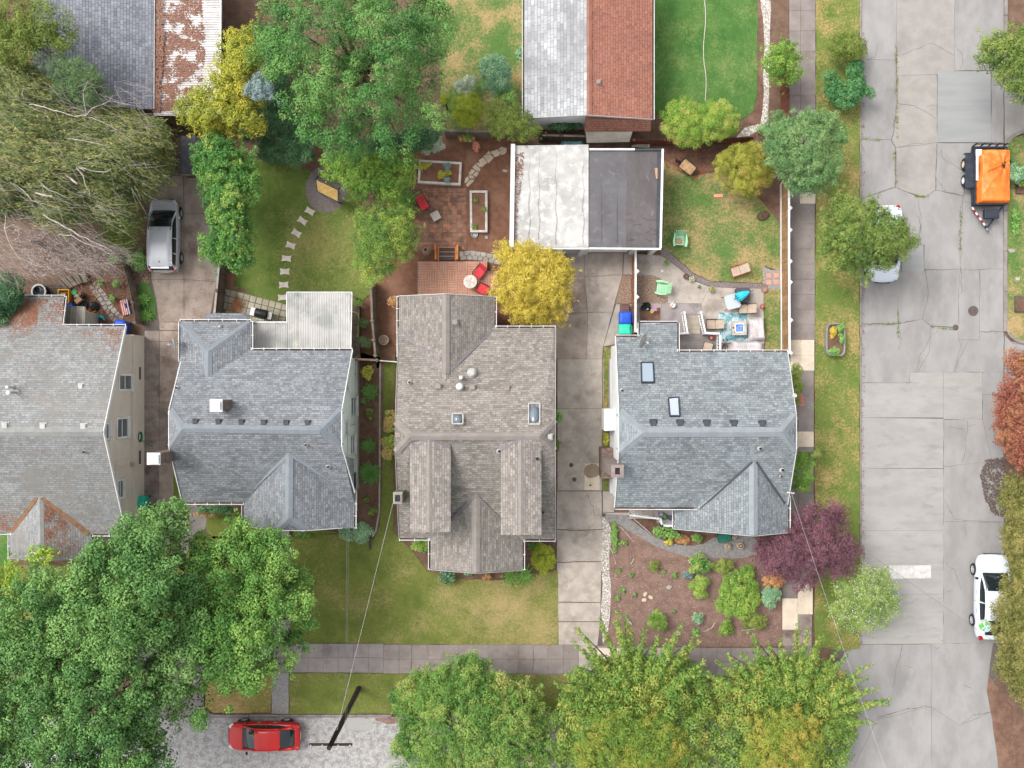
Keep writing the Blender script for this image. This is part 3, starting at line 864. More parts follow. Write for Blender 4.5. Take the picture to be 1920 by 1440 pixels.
slabs(drive2,[
 [(1050,472),(1096,474),(1096,518),(1036,518)],[(1096,474),(1169,474),(1167,516),(1096,518)],
 {'m': 'concrete_old','p': [(1036,518),(1096,518),(1102,585),(1030,592)]},[(1096,518),(1167,516),(1148,585),(1102,585)],
 {'m': 'concrete_old','p': [(1030,592),(1102,585),(1100,673),(1038,673)]},[(1102,585),(1148,585),(1131,650),(1129,673),(1100,673)],
 [(1045,673),(1129,673),(1129,766),(1045,766)],[(1045,766),(1129,766),(1129,920),(1045,920)],
 [(1044,921),(1128,921),(1129,992),(1088,994),(1044,992)],[(1044,993),(1088,995),(1129,993),(1128,1052),(1044,1054)],
 [(1044,1055),(1128,1053),(1126,1129),(1046,1129)],[(1046,1130),(1126,1130),(1126,1165),(1047,1165)],[(1047,1166),(1126,1166),(1120,1211),(1047,1211)],
 [(1170,475),(1185,475),(1185,515),(1168,515)],
 [(1130,673),(1135,673),(1135,920),(1130,920)],[(1130,921),(1152,921),(1152,960),(1130,961)],
 [(1130,961),(1180,961),(1180,967),(1130,963)],
],0.035,M['concrete'],'slab',gap=0.01,amp=0.02)
sheet('repair_patch',[(1097,869),(1124,869),(1124,919),(1096,919)],0.0445,M['concrete_white'],drive2,t=0.006,jagged=0.02)
blotch(drive2,[(1095,875),(1118,868),(1126,882),(1122,893),(1104,896),(1093,890)],0.049,M['stain'],amp=0.08)
for px,py in ((1071,872),(1077,899)): disc(drive2,px,py,0.13,0.052,M['iron'],'drain_cover')
disc(drive2,1107,910,0.06,0.056,M['iron'],'drain_cover')
disc(drive2,1132,966,0.11,0.05,M['iron'],'drain_cover')
strips(drive2,[(0.04,[(1102,510),(1120,517),(1140,516),(1165,515)]),[(1095,530),(1096,555),(1101,580)],[(1065,590),(1100,588),(1116,584),(1146,588)],[(1094,590),(1096,605),(1101,615)],
 (0.04,[(1102,924),(1107,945),(1117,970),(1124,976)]),[(1045,983),(1060,985)],[(1048,994),(1080,992),(1110,998)],(0.03,[(1052,1058),(1076,1051),(1098,1054),(1122,1055)]),[(1052,1129),(1090,1128),(1120,1130)]],0.045,M['crack'],'crack',w=0.025)
walk2 = struct(sheet('front_path',[(507,995),(548,995),(550,1210),(505,1210)],0.02,M['joint']))
slabs(walk2,[grid(509,545,997,1030),grid(509,545,1031,1068),grid(509,545,1069,1108),grid(509,545,1109,1139),grid(509,545,1140,1171),grid(509,545,1172,1206)],0.055,M['sidewalk'],'slab')
sheet('gravel_path',[(509,1261),(541,1261),(541,1338),(510,1338)],0.108,M['gravel_grey'],jagged=0.03)
sheet('front_path',[(352,944),(362,940),(388,972),(384,992),(366,1000),(340,1060),(300,1100),(290,1090),(340,1010),(356,985)],0.05,M['sidewalk'])
walk3 = struct(sheet('front_path',[(280,1262),(385,1262),(380,1345),(280,1345)],0.06,M['sidewalk']))
sheet('gravel_path',[(1134,962),(1170,962),(1195,985),(1225,1005),(1262,1022),(1310,1024),(1345,1005),(1400,1000),(1420,1010),(1430,1045),(1300,1048),(1240,1030),(1200,1008),(1165,985),(1134,976)],0.03,M['gravel_path'],smooth=1,jagged=0.05)
sheet('gravel_strip',[(1128,966),(1140,970),(1146,1000),(1142,1060),(1146,1110),(1142,1190),(1128,1212)],0.026,M['gravel_white'],smooth=1,jagged=0.08)
sheet('gravel_strip',[(1419,-60),(1447,-60),(1440,235),(1405,255),(1380,258),(1395,240),(1425,232),(1431,205),(1433,60)],0.03,M['gravel_white'],jagged=0.05)
patio4 = struct(sheet('patio',[(1192,476),(1240,480),(1270,501),(1300,526),(1332,538),(1432,541),(1432,668),(1192,668)],0.015,M['joint']))
slabs(patio4,[
 [(1192,476),(1240,479),(1272,502),(1300,526),(1331,538),(1315,569),(1192,569)],[(1192,569),(1199,569),(1199,606),(1192,606)],[(1199,569),(1240,569),(1240,577),(1199,577)],
 [(1199,577),(1240,577),(1240,606),(1199,606)],
 {'m': 'sidewalk','p': [(1240,569),(1315,569),(1315,640),(1240,640)]},[(1315,569),(1331,538),(1375,540),(1375,664),(1315,664)],[(1375,540),(1432,541),(1432,664),(1375,664)]],0.035,M['concrete'],'slab',gap=0.008)
sheet('gravel_bed',[(1193,517),(1222,516),(1238,521),(1250,533),(1253,568),(1193,568)],0.046,M['gravel_brown'],jagged=0.03)
sheet('gravel_bed',[(1167,516),(1184,516),(1184,569),(1154,569)],0.046,M['gravel_brown'],jagged=0.03)
sheet('planting_bed',[(1200,578),(1239,577),(1239,605),(1200,605)],0.047,M['mulch_dark'],jagged=0.02)
sheet('gravel_strip',[(1238,468),(1246,466),(1268,486),(1302,515),(1336,529),(1440,532),(1440,541),(1332,538),(1300,525),(1270,500),(1240,480)],0.044,M['gravel_dark'],jagged=0.03)
sheet('gravel_bed',[(1430,498),(1446,506),(1464,506),(1464,542),(1432,543)],0.043,M['gravel_grey'],jagged=0.05)
strips(patio4,[(0.2,[(1254,502),(1262,520),(1275,542),(1290,555),(1296,566)])],0.043,M['stone_grey'],'watermark',w=0.2)
pad4 = struct(sheet('bin_pad',[(1155,570),(1186,570),(1186,640),(1131,650)],0.02,M['joint']))
slabs(pad4,[[(1155,570),(1185,570),(1184,640),(1131,650)]],0.05,M['concrete'],'slab')
for px,py in ((1441,516),(1456,515),(1441,529),(1456,528)):
 pass
pv = struct(sheet('stepping_pad',[(1436,511),(1461,511),(1461,534),(1436,534)],0.05,M['gravel_grey'],t=0.02))
for px,py in ((1441.5,516.5),(1455.5,516),(1441.5,529.5),(1455.5,529)):
 MB().box(P(px,py,0.06),(0.28,0.28,0.05)).build('tile',M['paver_red'],pv,bevel=0.01)
pat3 = struct(sheet('brick_patio',[(775,352),(878,352),(878,472),(775,472)],0.02,M['mulch'],jagged=0.05))
mesh_pav = None
for j in range(14):
 for i in range(11):
  x = 781 + i * 8.9 + (4.4 if j % 2 else 0) * 0; y = 357 + j * 8.3
  if x > 876 or y > 470: continue
  if rnd.random() < 0.04: continue
  c = P(x + rnd.uniform(-.5,.5),y + rnd.uniform(-.4,.4),0.03)
  if mesh_pav is None:
   mesh_pav = MB().box((0,0,0),(0.272,0.252,0.05)).build('paver',M['paver'],pat3,local=True,bevel=0.008).data
   o = [q for q in pat3.children if q.name.startswith('paver')][0]
  else:
   o = bpy.data.objects.new('paver',mesh_pav); COL.objects.link(o); o.parent = pat3
  o.location = (c.x,c.y,0.022 + rnd.uniform(-0.004,0.006)); o.rotation_euler = (rnd.uniform(-.015,.015),rnd.uniform(-.015,.015),rnd.uniform(-.04,.04))
def stones(name,polys,z,m,t=0.06,label=None,jg=0.02,sub='stone'):
 root = struct(MB().prism(px2xy(smooth_poly(hull([p for q in polys for p in q]),1),0.006),0.0,0.017).build(name,M['mulch'])) if False else None
 first = True
 base = struct(bpy.data.objects.new(name,None)); COL.objects.link(base)
 for p in polys:
  q = jag(px2xy(p,z),0.16,jg,3.0)
  zz = z + rnd.uniform(-.01,.012)
  MB().prism(q,zz - t,zz).build(sub,m,base,bevel=0.012)
 return base
def voronoi_cells(path,width,n,seed,shrink=0.9):
 """irregular flagstones along a pixel path (as polygons in pixels)"""
 r = random.Random(seed)
 pts = []
 L = [0]
 for i in range(len(path) - 1):
  L.append(L[-1] + math.dist(path[i],path[i + 1]))
 def at(s,o):
  for i in range(len(path) - 1):
   if s <= L[i + 1] or i == len(path) - 2:
    f = (s - L[i]) / (L[i + 1] - L[i]); a,b = path[i],path[i + 1]
    dx,dy = (b[0] - a[0]) / (L[i + 1] - L[i]),(b[1] - a[1]) / (L[i + 1] - L[i])
    return (a[0] + (b[0] - a[0]) * f - dy * o,a[1] + (b[1] - a[1]) * f + dx * o)
 seeds = []
 for k in range(n):
  s = L[-1] * (k + 0.5 + r.uniform(-.2,.2)) / n
  seeds.append((s,width * 0.26 * (1 if k % 2 else -1) + r.uniform(-1,1)))
 cells = []
 for i,(s,o) in enumerate(seeds):
  poly = [(max(0,s - 60),-width / 2),(min(L[-1],s + 60),-width / 2),(min(L[-1],s + 60),width / 2),(max(0,s - 60),width / 2)]
  for j,(s2,o2) in enumerate(seeds):
   if i == j: continue
   mx,my = (s + s2) / 2,(o + o2) / 2; nx,ny = s2 - s,o2 - o
   out = []
   for a in range(len(poly)):
    p,q = poly[a],poly[(a + 1) % len(poly)]
    dp = (p[0] - mx) * nx + (p[1] - my) * ny; dq = (q[0] - mx) * nx + (q[1] - my) * ny
    if dp <= 0: out.append(p)
    if (dp < 0) != (dq < 0) and dp != dq:
     f = dp / (dp - dq); out.append((p[0] + (q[0] - p[0]) * f,p[1] + (q[1] - p[1]) * f))
   poly = out
   if len(poly) < 3: break
  if len(poly) < 3: continue
  cx = sum(p[0] for p in poly) / len(poly); cy = sum(p[1] for p in poly) / len(poly)
  poly = [(cx + (p[0] - cx) * shrink,cy + (p[1] - cy) * shrink) for p in poly]
  cells.append([at(p[0],p[1]) for p in poly])
 return cells
TAN = [[(903,285),(910,277),(923,280),(936,275),(950,280),(948,289),(942,291),(935,286)]]
def Q(l,x0=760,y0=250,k=210 / 1440): return [(x0 + a * k,y0 + b * k) for a,b in l]
stones('stone_path',[
 Q([(1200,200),(1240,172),(1300,190),(1305,235),(1270,272),(1225,275)]),Q([(1095,235),(1190,205),(1215,250),(1205,290),(1150,305)]),
 Q([(1035,262),(1075,225),(1110,272),(1080,270)]),Q([(1003,295),(1035,268),(1090,278),(1140,308),(1070,382)]),Q([(945,345),(1000,310),(1058,372),(985,438),(962,410)]),
 Q([(908,385),(945,372),(972,425),(960,438)]),Q([(858,440),(900,395),(968,460),(955,488),(905,475)]),Q([(808,520),(850,458),(898,480),(860,535)]),
 Q([(868,540),(915,485),(945,505),(915,560)]),Q([(810,540),(862,542),(898,575),(830,585)]),Q([(760,640),(770,580),(800,552),(822,592),(790,630)]),Q([(780,660),(830,600),(885,590),(870,625),(800,688)])],
 0.05,M['stone_tan'],label='x')
stones('stone_path',voronoi_cells([(862,480),(880,478),(905,481),(940,488)],17,15,5,0.93),0.05,M['stone_grey'])
stones('stone_path',voronoi_cells([(172,532),(185,548),(197,565),(205,580),(215,592),(228,602)],20,20,8,0.86),0.05,M['stone_grey'],jg=0.05)
ss = struct(bpy.data.objects.new('stepping_path',None)); COL.objects.link(ss)
for px,py,a in ((581,396,-28),(567,414,-33),(556,437,-32),(545,460,-17),(537,484.5,-5),(534,509,0),(532,534,2),(530,557.5,3)):
 c = P(px,py,0.06)
 w,h = 0.30,0.2
 prof = [(-w,-h),(-w * .45,-h * .8),(0,-h * .72),(w * .45,-h * .8),(w,-h),(w * .84,0),(w,h),(w * .45,h * .8),(0,h * .72),(-w * .45,h * .8),(-w,h),(-w * .84,0)]
 ca,sa = math.cos(R(a)),math.sin(R(a))
 MB().prism([(c.x + x * ca - y * sa,c.y + x * sa + y * ca) for x,y in prof],0.0,0.065).build('stepping_stone',M['stone_pale'],ss,bevel=0.012)
ter = struct(sheet('terrace',[(423,541),(447,546),(470,551),(500,560),(537,571),(540,640),(415,640),(417,590)],0.015,M['lawn_back']))
a = R(-14.5)
ux,uy = math.cos(a),math.sin(a)
for i in range(-2,13):
 for j in range(0,6):
  x = 426 + i * 12.4 * ux + j * 12.6 * (-uy) * -1 * 1.0; y = 548 + i * 12.4 * -uy + j * 12.6 * ux
  x = 426 + i * 12.4 * ux - j * 3.1; y = 548 + i * 3.15 + j * 12.3
  if x < 419 or x > 545 or y > 612 or x > 536: continue
  c = P(x,y,0.05)
  MB().box((c.x,c.y,0.03 + rnd.uniform(-.004,.006)),(0.36,0.36,0.05),R(-14.5)).build('slab',M['paver_grey'],ter,bevel=0.008)
cob = struct(sheet('cobble_yard',[(95,480),(150,470),(215,500),(232,515),(236,545),(215,530),(185,528),(160,512),(120,520)],0.02,M['soil'],jagged=0.1))
cm = None
def cobble(x,y,ang=0.0):
 global cm
 c = P(x + rnd.uniform(-.7,.7),y + rnd.uniform(-.6,.6),0.03)
 if cm is None:
  o = MB().prism([(0.12 * math.cos(t * math.pi / 3),0.11 * math.sin(t * math.pi / 3)) for t in range(6)],-0.03,0.02).build('cobble',M['cobble'],cob,local=True,bevel=0.015)
  cm = o.data
 else:
  o = bpy.data.objects.new('cobble',cm); COL.objects.link(o); o.parent = cob
  b = o.modifiers.new('bevel','BEVEL'); b.width = 0.015; b.segments = 1
 o.location = (c.x,c.y,0.03 + rnd.uniform(-.01,.01)); o.rotation_euler = (0,0,rnd.uniform(-.3,.3))
YARD = [(130,485),(160,480),(215,502),(233,516),(236,545),(222,534),(190,528),(172,520),(168,500)]
for j in range(10):
 for i in range(18):
  x = 128 + i * 6.7 + (3.3 if j % 2 else 0); y = 482 + j * 6.3
  if inpoly(np.array([[x,y]]),np.array(YARD))[0]: cobble(x,y)
for j in range(5):
 for i in range(5):
  x = 252 + i * 6.7 + (3.3 if j % 2 else 0); y = 503 + j * 6.1
  if x < 279 + j: cobble(x,y)
# ------------------------------------------------------------------ houses, garages, sheds
def P3(t): return P(*t)
def roof_face(mb,pts,t=0.12):
 return mb.slab([P3(p) for p in pts],t)
def roof(parent,faces,m,name='roof',t=0.12):
 mb = MB()
 for f in faces: roof_face(mb,f,t)
 return mb.build(name,m,parent,uv=True)
def strip_on(parent,a,b,w,m,name,t=0.02,lift=0.012,seg=0):
 """flat or folded strip along a ridge, hip or valley"""
 a,b = P3(a) + Vector((0,0,lift)),P3(b) + Vector((0,0,lift))
 mb = MB()
 if not seg: mb.bar(a,b,w,t)
 else:
  L = (b - a).length; n = max(1,int(L / seg)); d = (b - a) / n
  for i in range(n):
   mb.bar(a + d * i + Vector((0,0,0.004 * (i % 2))),a + d * (i + 1.04) + Vector((0,0,0.004 * (i % 2))),w,t)
 return mb.build(name,m,parent)
def cap(parent,a,b,m,w=0.34):
 """ridge cap: two sloping strips of overlapping tabs meeting over the ridge"""
 a,b = P3(a),P3(b)
 L = (b - a).length; n = max(1,int(L / 0.16)); d = (b - a) / n
 x = d.normalized(); s = Vector((0,0,1)).cross(x).normalized()
 mb = MB()
 for i in range(n):
  p,q = a + d * i,a + d * (i + 1)
  l0,l1 = 0.03,0.015
  for sg in (-1,1):
   o = s * (w / 2 * sg) - Vector((0,0,w * 0.24))
   mb.add([p + Vector((0,0,l0)),q + Vector((0,0,l1)),q + o + Vector((0,0,l1)),p + o + Vector((0,0,l0))],[(0,1,2,3)])
 return mb.build('ridge_cap',m,parent)
def gutter(parent,a,b,inward,hang=True,w=0.13):
 """eaves gutter from a to b; inward = unit vector (x, y) towards the house"""
 a,b = P3(a),P3(b)
 n = Vector((inward[0],inward[1],0)).normalized()
 d = (b - a).normalized()
 up = Vector((0,0,1))
 mb = MB()
 mb.bar(a - n * (w - .05) + up * -0.03,b - n * (w - .05) + up * -0.03,0.032,0.11)
 mb.bar(a - n * .02 + up * -0.1,b - n * .02 + up * -0.1,0.05,0.02)
 g = mb.build('gutter',M['white'],parent)
 tb = MB(); tb.bar(a - n * (w * .25) + up * -0.09,b - n * (w * .25) + up * -0.09,w * .6,0.05)
 tb.build('gutter_debris',M['gutter_dirt'],g)
 if hang:
  hb = MB(); L = (b - a).length; k = max(1,int(L / 0.66))
  for i in range(k + 1):
   p = a + d * (L * i / max(1,k))
   hb.bar(p - n * w + up * 0.012,p + n * 0.02 + up * 0.012,0.03,0.012)
  hb.build('gutter_hanger',M['white'],g)['kind'] = 'stuff'
 return g
def barge(parent,pts,m=None,w=0.07,h=0.2,up=-0.05):
 mb = MB()
 q = [P3(p) + Vector((0,0,up)) for p in pts]
 for i in range(len(q) - 1): mb.bar(q[i],q[i + 1],w * .6,h)
 return mb.build('barge_board',m or M['white'],parent)
def body_x(parent,X0,X1,yb,yr,yf,zeb,zr,zef,m,clip=None,name='wall'):
 """walls of a house whose ridge runs along x"""
 prof = [(yb,0),(yb,zeb)]
 if clip:
  yc0,yc1,zc = clip
  prof += [(yc0,zc),(yc1,zc)]
 else: prof += [(yr,zr)]
 prof += [(yf,zef),(yf,0)]
 n = len(prof)
 vs = [(X0,y,z) for y,z in prof] + [(X1,y,z) for y,z in prof]
 fs = [tuple(range(n)),tuple(range(2 * n - 1,n - 1,-1))] + [(i,n + i,n + (i + 1) % n,(i + 1) % n) for i in range(n)]
 return MB().add(vs,fs).build(name,m,parent)
def body_y(parent,Y0,Y1,xl,xr,xm,zl,zr,zm,m,name='wall'):
 prof = [(xl,0),(xl,zl),(xm,zm),(xr,zr),(xr,0)]
 n = len(prof)
 vs = [(x,Y0,z) for x,z in prof] + [(x,Y1,z) for x,z in prof]
 fs = [tuple(range(n)),tuple(range(2 * n - 1,n - 1,-1))] + [(i,n + i,n + (i + 1) % n,(i + 1) % n) for i in range(n)]
 return MB().add(vs,fs).build(name,m,parent)
def win_x(parent,X,side,px0,px1,py0,py1,trim=0.11):
 """window in a wall at x = X that faces side (+1 right, -1 left), located from the photograph"""
 za = 60 * (1 - X * 31 / (px0 - 960)); zb = 60 * (1 - X * 31 / (px1 - 960))
 z0,z1 = min(za,zb),max(za,zb)
 k = (1 - (z0 + z1) / 120) / 31
 y0,y1 = (720 - py1) * k,(720 - py0) * k
 mb = MB(); x = X + side * 0.04
 for (ya,yb_,zz0,zz1) in ((y0,y1,z1 - trim,z1),(y0,y1,z0,z0 + trim),(y0,y0 + trim,z0 + trim,z1 - trim),(y1 - trim,y1,z0 + trim,z1 - trim)):
  mb.box((x,(ya + yb_) / 2,(zz0 + zz1) / 2),(0.09,yb_ - ya,zz1 - zz0))
 f = mb.build('window',M['white'],parent)
 zm = z0 + (z1 - z0) * .52
 sb = MB().box((X + side * 0.03,(y0 + y1) / 2,zm),(0.05,y1 - y0 - 2 * trim,0.05)).build('sash_rail',M['white'],f)
 MB().box((X + side * 0.012,(y0 + y1) / 2,(z0 + z1) / 2),(0.02,y1 - y0 - 2 * trim,z1 - z0 - 2 * trim)).build('pane',M['glass'],f)
 MB().box((X + side * 0.07,(y0 + y1) / 2,z0 - 0.03),(0.16,y1 - y0 + 0.1,0.05)).build('sill',M['white'],f)
 return f
def vent(parent,px,py,z,s,m,rz=0.0,h=0.12):
 c = P(px,py,z)
 mb = MB()
 mb.box((c.x,c.y,c.z + 0.0),(s * 1.35,s * 1.3,0.03),rz)
 q = s / 2; t = s * .46
 mb.add([(c.x + x * q,c.y + y * q,c.z + 0.0) for x,y in ((-1,-1),(1,-1),(1,1),(-1,1))] + [(c.x + x * t,c.y + y * t,c.z + h) for x,y in ((-1,-1),(1,-1),(1,1),(-1,1))],
  [(0,1,5,4),(1,2,6,5),(2,3,7,6),(3,0,4,7),(4,5,6,7)])
 return mb.build('roof_vent',m,parent,bevel=0.01)
def pipe(parent,px,py,z,h=0.35,r=0.05,m=None,capm=None,flash=True):
 c = P(px,py,z)
 mb = MB().lathe([(r,-0.1),(r,h),(r * .8,h),(r * .8,h - 0.05)],c,12)
 o = mb.build('vent_pipe',m or M['black'],parent,smooth=False)
 if flash:
  MB().lathe([(r * 2.3,-.03),(r * 2.2,0.03),(r * 1.2,0.12),(r * 1.02,0.14)],c,14).build('pipe_flashing',M['vent_grey'],o)
 if capm:
  MB().lathe([(r * 1.7,h),(r * 1.7,h + .06),(r * 1.2,h + .12),(0.01,h + .13)],c,14).build('pipe_cap',capm,o)
 return o
def chimney(parent,px,py,w,d,z0,z1,m,capm=None,flue=True,bricks=True,cap_t=0.08,over=0.06):
 c = P(px,py,z1)
 mb = MB()
 o = MB().box((c.x,c.y,(z0 + z1) / 2),(w,d,z1 - z0)).build('chimney',m,parent)
 if bricks:
  bb = MB(); rows = int((z1 - z0) / 0.09)
  for r in range(rows):
   z = z0 + (r + .5) * (z1 - z0) / rows; off = 0.1 if r % 2 else 0
   for sx,n,ln in ((0,int(w / .2),w),(1,int(d / .2),d)):
    for k in range(n):
     a = -ln / 2 + (k + .5) * ln / n
     for sg in (-1,1):
      if sx == 0: bb.box((c.x + a,c.y + sg * (d / 2 + .002),z),(ln / n - .014,.016,.07))
      else: bb.box((c.x + sg * (w / 2 + .002),c.y + a,z),(.016,ln / n - .014,.07))
  q = bb.build('brickwork',M['brick'],o); q['kind'] = 'stuff'
 if capm:
  MB().box((c.x,c.y,z1 + cap_t / 2),(w + over * 2,d + over * 2,cap_t)).build('chimney_cap',capm,o,bevel=0.015)
  MB().box((c.x,c.y,z1 + cap_t + .05),(w * .72,d * .72,.1)).build('cap_gap_shadow',M['vent_dark'],o); MB().box((c.x + .02,c.y,z1 + cap_t + .12),(w * .92,d * .9,.04)).build('cap_lid',capm,o,bevel=.012)  # dark block between cap and lid stands in for the gap's shadow
 if flue:
  z = z1 + (cap_t if capm else 0)
  fb = MB()
  for sg in (-1,1):
   fb.box((c.x + sg * w * .36,c.y,z + .04),(w * .16,d * .86,.1)); fb.box((c.x,c.y + sg * d * .36,z + .04),(w * .56,d * .14,.1))
  fb.build('flue',M['stucco_brown'],o)
  MB().box((c.x,c.y,z + .006),(w * .56,d * .58,.01)).build('flue_opening',M['black'],o)
 return o
def skylight(parent,corners,z0,z1,dome=False,m=None):
 """corners in pixels (top-left, top-right, bottom-right, bottom-left); z0 = height at the top edge, z1 at the bottom edge"""
 zs = (z0,z0,z1,z1)
 q = [P(x,y,z) for (x,y),z in zip(corners,zs)]
 n = newell(q); n = n if n.z > 0 else -n
 ce = sum(q,Vector((0,0,0))) / 4
 o = MB()
 h = 0.12
 for i in range(4):
  a,b = q[i],q[(i + 1) % 4]
  o.bar(a + n * h / 2,b + n * h / 2,0.07,h,up=n)
 f = o.build('skylight',M['dark_metal'] if not dome else M['vent_grey'],parent)
 iq = [ce + (p - ce) * 0.92 for p in q]
 g = MB()
 if dome:
  lo = [p + n * .1 for p in iq]; hi = [ce + (p - ce) * .52 + n * .26 for p in q]
  g.add(lo + hi,[(0,1,5,4),(1,2,6,5),(2,3,7,6),(3,0,4,7),(4,5,6,7)])
  g.build('pane',m or M['glass_skyb'],f,sub=1,smooth=True)
 else:
  g.slab([p + n * .1 for p in iq],.03); g.build('pane',m or M['glass_sky'],f)
 return f
def litter(parent,n,m,region,zf,name='leaf_litter',size=0.05,clump=2.2,thr=0.05,seed=3):
 """fallen leaves lying on a roof or floor: real small leaves, gathered in drifts"""
 r = random.Random(seed); vs = []
 q = np.array(region)
 (x0,y0),(x1,y1) = q.min(0),q.max(0)
 tries = 0
 while len(vs) < n * 4 and tries < n * 14:
  tries += 1
  x,y = r.uniform(x0,x1),r.uniform(y0,y1)
  z = zf(x,y)
  p = P(x,y,z)
  if mnoise.fractal(p * clump + Vector((seed,0,0)),1.0,2.0,4) < thr + r.uniform(-.4,.4): continue
  if not inpoly(np.array([[x,y]]),q)[0]: continue
  a = r.uniform(0,6.3); s = size * r.uniform(.5,1.3)
  dx,dy = Vector((math.cos(a),math.sin(a),r.uniform(-.2,.2))) * s,Vector((-math.sin(a),math.cos(a),r.uniform(-.2,.2))) * s * .6
  up = Vector((0,0,.012 + r.uniform(0,.02)))
  for w in (-dx,dy,dx,-dy): vs.append(tuple(p + w + up))
 me = np_mesh(name,np.array(vs) - np.array(wloc(parent)) if parent else np.array(vs),4)
 me.materials.append(m)
 o = bpy.data.objects.new(name,me); COL.objects.link(o)
 if parent: o.parent = parent
 o['kind'] = 'stuff'
 return o
mm('dead_leaf',C(152,106,82),C(122,84,68),9,c4=C(172,128,100),s4=14,grain=0.2)
mm('needle',C(156,116,98),C(128,94,82),6,c4=C(172,106,76),s4=3,r4=(.58,.7),grain=0.25)
# ---------------- house 1: mossy grey roof at the left edge
h1 = thing('house','greige house at the left edge under a mossy leaf-strewn grey roof','house',P(100,800,0))
e,rz_ = 3.76,6.8
roof(h1,[
 [(-90,810,rz_),(193,810,rz_),(235,612,e),(115,610,e),(121,556,2.9),(-90,556,2.9)],
 [(-90,810,rz_),(-90,999,e),(236,1002,e),(193,810,rz_)],
 [(74,905,4.9),(77,1053,4.9),(18,1048,3.7),(14,915,3.7)],
 [(74,905,4.9),(170,915,3.7),(172,1046,3.7),(77,1053,4.9)],
],SH['h1'])
cap(h1,(-90,810,rz_),(192,810,rz_),SH['cap_h1'],0.5)
cap(h1,(74,932,4.9),(77,1052,4.9),SH['cap_h1'],0.36)
barge(h1,[(236,611,e),(194,810,rz_),(237,1003,e)])
gutter(h1,(122,611,e),(235,611,e),(0,-1)); gutter(h1,(0,556,2.9),(121,556,2.9),(0,-1)); gutter(h1,(116,609,e),(122,556,2.9),(-1,0))
gutter(h1,(-90,999,e),(20,999,e),(0,1)); gutter(h1,(174,1002,e),(236,1003,e),(0,1)); gutter(h1,(18,1000,3.7),(18,1048,3.7),(1,0))
XW = -22.3
body_x(h1,-30.2,XW,2.86,-2.57,-8.15,3.45,6.45,3.45,M['greige_wall'])
MB().box((-26.2,-2.65,0.9),(7.95,11.1,1.8)).build('plinth',M['greige_wall'],h1)
MB().box((-28.8,3.8,1.3),(2.8,2.4,2.6)).build('wing_wall',M['greige_wall'],h1)
MB().box((-26.15,-8.7,1.6),(4.0,1.9,3.2)).build('porch_wall',M['greige_wall'],h1)
win_x(h1,XW,1,221,246,701,733); win_x(h1,XW,1,217,239.5,782,822); win_x(h1,XW,1,194,203,793,825,0.08); win_x(h1,XW,1,218,230.5,898,936)
for py in (654,657): pass
for (px,py,ln) in ((260,700,0.75),(260,857,0.8)):
 c = P(px,py,0.6)
 MB().box((XW + .06,c.y,0.75),(0.05,ln,0.35)).build('basement_window',M['glass'],h1)
for px,py in ((10,798),(81,799),(157,800)): vent(h1,px,py,6.62,0.3,M['vent_grey'])
pipe(h1,160,847,6.2,.3); pipe(h1,32,736,5.75,.9,.075,M['steel'],M['white']); pipe(h1,24,726,5.6,.55,.055,M['steel'],M['white']); vent(h1,152,724,5.5,.26,M['vent_grey'])
cb = MB()
def wallpt(px,py,X=XW + .03):
 z = 60 * (1 - X * 31 / (px - 960)); k = (1 - z / 60) / 31
 return Vector((X,(720 - py) * k,z))
for a in ([(249,700),(249,860)],[(246,862),(246,720)],[(217,865),(244,858)],[(217,895),(217,866)],[(208,879),(246,870)]):
 cb.tube([wallpt(*p) for p in a],0.016,5)
cb.build('conduit',M['greige_wall'],h1)
c = wallpt(247,870); MB().box((c.x + .06,c.y,c.z),(.14,.24,.34)).build('electric_meter',M['galv'],h1,bevel=.02)
c = wallpt(211,886); MB().lathe([(.07,0),(.09,.06),(.05,.12),(.01,.13)],c,10,'X').build('wall_lamp',M['white'],h1)
c = wallpt(208,811)
MB().tube([c + Vector((0.02,.25 * math.cos(t),.25 * math.sin(t))) for t in np.linspace(0.6,3.4,9)],.03,5).build('vent_hood',M['dark_metal'],h1)
litter(h1,9000,M['dead_leaf'],[(0,560),(120,560),(118,615),(230,618),(210,720),(150,760),(0,700)],lambda x,y: 2.9 + (y - 556) * .01535,seed=3,thr=-.1,size=.05)
litter(h1,5200,M['dead_leaf'],[(10,575),(70,575),(70,620),(45,640),(0,645)],lambda x,y: 2.9 + (y - 556) * .01535,seed=5,thr=-.35,size=.07)
litter(h1,5200,M['dead_leaf'],[(90,900),(205,900),(222,985),(222,1000),(165,1000)],lambda x,y: 6.8 - (y - 810) * .0161,seed=6,thr=-.05,size=.06)
litter(h1,2000,M['dead_leaf'],[(0,935),(60,935),(25,995),(0,995)],lambda x,y: 6.8 - (y - 810) * .0161,seed=7,thr=-.1,size=.06)
litter(h1,1000,M['dead_leaf'],[(82,945),(100,945),(168,1040),(82,1050)],lambda x,y: 4.9 - abs(x - 76) * .0128,seed=8,thr=-.1,size=.06)
strip_on(h1,(80,932,4.88),(166,1001,3.8),.3,SH['moss'],'moss_line',lift=.03); strip_on(h1,(68,932,4.88),(22,998,3.8),.28,SH['moss'],'moss_line',lift=.03)
sh1 = thing('shed','small flat-topped greige shed against the back of the mossy-roofed house','shed',P(140,590,0))
MB().slab([P(117,574,2.3),P(160,577,2.3),P(159,612,2.35),P(112,612,2.35)],.1).build('roof',mat('shed roof',C(166,160,150),C(156,150,140),1.5,grain=.04),sh1)
MB().prism([tuple(P(x,y,0)[:2]) for x,y in ((150,586),(185,588),(184,615),(150,615))],0,2.2).build('wall',M['greige_wall'],sh1)
mbp = MB()
for k in range(4): mbp.bar(P(124 + k * 11,574.5,2.32),P(120 + k * 11.5,611,2.37),.02,.03)
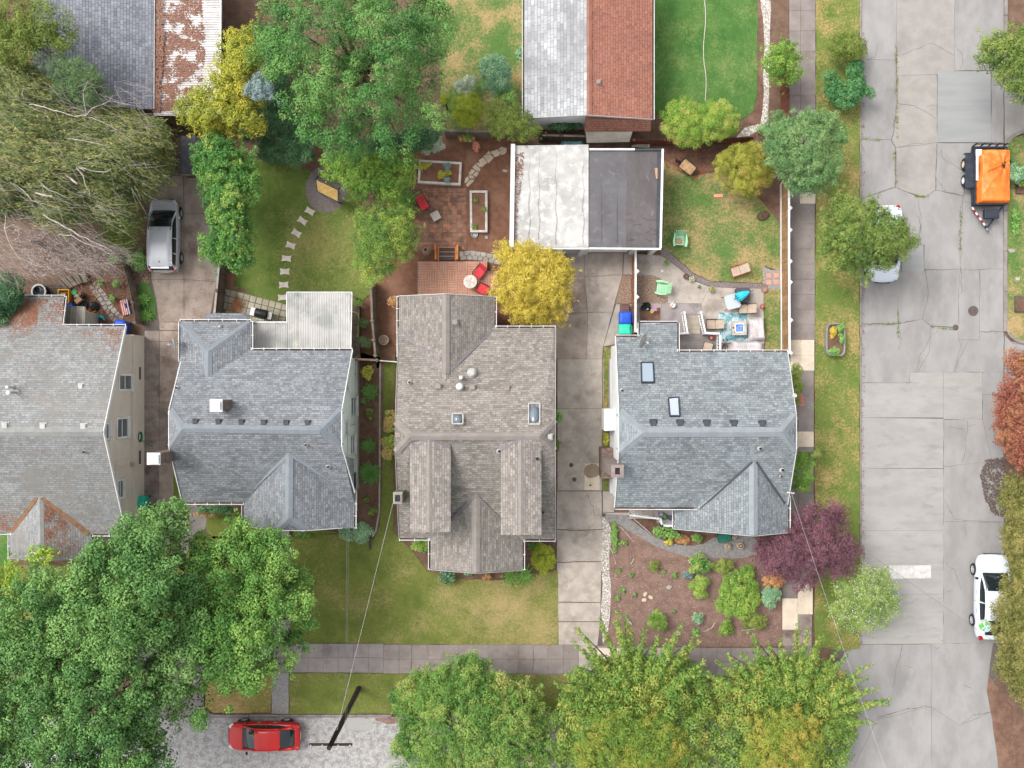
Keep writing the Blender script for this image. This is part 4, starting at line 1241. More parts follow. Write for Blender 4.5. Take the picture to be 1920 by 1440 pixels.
mbp.build('roof_seam',M['greige_wall'],sh1); barge(sh1,[(117,573,2.3),(161,576,2.3)],M['vent_grey'],.05,.12,0.0)
# ---------------- house 2: blue-grey roof
h2 = thing('house','white house under a blue-grey roof with six black vents along its ridge','house',P(490,810,0))
e,r_ = 4.6,7.5
zj = 6.8
roof(h2,[
 [(343,803,r_),(600,807,r_),(640,769,zj),(660,657,e),(340,657,e),(318,769,zj)],
 [(343,803,r_),(318,769,zj),(318,839,zj)],[(600,807,r_),(640,838,zj),(640,769,zj)],
 [(343,803,r_),(318,839,zj),(343,942,e),(664,942,e),(640,838,zj),(600,807,r_)],
 [(390,660,5.6),(390,735,5.6),(338,735,e - .05),(338,603,e - .05)],[(390,660,5.6),(338,603,e - .05),(470,603,e - .05)],[(390,660,5.6),(470,603,e - .05),(470,735,e - .05),(390,735,5.6)],
 [(542,830,6.62),(541,972,6.62),(521,993,6.1),(457,986,4.5),(457,860,4.5)],[(542,830,6.62),(664,860,4.5),(664,990,4.5),(572,994,6.1),(541,972,6.62)],[(541,972,6.62),(572,994,6.1),(521,993,6.1)],
 [(386,590,3.2),(400,587,3.2),(455,587,3.2),(468,590,3.1),(470,612,3.6),(384,612,3.6)],
],SH['h2'])
for a,b in (((343,803,r_),(600,807,r_)),((343,803,r_),(318,769,zj)),((343,803,r_),(318,839,zj)),((600,807,r_),(640,769,zj)),((600,807,r_),(640,838,zj)),
   ((390,660,5.6),(390,712,5.6)),((390,660,5.6),(339,604,e - .05)),((390,660,5.6),(469,604,e - .05)),((542,850,6.62),(541,972,6.62)),((541,972,6.62),(521,993,6.1)),((541,972,6.62),(572,994,6.1))):
 cap(h2,a,b,SH['cap_h2'],0.42)
for a,b in (((541,852,6.63),(457,932,4.72)),((543,852,6.63),(660,925,4.85))): strip_on(h2,a,b,.16,SH['cap_h2'],'valley',lift=.01)
barge(h2,[(661,657,e),(641,769,zj),(641,838,zj),(665,922,4.9)]); barge(h2,[(339,680,5.0),(317,769,zj),(317,839,zj),(342,942,e)])
barge(h2,[(457,987,4.5),(521,994,6.1),(572,995,6.1),(640,990,4.9)],w=.05)
gutter(h2,(338,602,e - .05),(470,602,e - .05),(0,-1)); gutter(h2,(338,603,e - .05),(338,678,e - .05),(1,0),hang=False); gutter(h2,(471,603,e - .05),(471,655,e - .05),(-1,0))
gutter(h2,(471,656,e),(660,656,e),(0,-1)); gutter(h2,(343,943,e),(457,943,e),(0,1)); gutter(h2,(456,943,4.5),(456,986,4.5),(1,0)); gutter(h2,(665,922,4.5),(665,990,4.5),(-1,0))
X2 = -9.35; X2l = -18.15
Yb = P(0,657,e).y - .35; Yf = P(0,942,e).y + .35; Yr = P(0,805,r_).y
body_x(h2,X2l,X2,Yb,Yr,Yf,4.45,7.0,4.45,M['white_wall'],clip=(P(0,769,zj).y - .05,P(0,838,zj).y + .05,6.5))
MB().box(((P(404,0,e).x),P(0,640,e).y - .6,2.2),(3.4,3.2,4.4)).build('wing_wall',M['white_wall'],h2)
xl,xr_ = P(457,0,4.5).x + .35,X2
body_y(h2,P(0,990,4.5).y + .4,Yf + 1,xl,xr_,P(542,0,6.62).x,4.3,4.3,6.2,M['white_wall'],'porch_wall')
MB().box((X2 + .06,(Yb + Yf) / 2,.35),(.1,Yb - Yf,.7)).build('plinth',M['grey_wall'],h2)
for a in ((656,667,744,780),(644.5,651,789,817),(655,664,815,851),(647,652,720,734)): win_x(h2,X2,1,*a,trim=.09)
for px in (367,410,453,495,537,577): vent(h2,px,791 + (px - 367) * .012,7.22,.26,M['vent_dark'])
pipe(h2,333,727,6.0,.25,.05); pipe(h2,574,834,6.95,.25,.055); pipe(h2,616,875,6.1,.3,.06); pipe(h2,413,612,4.8,.2,.05,M['white'])
ch = chimney(h2,406,760,.5,.5,6.2,8.4,M['stucco_brown'],M['white'],flue=False,over=.08)
chimney(h2,289,860,.62,.55,0,8.5,M['stucco_brown'],M['white'],flue=False,over=.04)
wb = MB()
def wp2(px,py,X=X2 + .02):
 z = 60 * (1 - X * 31 / (px - 960)); k = (1 - z / 60) / 31
 return Vector((X,(720 - py) * k,z))
for a in ([(652,800),(652,985)],[(652,800),(672,793)]): wb.tube([wp2(*p) for p in a],.02,5)
wb.tube([wp2(669,700),wp2(664,702)],.03,5)
wb.build('conduit',M['grey_wall'],h2)
def aerial(name,label,c,arm,dish_r,aim,m=M['galv']):
 t = thing(name,label,'satellite dish',c)
 MB().tube([c,c + Vector((0,0,.45)),c + Vector((arm[0] * .3,arm[1] * .3,.55))],.025,6).build('mast',M['vent_grey'],t)
 a = Vector(aim).normalized(); rot = a.to_track_quat('Z','Y').to_matrix()
 o = c + Vector((arm[0] * .3,arm[1] * .3,.6))
 MB().lathe([(.01,0),(dish_r * .5,.03 * dish_r),(dish_r,.16 * dish_r),(dish_r,.13 * dish_r),(dish_r * .5,-.01),(.01,-.03)],o,20,m=rot).build('dish',m,t,smooth=True)
 f = o + a * dish_r * .9 + Vector((0,0,-dish_r * .3))
 MB().tube([o + Vector((0,0,-dish_r * .6)),f],.02,5).build('feed_arm',M['vent_grey'],t)
 MB().lathe([(.05,-.06),(.06,0),(.05,.08)],f,8,m=rot).build('receiver',M['vent_grey'],t)
 return t
aerial('satellite_dish','small thin satellite dish on the corner of the blue-grey roof above the left driveway',P(338,645,4.7),(-.4,0),.36,(-.9,-.2,.45))
pc = thing('patio_cover','white corrugated plastic patio cover joined to the back of the blue-grey roofed house','patio cover',P(565,600,0))
def corr(x0,x1,y0,y1,z,zb):
 mb = MB(); vs = []; n = int(round((x1 - x0) / 3.25)) * 4
 for i in range(n + 1):
  f = i / n; h = .022 * math.cos(f * n / 4 * 2 * math.pi)
  x = x0 + (x1 - x0) * f
  a,b = P(x,y0,z),P(x,y1,zb)
  vs += [(a.x,a.y,z + h),(b.x,b.y,zb + h)]
 mb.add(vs,[(2 * i,2 * i + 1,2 * i + 3,2 * i + 2) for i in range(n)])
 return mb.build('panel',M['cover_panel'],pc)
k = 0
for x0 in (538.5,558.7,578.4,598.1,617.8,637.5):
 corr(x0,min(x0 + 19.6,659.5),549,655,2.75 + .012 * (k % 2),3.0 + .012 * (k % 2)); k += 1
for x0 in (472,494,516): corr(x0,x0 + 22,604,655,2.72 + .012 * (k % 2),2.98 + .012 * (k % 2)); k += 1
bb = MB()
for y in (550,583,618,652): bb.bar(P(539,y,2.68),P(659,y,2.68),.05,.1)
for y in (606,630,652): bb.bar(P(472,y,2.66),P(538,y,2.66),.05,.1)
bb.build('batten',M['white'],pc)
tb = MB()
tb.bar(P(538,548,2.72),P(660,548,2.72),.05,.14); tb.bar(P(660,548,2.74),P(658,655,3.0),.05,.1); tb.bar(P(538,548,2.74),P(538,605,2.86),.05,.1); tb.bar(P(470,604,2.74),P(540,604,2.74),.07,.14)
tb.build('edge_trim',M['white'],pc)
pb = MB()
for x,y in ((543,552),(600,552),(655,552),(474,608)):
 c = P(x,y,2.6); MB().box((c.x,c.y,1.3),(.1,.1,2.6)).build('post',M['white'],pc)
dk = thing('deck','narrow weathered timber deck beside the white patio cover','deck',P(668,620,0))
MB().prism(px2xy([(600,570),(674,574),(676,672),(600,672)],.4),.05,.36).build('frame',M['wood_dark'],dk)
for k in range(26):
 y = 575 + k * 3.75
 MB().bar(P(640,y,.4),P(674.5 + (0 if y > 580 else -6),y + .3,.4),.105,.035).build('board',M['wood_grey'],dk)
# ---------------- house 3: brown-grey roof in the middle
h3 = thing('house','house in the middle with a brown-grey shingle roof, two long dormers and a front gable','house',P(893,815,0))
e,r_,zj = 4.0,7.5,6.7
def zf3(y): return r_ - (y - 818) * (r_ - e) / (1010 - 818)
roof(h3,[
 [(770,818,r_),(1012,818,r_),(1040,786,zj),(1041,615,e),(748,615,e),(742,790,zj)],
 [(770,818,r_),(742,790,zj),(742,848,zj)],[(1012,818,r_),(1040,845,zj),(1040,786,zj)],
 [(770,818,r_),(742,848,zj),(749,1009,e),(1041,1011,e),(1040,845,zj),(1012,818,r_)],
 [(836,552,5.6),(748,556,3.95),(748,680,3.95),(836,735,5.6)],[(836,552,5.6),(836,735,5.6),(927,680,3.95),(927,557,3.95)],
 [(893,915,5.46),(893,1074,5.46),(807,1067,3.94),(807,950,3.94)],[(893,915,5.46),(980,950,3.94),(980,1068,3.94),(893,1074,5.46)],
 [(805,815,7.44),(805,998,7.44),(769,998,7.12),(769,815,7.12)],[(805,815,7.44),(845,815,7.12),(845,998,7.12),(805,998,7.44)],
 [(977,815,7.44),(977,1003,7.44),(939,1003,7.12),(939,815,7.12)],[(977,815,7.44),(1015,815,7.12),(1015,1003,7.12),(977,1003,7.44)],
],SH['h3'])
for a,b in (((770,818,r_),(1012,818,r_)),((770,818,r_),(742,790,zj)),((770,818,r_),(742,848,zj)),((1012,818,r_),(1040,786,zj)),((1012,818,r_),(1040,845,zj)),((836,553,5.6),(836,700,5.6)),((893,935,5.46),(893,1073,5.46)),
   ((805,824,7.44),(805,997,7.44)),((977,824,7.44),(977,1002,7.44))):
 cap(h3,a,b,SH['cap_h3'],0.4)
for a,b in (((750,618,4.05),(834,702,5.52)),((926,617,4.03),(838,702,5.52)),((805,824,7.42),(771,840,7.14)),((807,824,7.42),(843,840,7.14)),((975,824,7.42),(941,842,7.14)),
   ((889,932,5.46),(846,974,4.72)),((897,932,5.46),(938,974,4.72))):
 strip_on(h3,a,b,.09,SH['valley'],'valley',lift=.025)
barge(h3,[(748,555,3.95),(836,551,5.6),(927,556,3.95)],w=.04); barge(h3,[(807,1068,3.94),(893,1075,5.46),(980,1069,3.94)],M['vent_grey'],w=.04)
barge(h3,[(747,616,e),(741,790,zj),(741,848,zj),(748,1009,e)],M['vent_grey'],w=.04); barge(h3,[(1042,616,e),(1041,786,zj),(1041,845,zj),(1042,1011,e)],M['vent_grey'],w=.05)
gutter(h3,(747,556,3.95),(747,668,3.95),(1,0)); gutter(h3,(928,557,3.95),(928,613,3.95),(-1,0)); gutter(h3,(929,614,e),(1041,614,e),(0,-1))
gutter(h3,(749,1010,e),(806,1010,e),(0,1)); gutter(h3,(806,1010,3.94),(806,1067,3.94),(1,0)); gutter(h3,(981,1012,3.94),(981,1068,3.94),(-1,0)); gutter(h3,(982,1012,e),(1041,1012,e),(0,1))
Yb,Yf,Yr = P(0,615,e).y - .35,P(0,1010,e).y + .35,P(0,818,r_).y
x0,x1 = P(748,0,e).x + .3,P(1041,0,e).x - .3
body_x(h3,x0,x1,Yb,Yr,Yf,3.85,7.0,3.85,M['green_wall'],clip=(P(0,790,zj).y,P(0,846,zj).y,6.4))
body_y(h3,Yb - .5,P(0,556,3.95).y - .35,x0,P(927,0,3.95).x - .3,P(836,0,5.6).x,3.8,3.8,5.2,M['green_wall'],'wing_wall')
body_y(h3,P(0,1067,3.94).y + .4,Yf + .5,P(807,0,3.94).x + .3,P(980,0,3.94).x - .3,P(893,0,5.46).x,3.8,3.8,5.1,M['green_wall'],'porch_wall')
for xa,xb,yb_ in ((774,840,990),(944,1010,995)):
 a,b = P(xa,yb_,7).x,P(xb,yb_,7).x
 y0,y1 = P(0,yb_,7.0).y,P(0,830,7.2).y
 MB().box(((a + b) / 2,(y0 + y1) / 2,5.6),(b - a,y1 - y0,2.86)).build('dormer_wall',M['green_wall'],h3)
vent(h3,853,604,5.3,.3,M['vent_brown'])
for px,py in ((822,724),(886,726),(951,728)): vent(h3,px,py,zf3(912 - (py - 724)) if False else e + (py - 615) * 3.5 / 203,.27,M['vent_brown'])
vent(h3,747,816,6.85,.26,M['vent_brown']); vent(h3,1030,819,6.95,.28,M['vent_grey'])
skylight(h3,[(848,777),(868,777),(868,796),(848,796)],6.85,7.15,True); skylight(h3,[(991,758),(1012,758),(1012,797),(991,797)],6.5,7.15,True)
pipe(h3,885,699,5.5,.2,.12,M['vent_grey'],M['vent_grey']); pipe(h3,865,708,5.6,.35,.06,M['white'],M['white']); pipe(h3,862,725,5.9,.3,.1,M['white'],M['white']); pipe(h3,768,717,5.75,.2,.06); pipe(h3,936,846,6.98,.2,.07); pipe(h3,1007,860,7.2,.2,.07,flash=False); pipe(h3,1018,961,4.9,.2,.05,flash=False)
c3 = chimney(h3,746,934,.5,.62,0,6.9,mat('green render',C(158,190,160),C(146,178,150),2,grain=.04),None)
dk = thing('deck','pink-brown parquet tile deck behind the brown-grey roofed house','deck',P(850,520,0))
MB().prism(px2xy([(782,490),(913,490),(913,508),(948,508),(990,560),(990,615),(782,615)],.46),.02,.455).build('frame',M['wood_grey'],dk)
MB().prism(px2xy([(784,491),(912,491),(912,510),(946,510),(988,560),(988,614),(784,614)],.46),.40,.468).build('tile_backing',M['deck_gap'],dk)
def decktile(vertical):
 mb = MB(); s = .585
 for k in range(6):
  a = -s / 2 + (k + .5) * s / 6
  mb.box((a,0,0) if vertical else (0,a,0),(s / 6 - .022,s,.03) if vertical else (s,s / 6 - .022,.03))
 return mb
tiles = {}
pat = ["HHVHVHVH","HVHVHVHV","VHVHVHVH","HVHVHVHV","VHVHVHVH","HVHVHVHV","VHVHVHVH"]
for j in range(7):
 for i in range(11):
  x,y = 793.2 + i * 18.55,499.4 + j * 18.4
  if j == 0 and i > 6: continue
  if x > 985 or (i > 7 and x > 920 + (y - 505) * 1.2): continue
  v = (pat[j % 7] + "HVH")[i] == 'V'
  mk = 'deck_dark' if (x > 928 and y > 560) else 'deck_tile'
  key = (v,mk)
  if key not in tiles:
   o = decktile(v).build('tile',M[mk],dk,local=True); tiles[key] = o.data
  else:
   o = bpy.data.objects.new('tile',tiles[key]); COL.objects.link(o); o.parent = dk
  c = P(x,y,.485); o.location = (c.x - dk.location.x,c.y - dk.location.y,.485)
st = thing('steps','orange-stained wooden steps with grey treads leading up to the parquet deck','steps',P(836,474,0))
for k,(ya,yb_,z) in enumerate(((464.5,471.5,.16),(473,480,.3),(481,488,.44))):
 a,b = P(822,ya,z),P(856,yb_,z)
 MB().box(((a.x + b.x) / 2,(a.y + b.y) / 2,z),(b.x - a.x,abs(b.y - a.y),.03)).build('tread',M['vent_dark'],st)
 MB().bar(P(822,ya - .6,z),P(856,ya - .6,z),.045,.06).build('nosing',M['wood_orange'],st)
for x,x2 in ((822,816),(854.5,857.5)):
 MB().bar(P(x,464,.1),P(x,489,.55),.09,.2).build('stringer',M['wood_orange'],st)
 MB().bar(P(x2,459,.75),P(x2 + (1.2 if x < 840 else 0),486,1.1),.1,.05).build('handrail',M['wood_orange'],st)
 for y,zt in ((461,.76),(485,1.06)):
  a = P(x2,y,0); a = P(x2,y,zt); MB().box((a.x,a.y,zt / 2),(.08,.08,zt)).build('rail_post',M['wood_orange'],st)
# ---------------- house 4: pale blue-grey roof on the right
h4 = thing('house','white corner house under a pale blue-grey roof with two flat skylights','house',P(1320,810,0))
e,r_,zj = 4.6,7.0,6.4
sl = (r_ - e) / (811 - 660)
roof(h4,[
 [(1205,811,r_),(1440,811,r_),(1466,810,r_),(1492,778,zj),(1476,660,e),(1270,660,e),(1270,606,e - 54 * sl),(1200,606,e - 54 * sl),(1200,632,e - 28 * sl),(1155,632,e - 28 * sl),(1161,772,zj)],
 [(1205,811,r_),(1161,772,zj),(1161,848,zj)],[(1466,810,r_),(1492,845,zj),(1492,778,zj)],
 [(1205,811,r_),(1161,848,zj),(1153,951,e),(1476,951,e),(1492,845,zj),(1466,810,r_)],
 [(1413,835,6.1),(1413,1004,6.1),(1265,991,4.0),(1265,835,4.0)],[(1413,835,6.1),(1478,835,4.6),(1478,998,4.6),(1413,1004,6.1)],
],SH['h4'])
for a,b in (((1205,811,r_),(1464,810,r_)),((1205,811,r_),(1161,772,zj)),((1205,811,r_),(1161,848,zj)),((1466,810,r_),(1492,778,zj)),((1466,810,r_),(1492,845,zj)),((1413,866,6.1),(1413,1003,6.1))):
 cap(h4,a,b,SH['cap_h4'],0.5)
for a,b in (((1410,866,6.08),(1312,955,4.62)),((1418,866,6.08),(1471,944,4.75))): strip_on(h4,a,b,.1,SH['valley_dark'],'valley',lift=.045,t=.05)
barge(h4,[(1154,632,e - 28 * sl),(1160,772,zj),(1160,848,zj),(1152,951,e)]); barge(h4,[(1477,660,e),(1493,778,zj),(1493,845,zj),(1477,945,4.7)],w=.04)
barge(h4,[(1265,992,4.0),(1413,1005,6.1),(1478,999,4.6)],w=.03)
gutter(h4,(1270,659,e),(1476,659,e),(0,-1)); gutter(h4,(1200,605,e - 54 * sl),(1270,605,e - 54 * sl),(0,-1),hang=False); gutter(h4,(1155,631,e - 28 * sl),(1199,631,e - 28 * sl),(0,-1),hang=False)
gutter(h4,(1199,606,e - 54 * sl),(1199,632,e - 28 * sl),(1,0),hang=False); gutter(h4,(1271,606,e - 54 * sl),(1271,660,e),(-1,0),hang=False); gutter(h4,(1153,952,e),(1310,953,e),(0,1),hang=False)
gutter(h4,(1264,956,4.0),(1264,990,4.0),(1,0)); gutter(h4,(1479,930,4.6),(1479,998,4.6),(-1,0))
X4 = 5.94
Yb,Yf,Yr = P(0,660,e).y - .3,P(0,951,e).y + .35,P(0,811,r_).y
xr4 = P(1476,0,e).x - .3
body_x(h4,X4,xr4,Yb,Yr,Yf,4.45,6.6,4.45,M['white_wall'],clip=(P(0,772,zj).y,P(0,848,zj).y,6.15))
MB().box(((X4 + .03 + P(1270,0,4).x - .3) / 2,1.5,1.9),(P(1270,0,4).x - .33 - X4,1.5,3.7)).build('wing_wall',M['white_wall'],h4)
a,b = P(1202,608,3.6).x + .2,P(1270,608,3.6).x - .2
MB().box(((a + b) / 2,2.35,1.65),(b - a,1.5,3.28)).build('wing_wall',M['white_wall'],h4)
MB().box(((P(1290,0,4).x + xr4) / 2 - .1,(Yf + P(0,985,4).y) / 2,1.95),(xr4 - P(1290,0,4).x,Yf - P(0,985,4).y,3.9)).build('porch_wall',M['white_wall'],h4)
MB().box((X4 - .05,(Yb + Yf) / 2,.4),(.1,Yb - Yf,.8)).build('plinth',M['grey_wall'],h4)
for px in (1225,1275,1325,1376,1429): vent(h4,px,793 + (px - 1225) * .01,6.72,.32,M['vent_dark'])
skylight(h4,[(1202,681),(1224,681),(1226,718),(1203,718)],4.95,5.55); skylight(h4,[(1253,748),(1272,746),(1274,781),(1256,781)],6.0,6.55,m=mat('skylight pale',C(176,184,204),rough=.1,spec=.7))
pipe(h4,1166,732,5.75,.2,.06); pipe(h4,1424,841,6.5,.25,.06); pipe(h4,1466,881,5.8,.25,.07); pipe(h4,1463,893,5.6,.25,.04); pipe(h4,1490,742,5.85,.2,.06,M['white'])
bw = MB().box((P(1141,787,2.4).x + .12,P(0,787,2.4).y,1.75),(.75,1.25,1.9)).build('bay_window',M['white_wall'],h4)
a = P(1137,767,2.7); b = P(1153,806,2.7)
MB().slab([(a.x,a.y,2.72),(b.x,a.y,2.98),(b.x,b.y,2.98),(a.x,b.y,2.72)],.07).build('bay_roof',M['white'],bw)
MB().box((P(1137,787,1.9).x - .02,P(0,787,1.9).y,1.9),(.03,1.0,1.0)).build('pane',M['glass'],bw)
cz = P(1143,868,0)
chs = MB().box((5.62,P(0,868,1.5).y,.95),(.75,1.75,1.9)).build('chimney',M['brick'],h4)
cy = P(0,868,1.9).y
MB().box((5.62,cy - .55,1.93),(.7,.5,.06)).build('shoulder',M['brick'],chs); MB().box((5.62,cy + .55,1.93),(.7,.5,.06)).build('shoulder',M['brick'],chs)
bb = MB()
for i in range(6):
 for j in range(3):
  for sg in (-1,1): bb.box((5.35 + j * .25,cy + sg * (.38 + i * .075),1.97),(.2,.06,.03))
bb.build('brickwork',M['brick'],chs)['kind'] = 'stuff'
top = P(1157.5,883,7.3)
lo = Vector((5.55,cy,1.9))
MB().add([(lo.x + sx * .36,lo.y + sy * .36,1.9) for sx,sy in ((-1,-1),(1,-1),(1,1),(-1,1))] + [(top.x + sx * .3,top.y + sy * .3,7.3) for sx,sy in ((-1,-1),(1,-1),(1,1),(-1,1))],
  [(0,1,5,4),(1,2,6,5),(2,3,7,6),(3,0,4,7),(4,5,6,7)]).build('shaft',M['stucco_brown'],chs)
fb = MB()
for sg in (-1,1):
 fb.box((top.x + sg * .23,top.y,7.36),(.2,.68,.12)); fb.box((top.x,top.y + sg * .26,7.36),(.27,.16,.12))
fb.build('chimney_rim',M['stucco_brown'],chs)
MB().box((top.x,top.y,7.32),(.27,.36,.02)).build('flue_opening',M['black'],chs)
aerial('satellite_dish','oval grey satellite dish on the pale blue-grey roof near the bins',P(1196,640,4.4),(.5,.1),.42,(.8,-.35,.45),m=M['vent_grey'])
MB().tube([P(1478,922,4.7),P(1484,924,5.6)],.04,8).build('service_mast',M['vent_grey'],h4)
MB().bar(P(1476,923,5.1),P(1489,925,5.5),.06,.06).build('mast_bracket',M['white'],h4)
def railing(parent,a,b,z,h=.95,w=.07,n=None):
 a,b = P(*a,z),P(*b,z)
 L = (b - a).length; d = (b - a).normalized()
 r = MB().bar(a + Vector((0,0,h)),b + Vector((0,0,h)),w * 1.6,.05).bar(a + Vector((0,0,.1)),b + Vector((0,0,.1)),w,.05).build('railing',M['white'],parent)
 n = n or max(2,int(L / .16))
 bl = MB().box((0,0,0),(.05,.05,h - .1)).build('baluster',M['white'],r,local=True)
 for i in range(n):
  o = bl if i == 0 else bpy.data.objects.new('baluster',bl.data)
  if i: COL.objects.link(o); o.parent = r
  p = a + d * (L * (i + .5) / n)
  o.location = (p.x - parent.location.x,p.y - parent.location.y,z + h / 2)
 pm = MB()
 for p in (a,b): MB().box((p.x,p.y,z + h / 2 + .03),(.1,.1,h + .1)).build('rail_post',M['white'],r)
 return r
po = thing('porch','small grey back porch with white railings and steps, beside the covered sofas','porch',P(1310,640,0))
a,b = P(1272,627,1.0),P(1346,662,1.0)
MB().box(((a.x + b.x) / 2,(a.y + b.y) / 2,.45),(b.x - a.x,a.y - b.y,.9)).build('platform',M['grey_wall'],po)
bm_ = mat('porch boards',C(150,142,138),C(138,130,126),2,grain=.06,objvar=.05)
for k in range(9):
 y0 = a.y - (a.y - b.y) * (k + .5) / 9
 MB().box(((a.x + b.x) / 2,y0,.92),(b.x - a.x,(a.y - b.y) / 9 - .012,.035)).build('board',bm_,po)
for k,(y0,z) in enumerate(((622,.78),(613,.6),(604.5,.42),(596,.24))):
 c0,c1 = P(1283,y0 + 4,z),P(1313,y0 - 4.5,z)
 MB().box(((c0.x + c1.x) / 2,(c0.y + c1.y) / 2,z - .03),(c1.x - c0.x,c1.y - c0.y,.05)).build('tread',M['paver_grey'],po)
for x0,x1 in ((1278,1284),(1309,1317)):
 p0,p1 = P(x1,626,.95),P(x0,588,.12)
 dd = (p1 - p0)
 r = MB().bar(p0 + Vector((0,0,.9)),p1 + Vector((0,0,.9)),.1,.06).bar(p0 + Vector((0,0,.12)),p1 + Vector((0,0,.12)),.07,.05).build('railing',M['white'],po)
 for i in range(9):
  p = p0 + dd * ((i + .5) / 9); MB().box((p.x,p.y,p.z + .5),(.05,.05,.8)).build('baluster',M['white'],r)
 for p in (p0,p1): MB().box((p.x,p.y,p.z + .5),(.11,.11,1.05)).build('rail_post',M['white'],r)
railing(po,(1318,626),(1345,627),.95); railing(po,(1344,627),(1344,660),.95); railing(po,(1272,627),(1282,626),.95,n=2)
fs = thing('steps','concrete front steps with white railings on the corner house','steps',P(1220,960,0))
for k in range(5):
 x0 = 1180 + k * 12
 c0,c1 = P(x0,951,.25 + .2 * k),P(x0 + 12.5,962,.25 + .2 * k)
 MB().box(((c0.x + c1.x) / 2,(c0.y + c1.y) / 2 - .1,(.25 + .2 * k) / 2),(c1.x - c0.x,abs(c1.y - c0.y) + .5,.25 + .2 * k)).build('step',M['concrete'],fs)
c0,c1 = P(1236,950,1.2),P(1268,984,1.2)
MB().box(((c0.x + c1.x) / 2,(c0.y + c1.y) / 2,.6),(c1.x - c0.x,abs(c1.y - c0.y),1.2)).build('landing',M['grey_wall'],fs)
railing(fs,(1179,962),(1234,969),.7); railing(fs,(1234,969),(1237,981),1.15,n=3); railing(fs,(1237,981),(1263,982),1.15)
# ---------------- the pair of garages
def garage(name,label,rect,z,m,door_px,base_y):
 (x0,y0),(x1,y1) = rect
 g = thing(name,label,'garage',P((x0 + x1) / 2,(y0 + y1) / 2,0))
 a,b = P(x0,y0,z),P(x1,y1,z)
 return g,a,b
gw,a,b = garage('garage','garage with a flat white-coated roof, left one of the adjoining pair',((966,273),(1103.5,462)),3.2,None,None,478)
MB().slab([P(966,273,3.2),P(1103.5,271,3.2),P(1103.5,463,3.12),P(965,463,3.12)],.12).build('roof',M['roof_white'],gw)
rb = MB()
for x,wv in ((992,.06),(1010,.05),(1042,.06),(1093,.12)): rb.tube([P(x + 1.5 * math.sin(y * .11),y,3.19) for y in range(276,463,7)],[.014 + .014 * abs(math.sin(y * .7 + x)) for y in range(276,463,7)],5)
rb.build('membrane_seam',M['roof_white'],gw)
MB().bar(P(962,271,3.3),P(959,464,3.25),.24,.35).build('parapet',M['white'],gw)
MB().bar(P(955,466,3.12),P(1104,466,3.12),.1,.16).build('fascia',M['white'],gw)
xa,xb = P(966,0,3.1).x - .2,P(1103.5,0,3.1).x; ya,yb_ = P(0,276,3.1).y,P(0,462,3.1).y
MB().box(((xa + xb) / 2,(ya + yb_) / 2 + .1,1.5),(xb - xa,ya - yb_ - .2,3.0)).build('wall',M['grey_wall'],gw)
MB().box((P(1045,0,1).x,yb_ - .0,1.15),(2.7,.08,2.3)).build('garage_door',M['grey_wall'],gw)
MB().box((P(1089,0,1).x,yb_ - .08,1.4),(.3,.2,2.8)).build('pilaster',M['white'],gw)
gd,a,b = garage('garage','garage with a flat dark bitumen roof, right one of the adjoining pair',((1105,281),(1243,464)),3.2,None,None,478)
MB().slab([P(1105,282,3.16),P(1176,282,3.16),P(1173.5,464,3.08),P(1104,464,3.08)],.1).build('roof',M['roof_dark'],gd)
MB().slab([P(1176,282,3.15),P(1238,282,3.15),P(1236,464,3.07),P(1173.5,464,3.07)],.1).build('roof',M['roof_dark_warm'],gd)
rb = MB()
for x in (1128,1157): rb.tube([P(x,y,3.12) for y in range(284,464,9)],.02,4)
r = random.Random(5)
for k in range(34):
 x,y = r.uniform(1180,1232),r.uniform(300,450); l = r.uniform(8,26)
 rb.tube([P(x + l * t,y + 2.5 * math.sin(t * 3 + k),3.1) for t in np.linspace(-.5,.5,6)],[.004,.014,.02,.02,.014,.004],4)
rb.build('membrane_seam',M['roof_dark'],gd)
MB().bar(P(1242,280,3.2),P(1238,466,3.15),.12,.3).build('parapet',M['white'],gd)
MB().bar(P(1103,466,3.1),P(1239,467,3.1),.1,.2).build('fascia',M['white'],gd)
MB().bar(P(1105,280.5,3.2),P(1190,280.5,3.2),.1,.2).build('fascia',M['white'],gd); MB().bar(P(1190,281,3.2),P(1240,281,3.2),.1,.2).build('fascia',M['vent_dark'],gd)
MB().bar(P(1236,284,3.2),P(1233.5,462,3.14),.16,.1).build('upstand',M['vent_dark'],gd)
xa,xb = P(1104,0,3.0).x,P(1237,0,3.0).x
MB().box(((xa + xb) / 2,(ya + yb_) / 2 - .02,1.48),(xb - xa,ya - yb_ - .3,2.96)).build('wall',M['grey_wall'],gd)
MB().box((P(1140,0,1).x,yb_ + .12,1.15),(2.5,.1,2.3)).build('garage_door',M['white_wall'],gd)
for x in (1098,1186,1222): MB().box((P(x,0,1).x,yb_ + .0,1.4),(.28,.2,2.8)).build('pilaster',M['white'],gd)
MB().box(P(1232,325,3.2),(.2,.62,.03),R(8)).build('patch',M['cardboard'],gd)
litter(gw,260,M['dead_leaf'],[(966,290),(982,285),(980,330),(972,380),(968,450),(964,450)],lambda x,y: 3.22,seed=12,thr=-.3,size=.05)
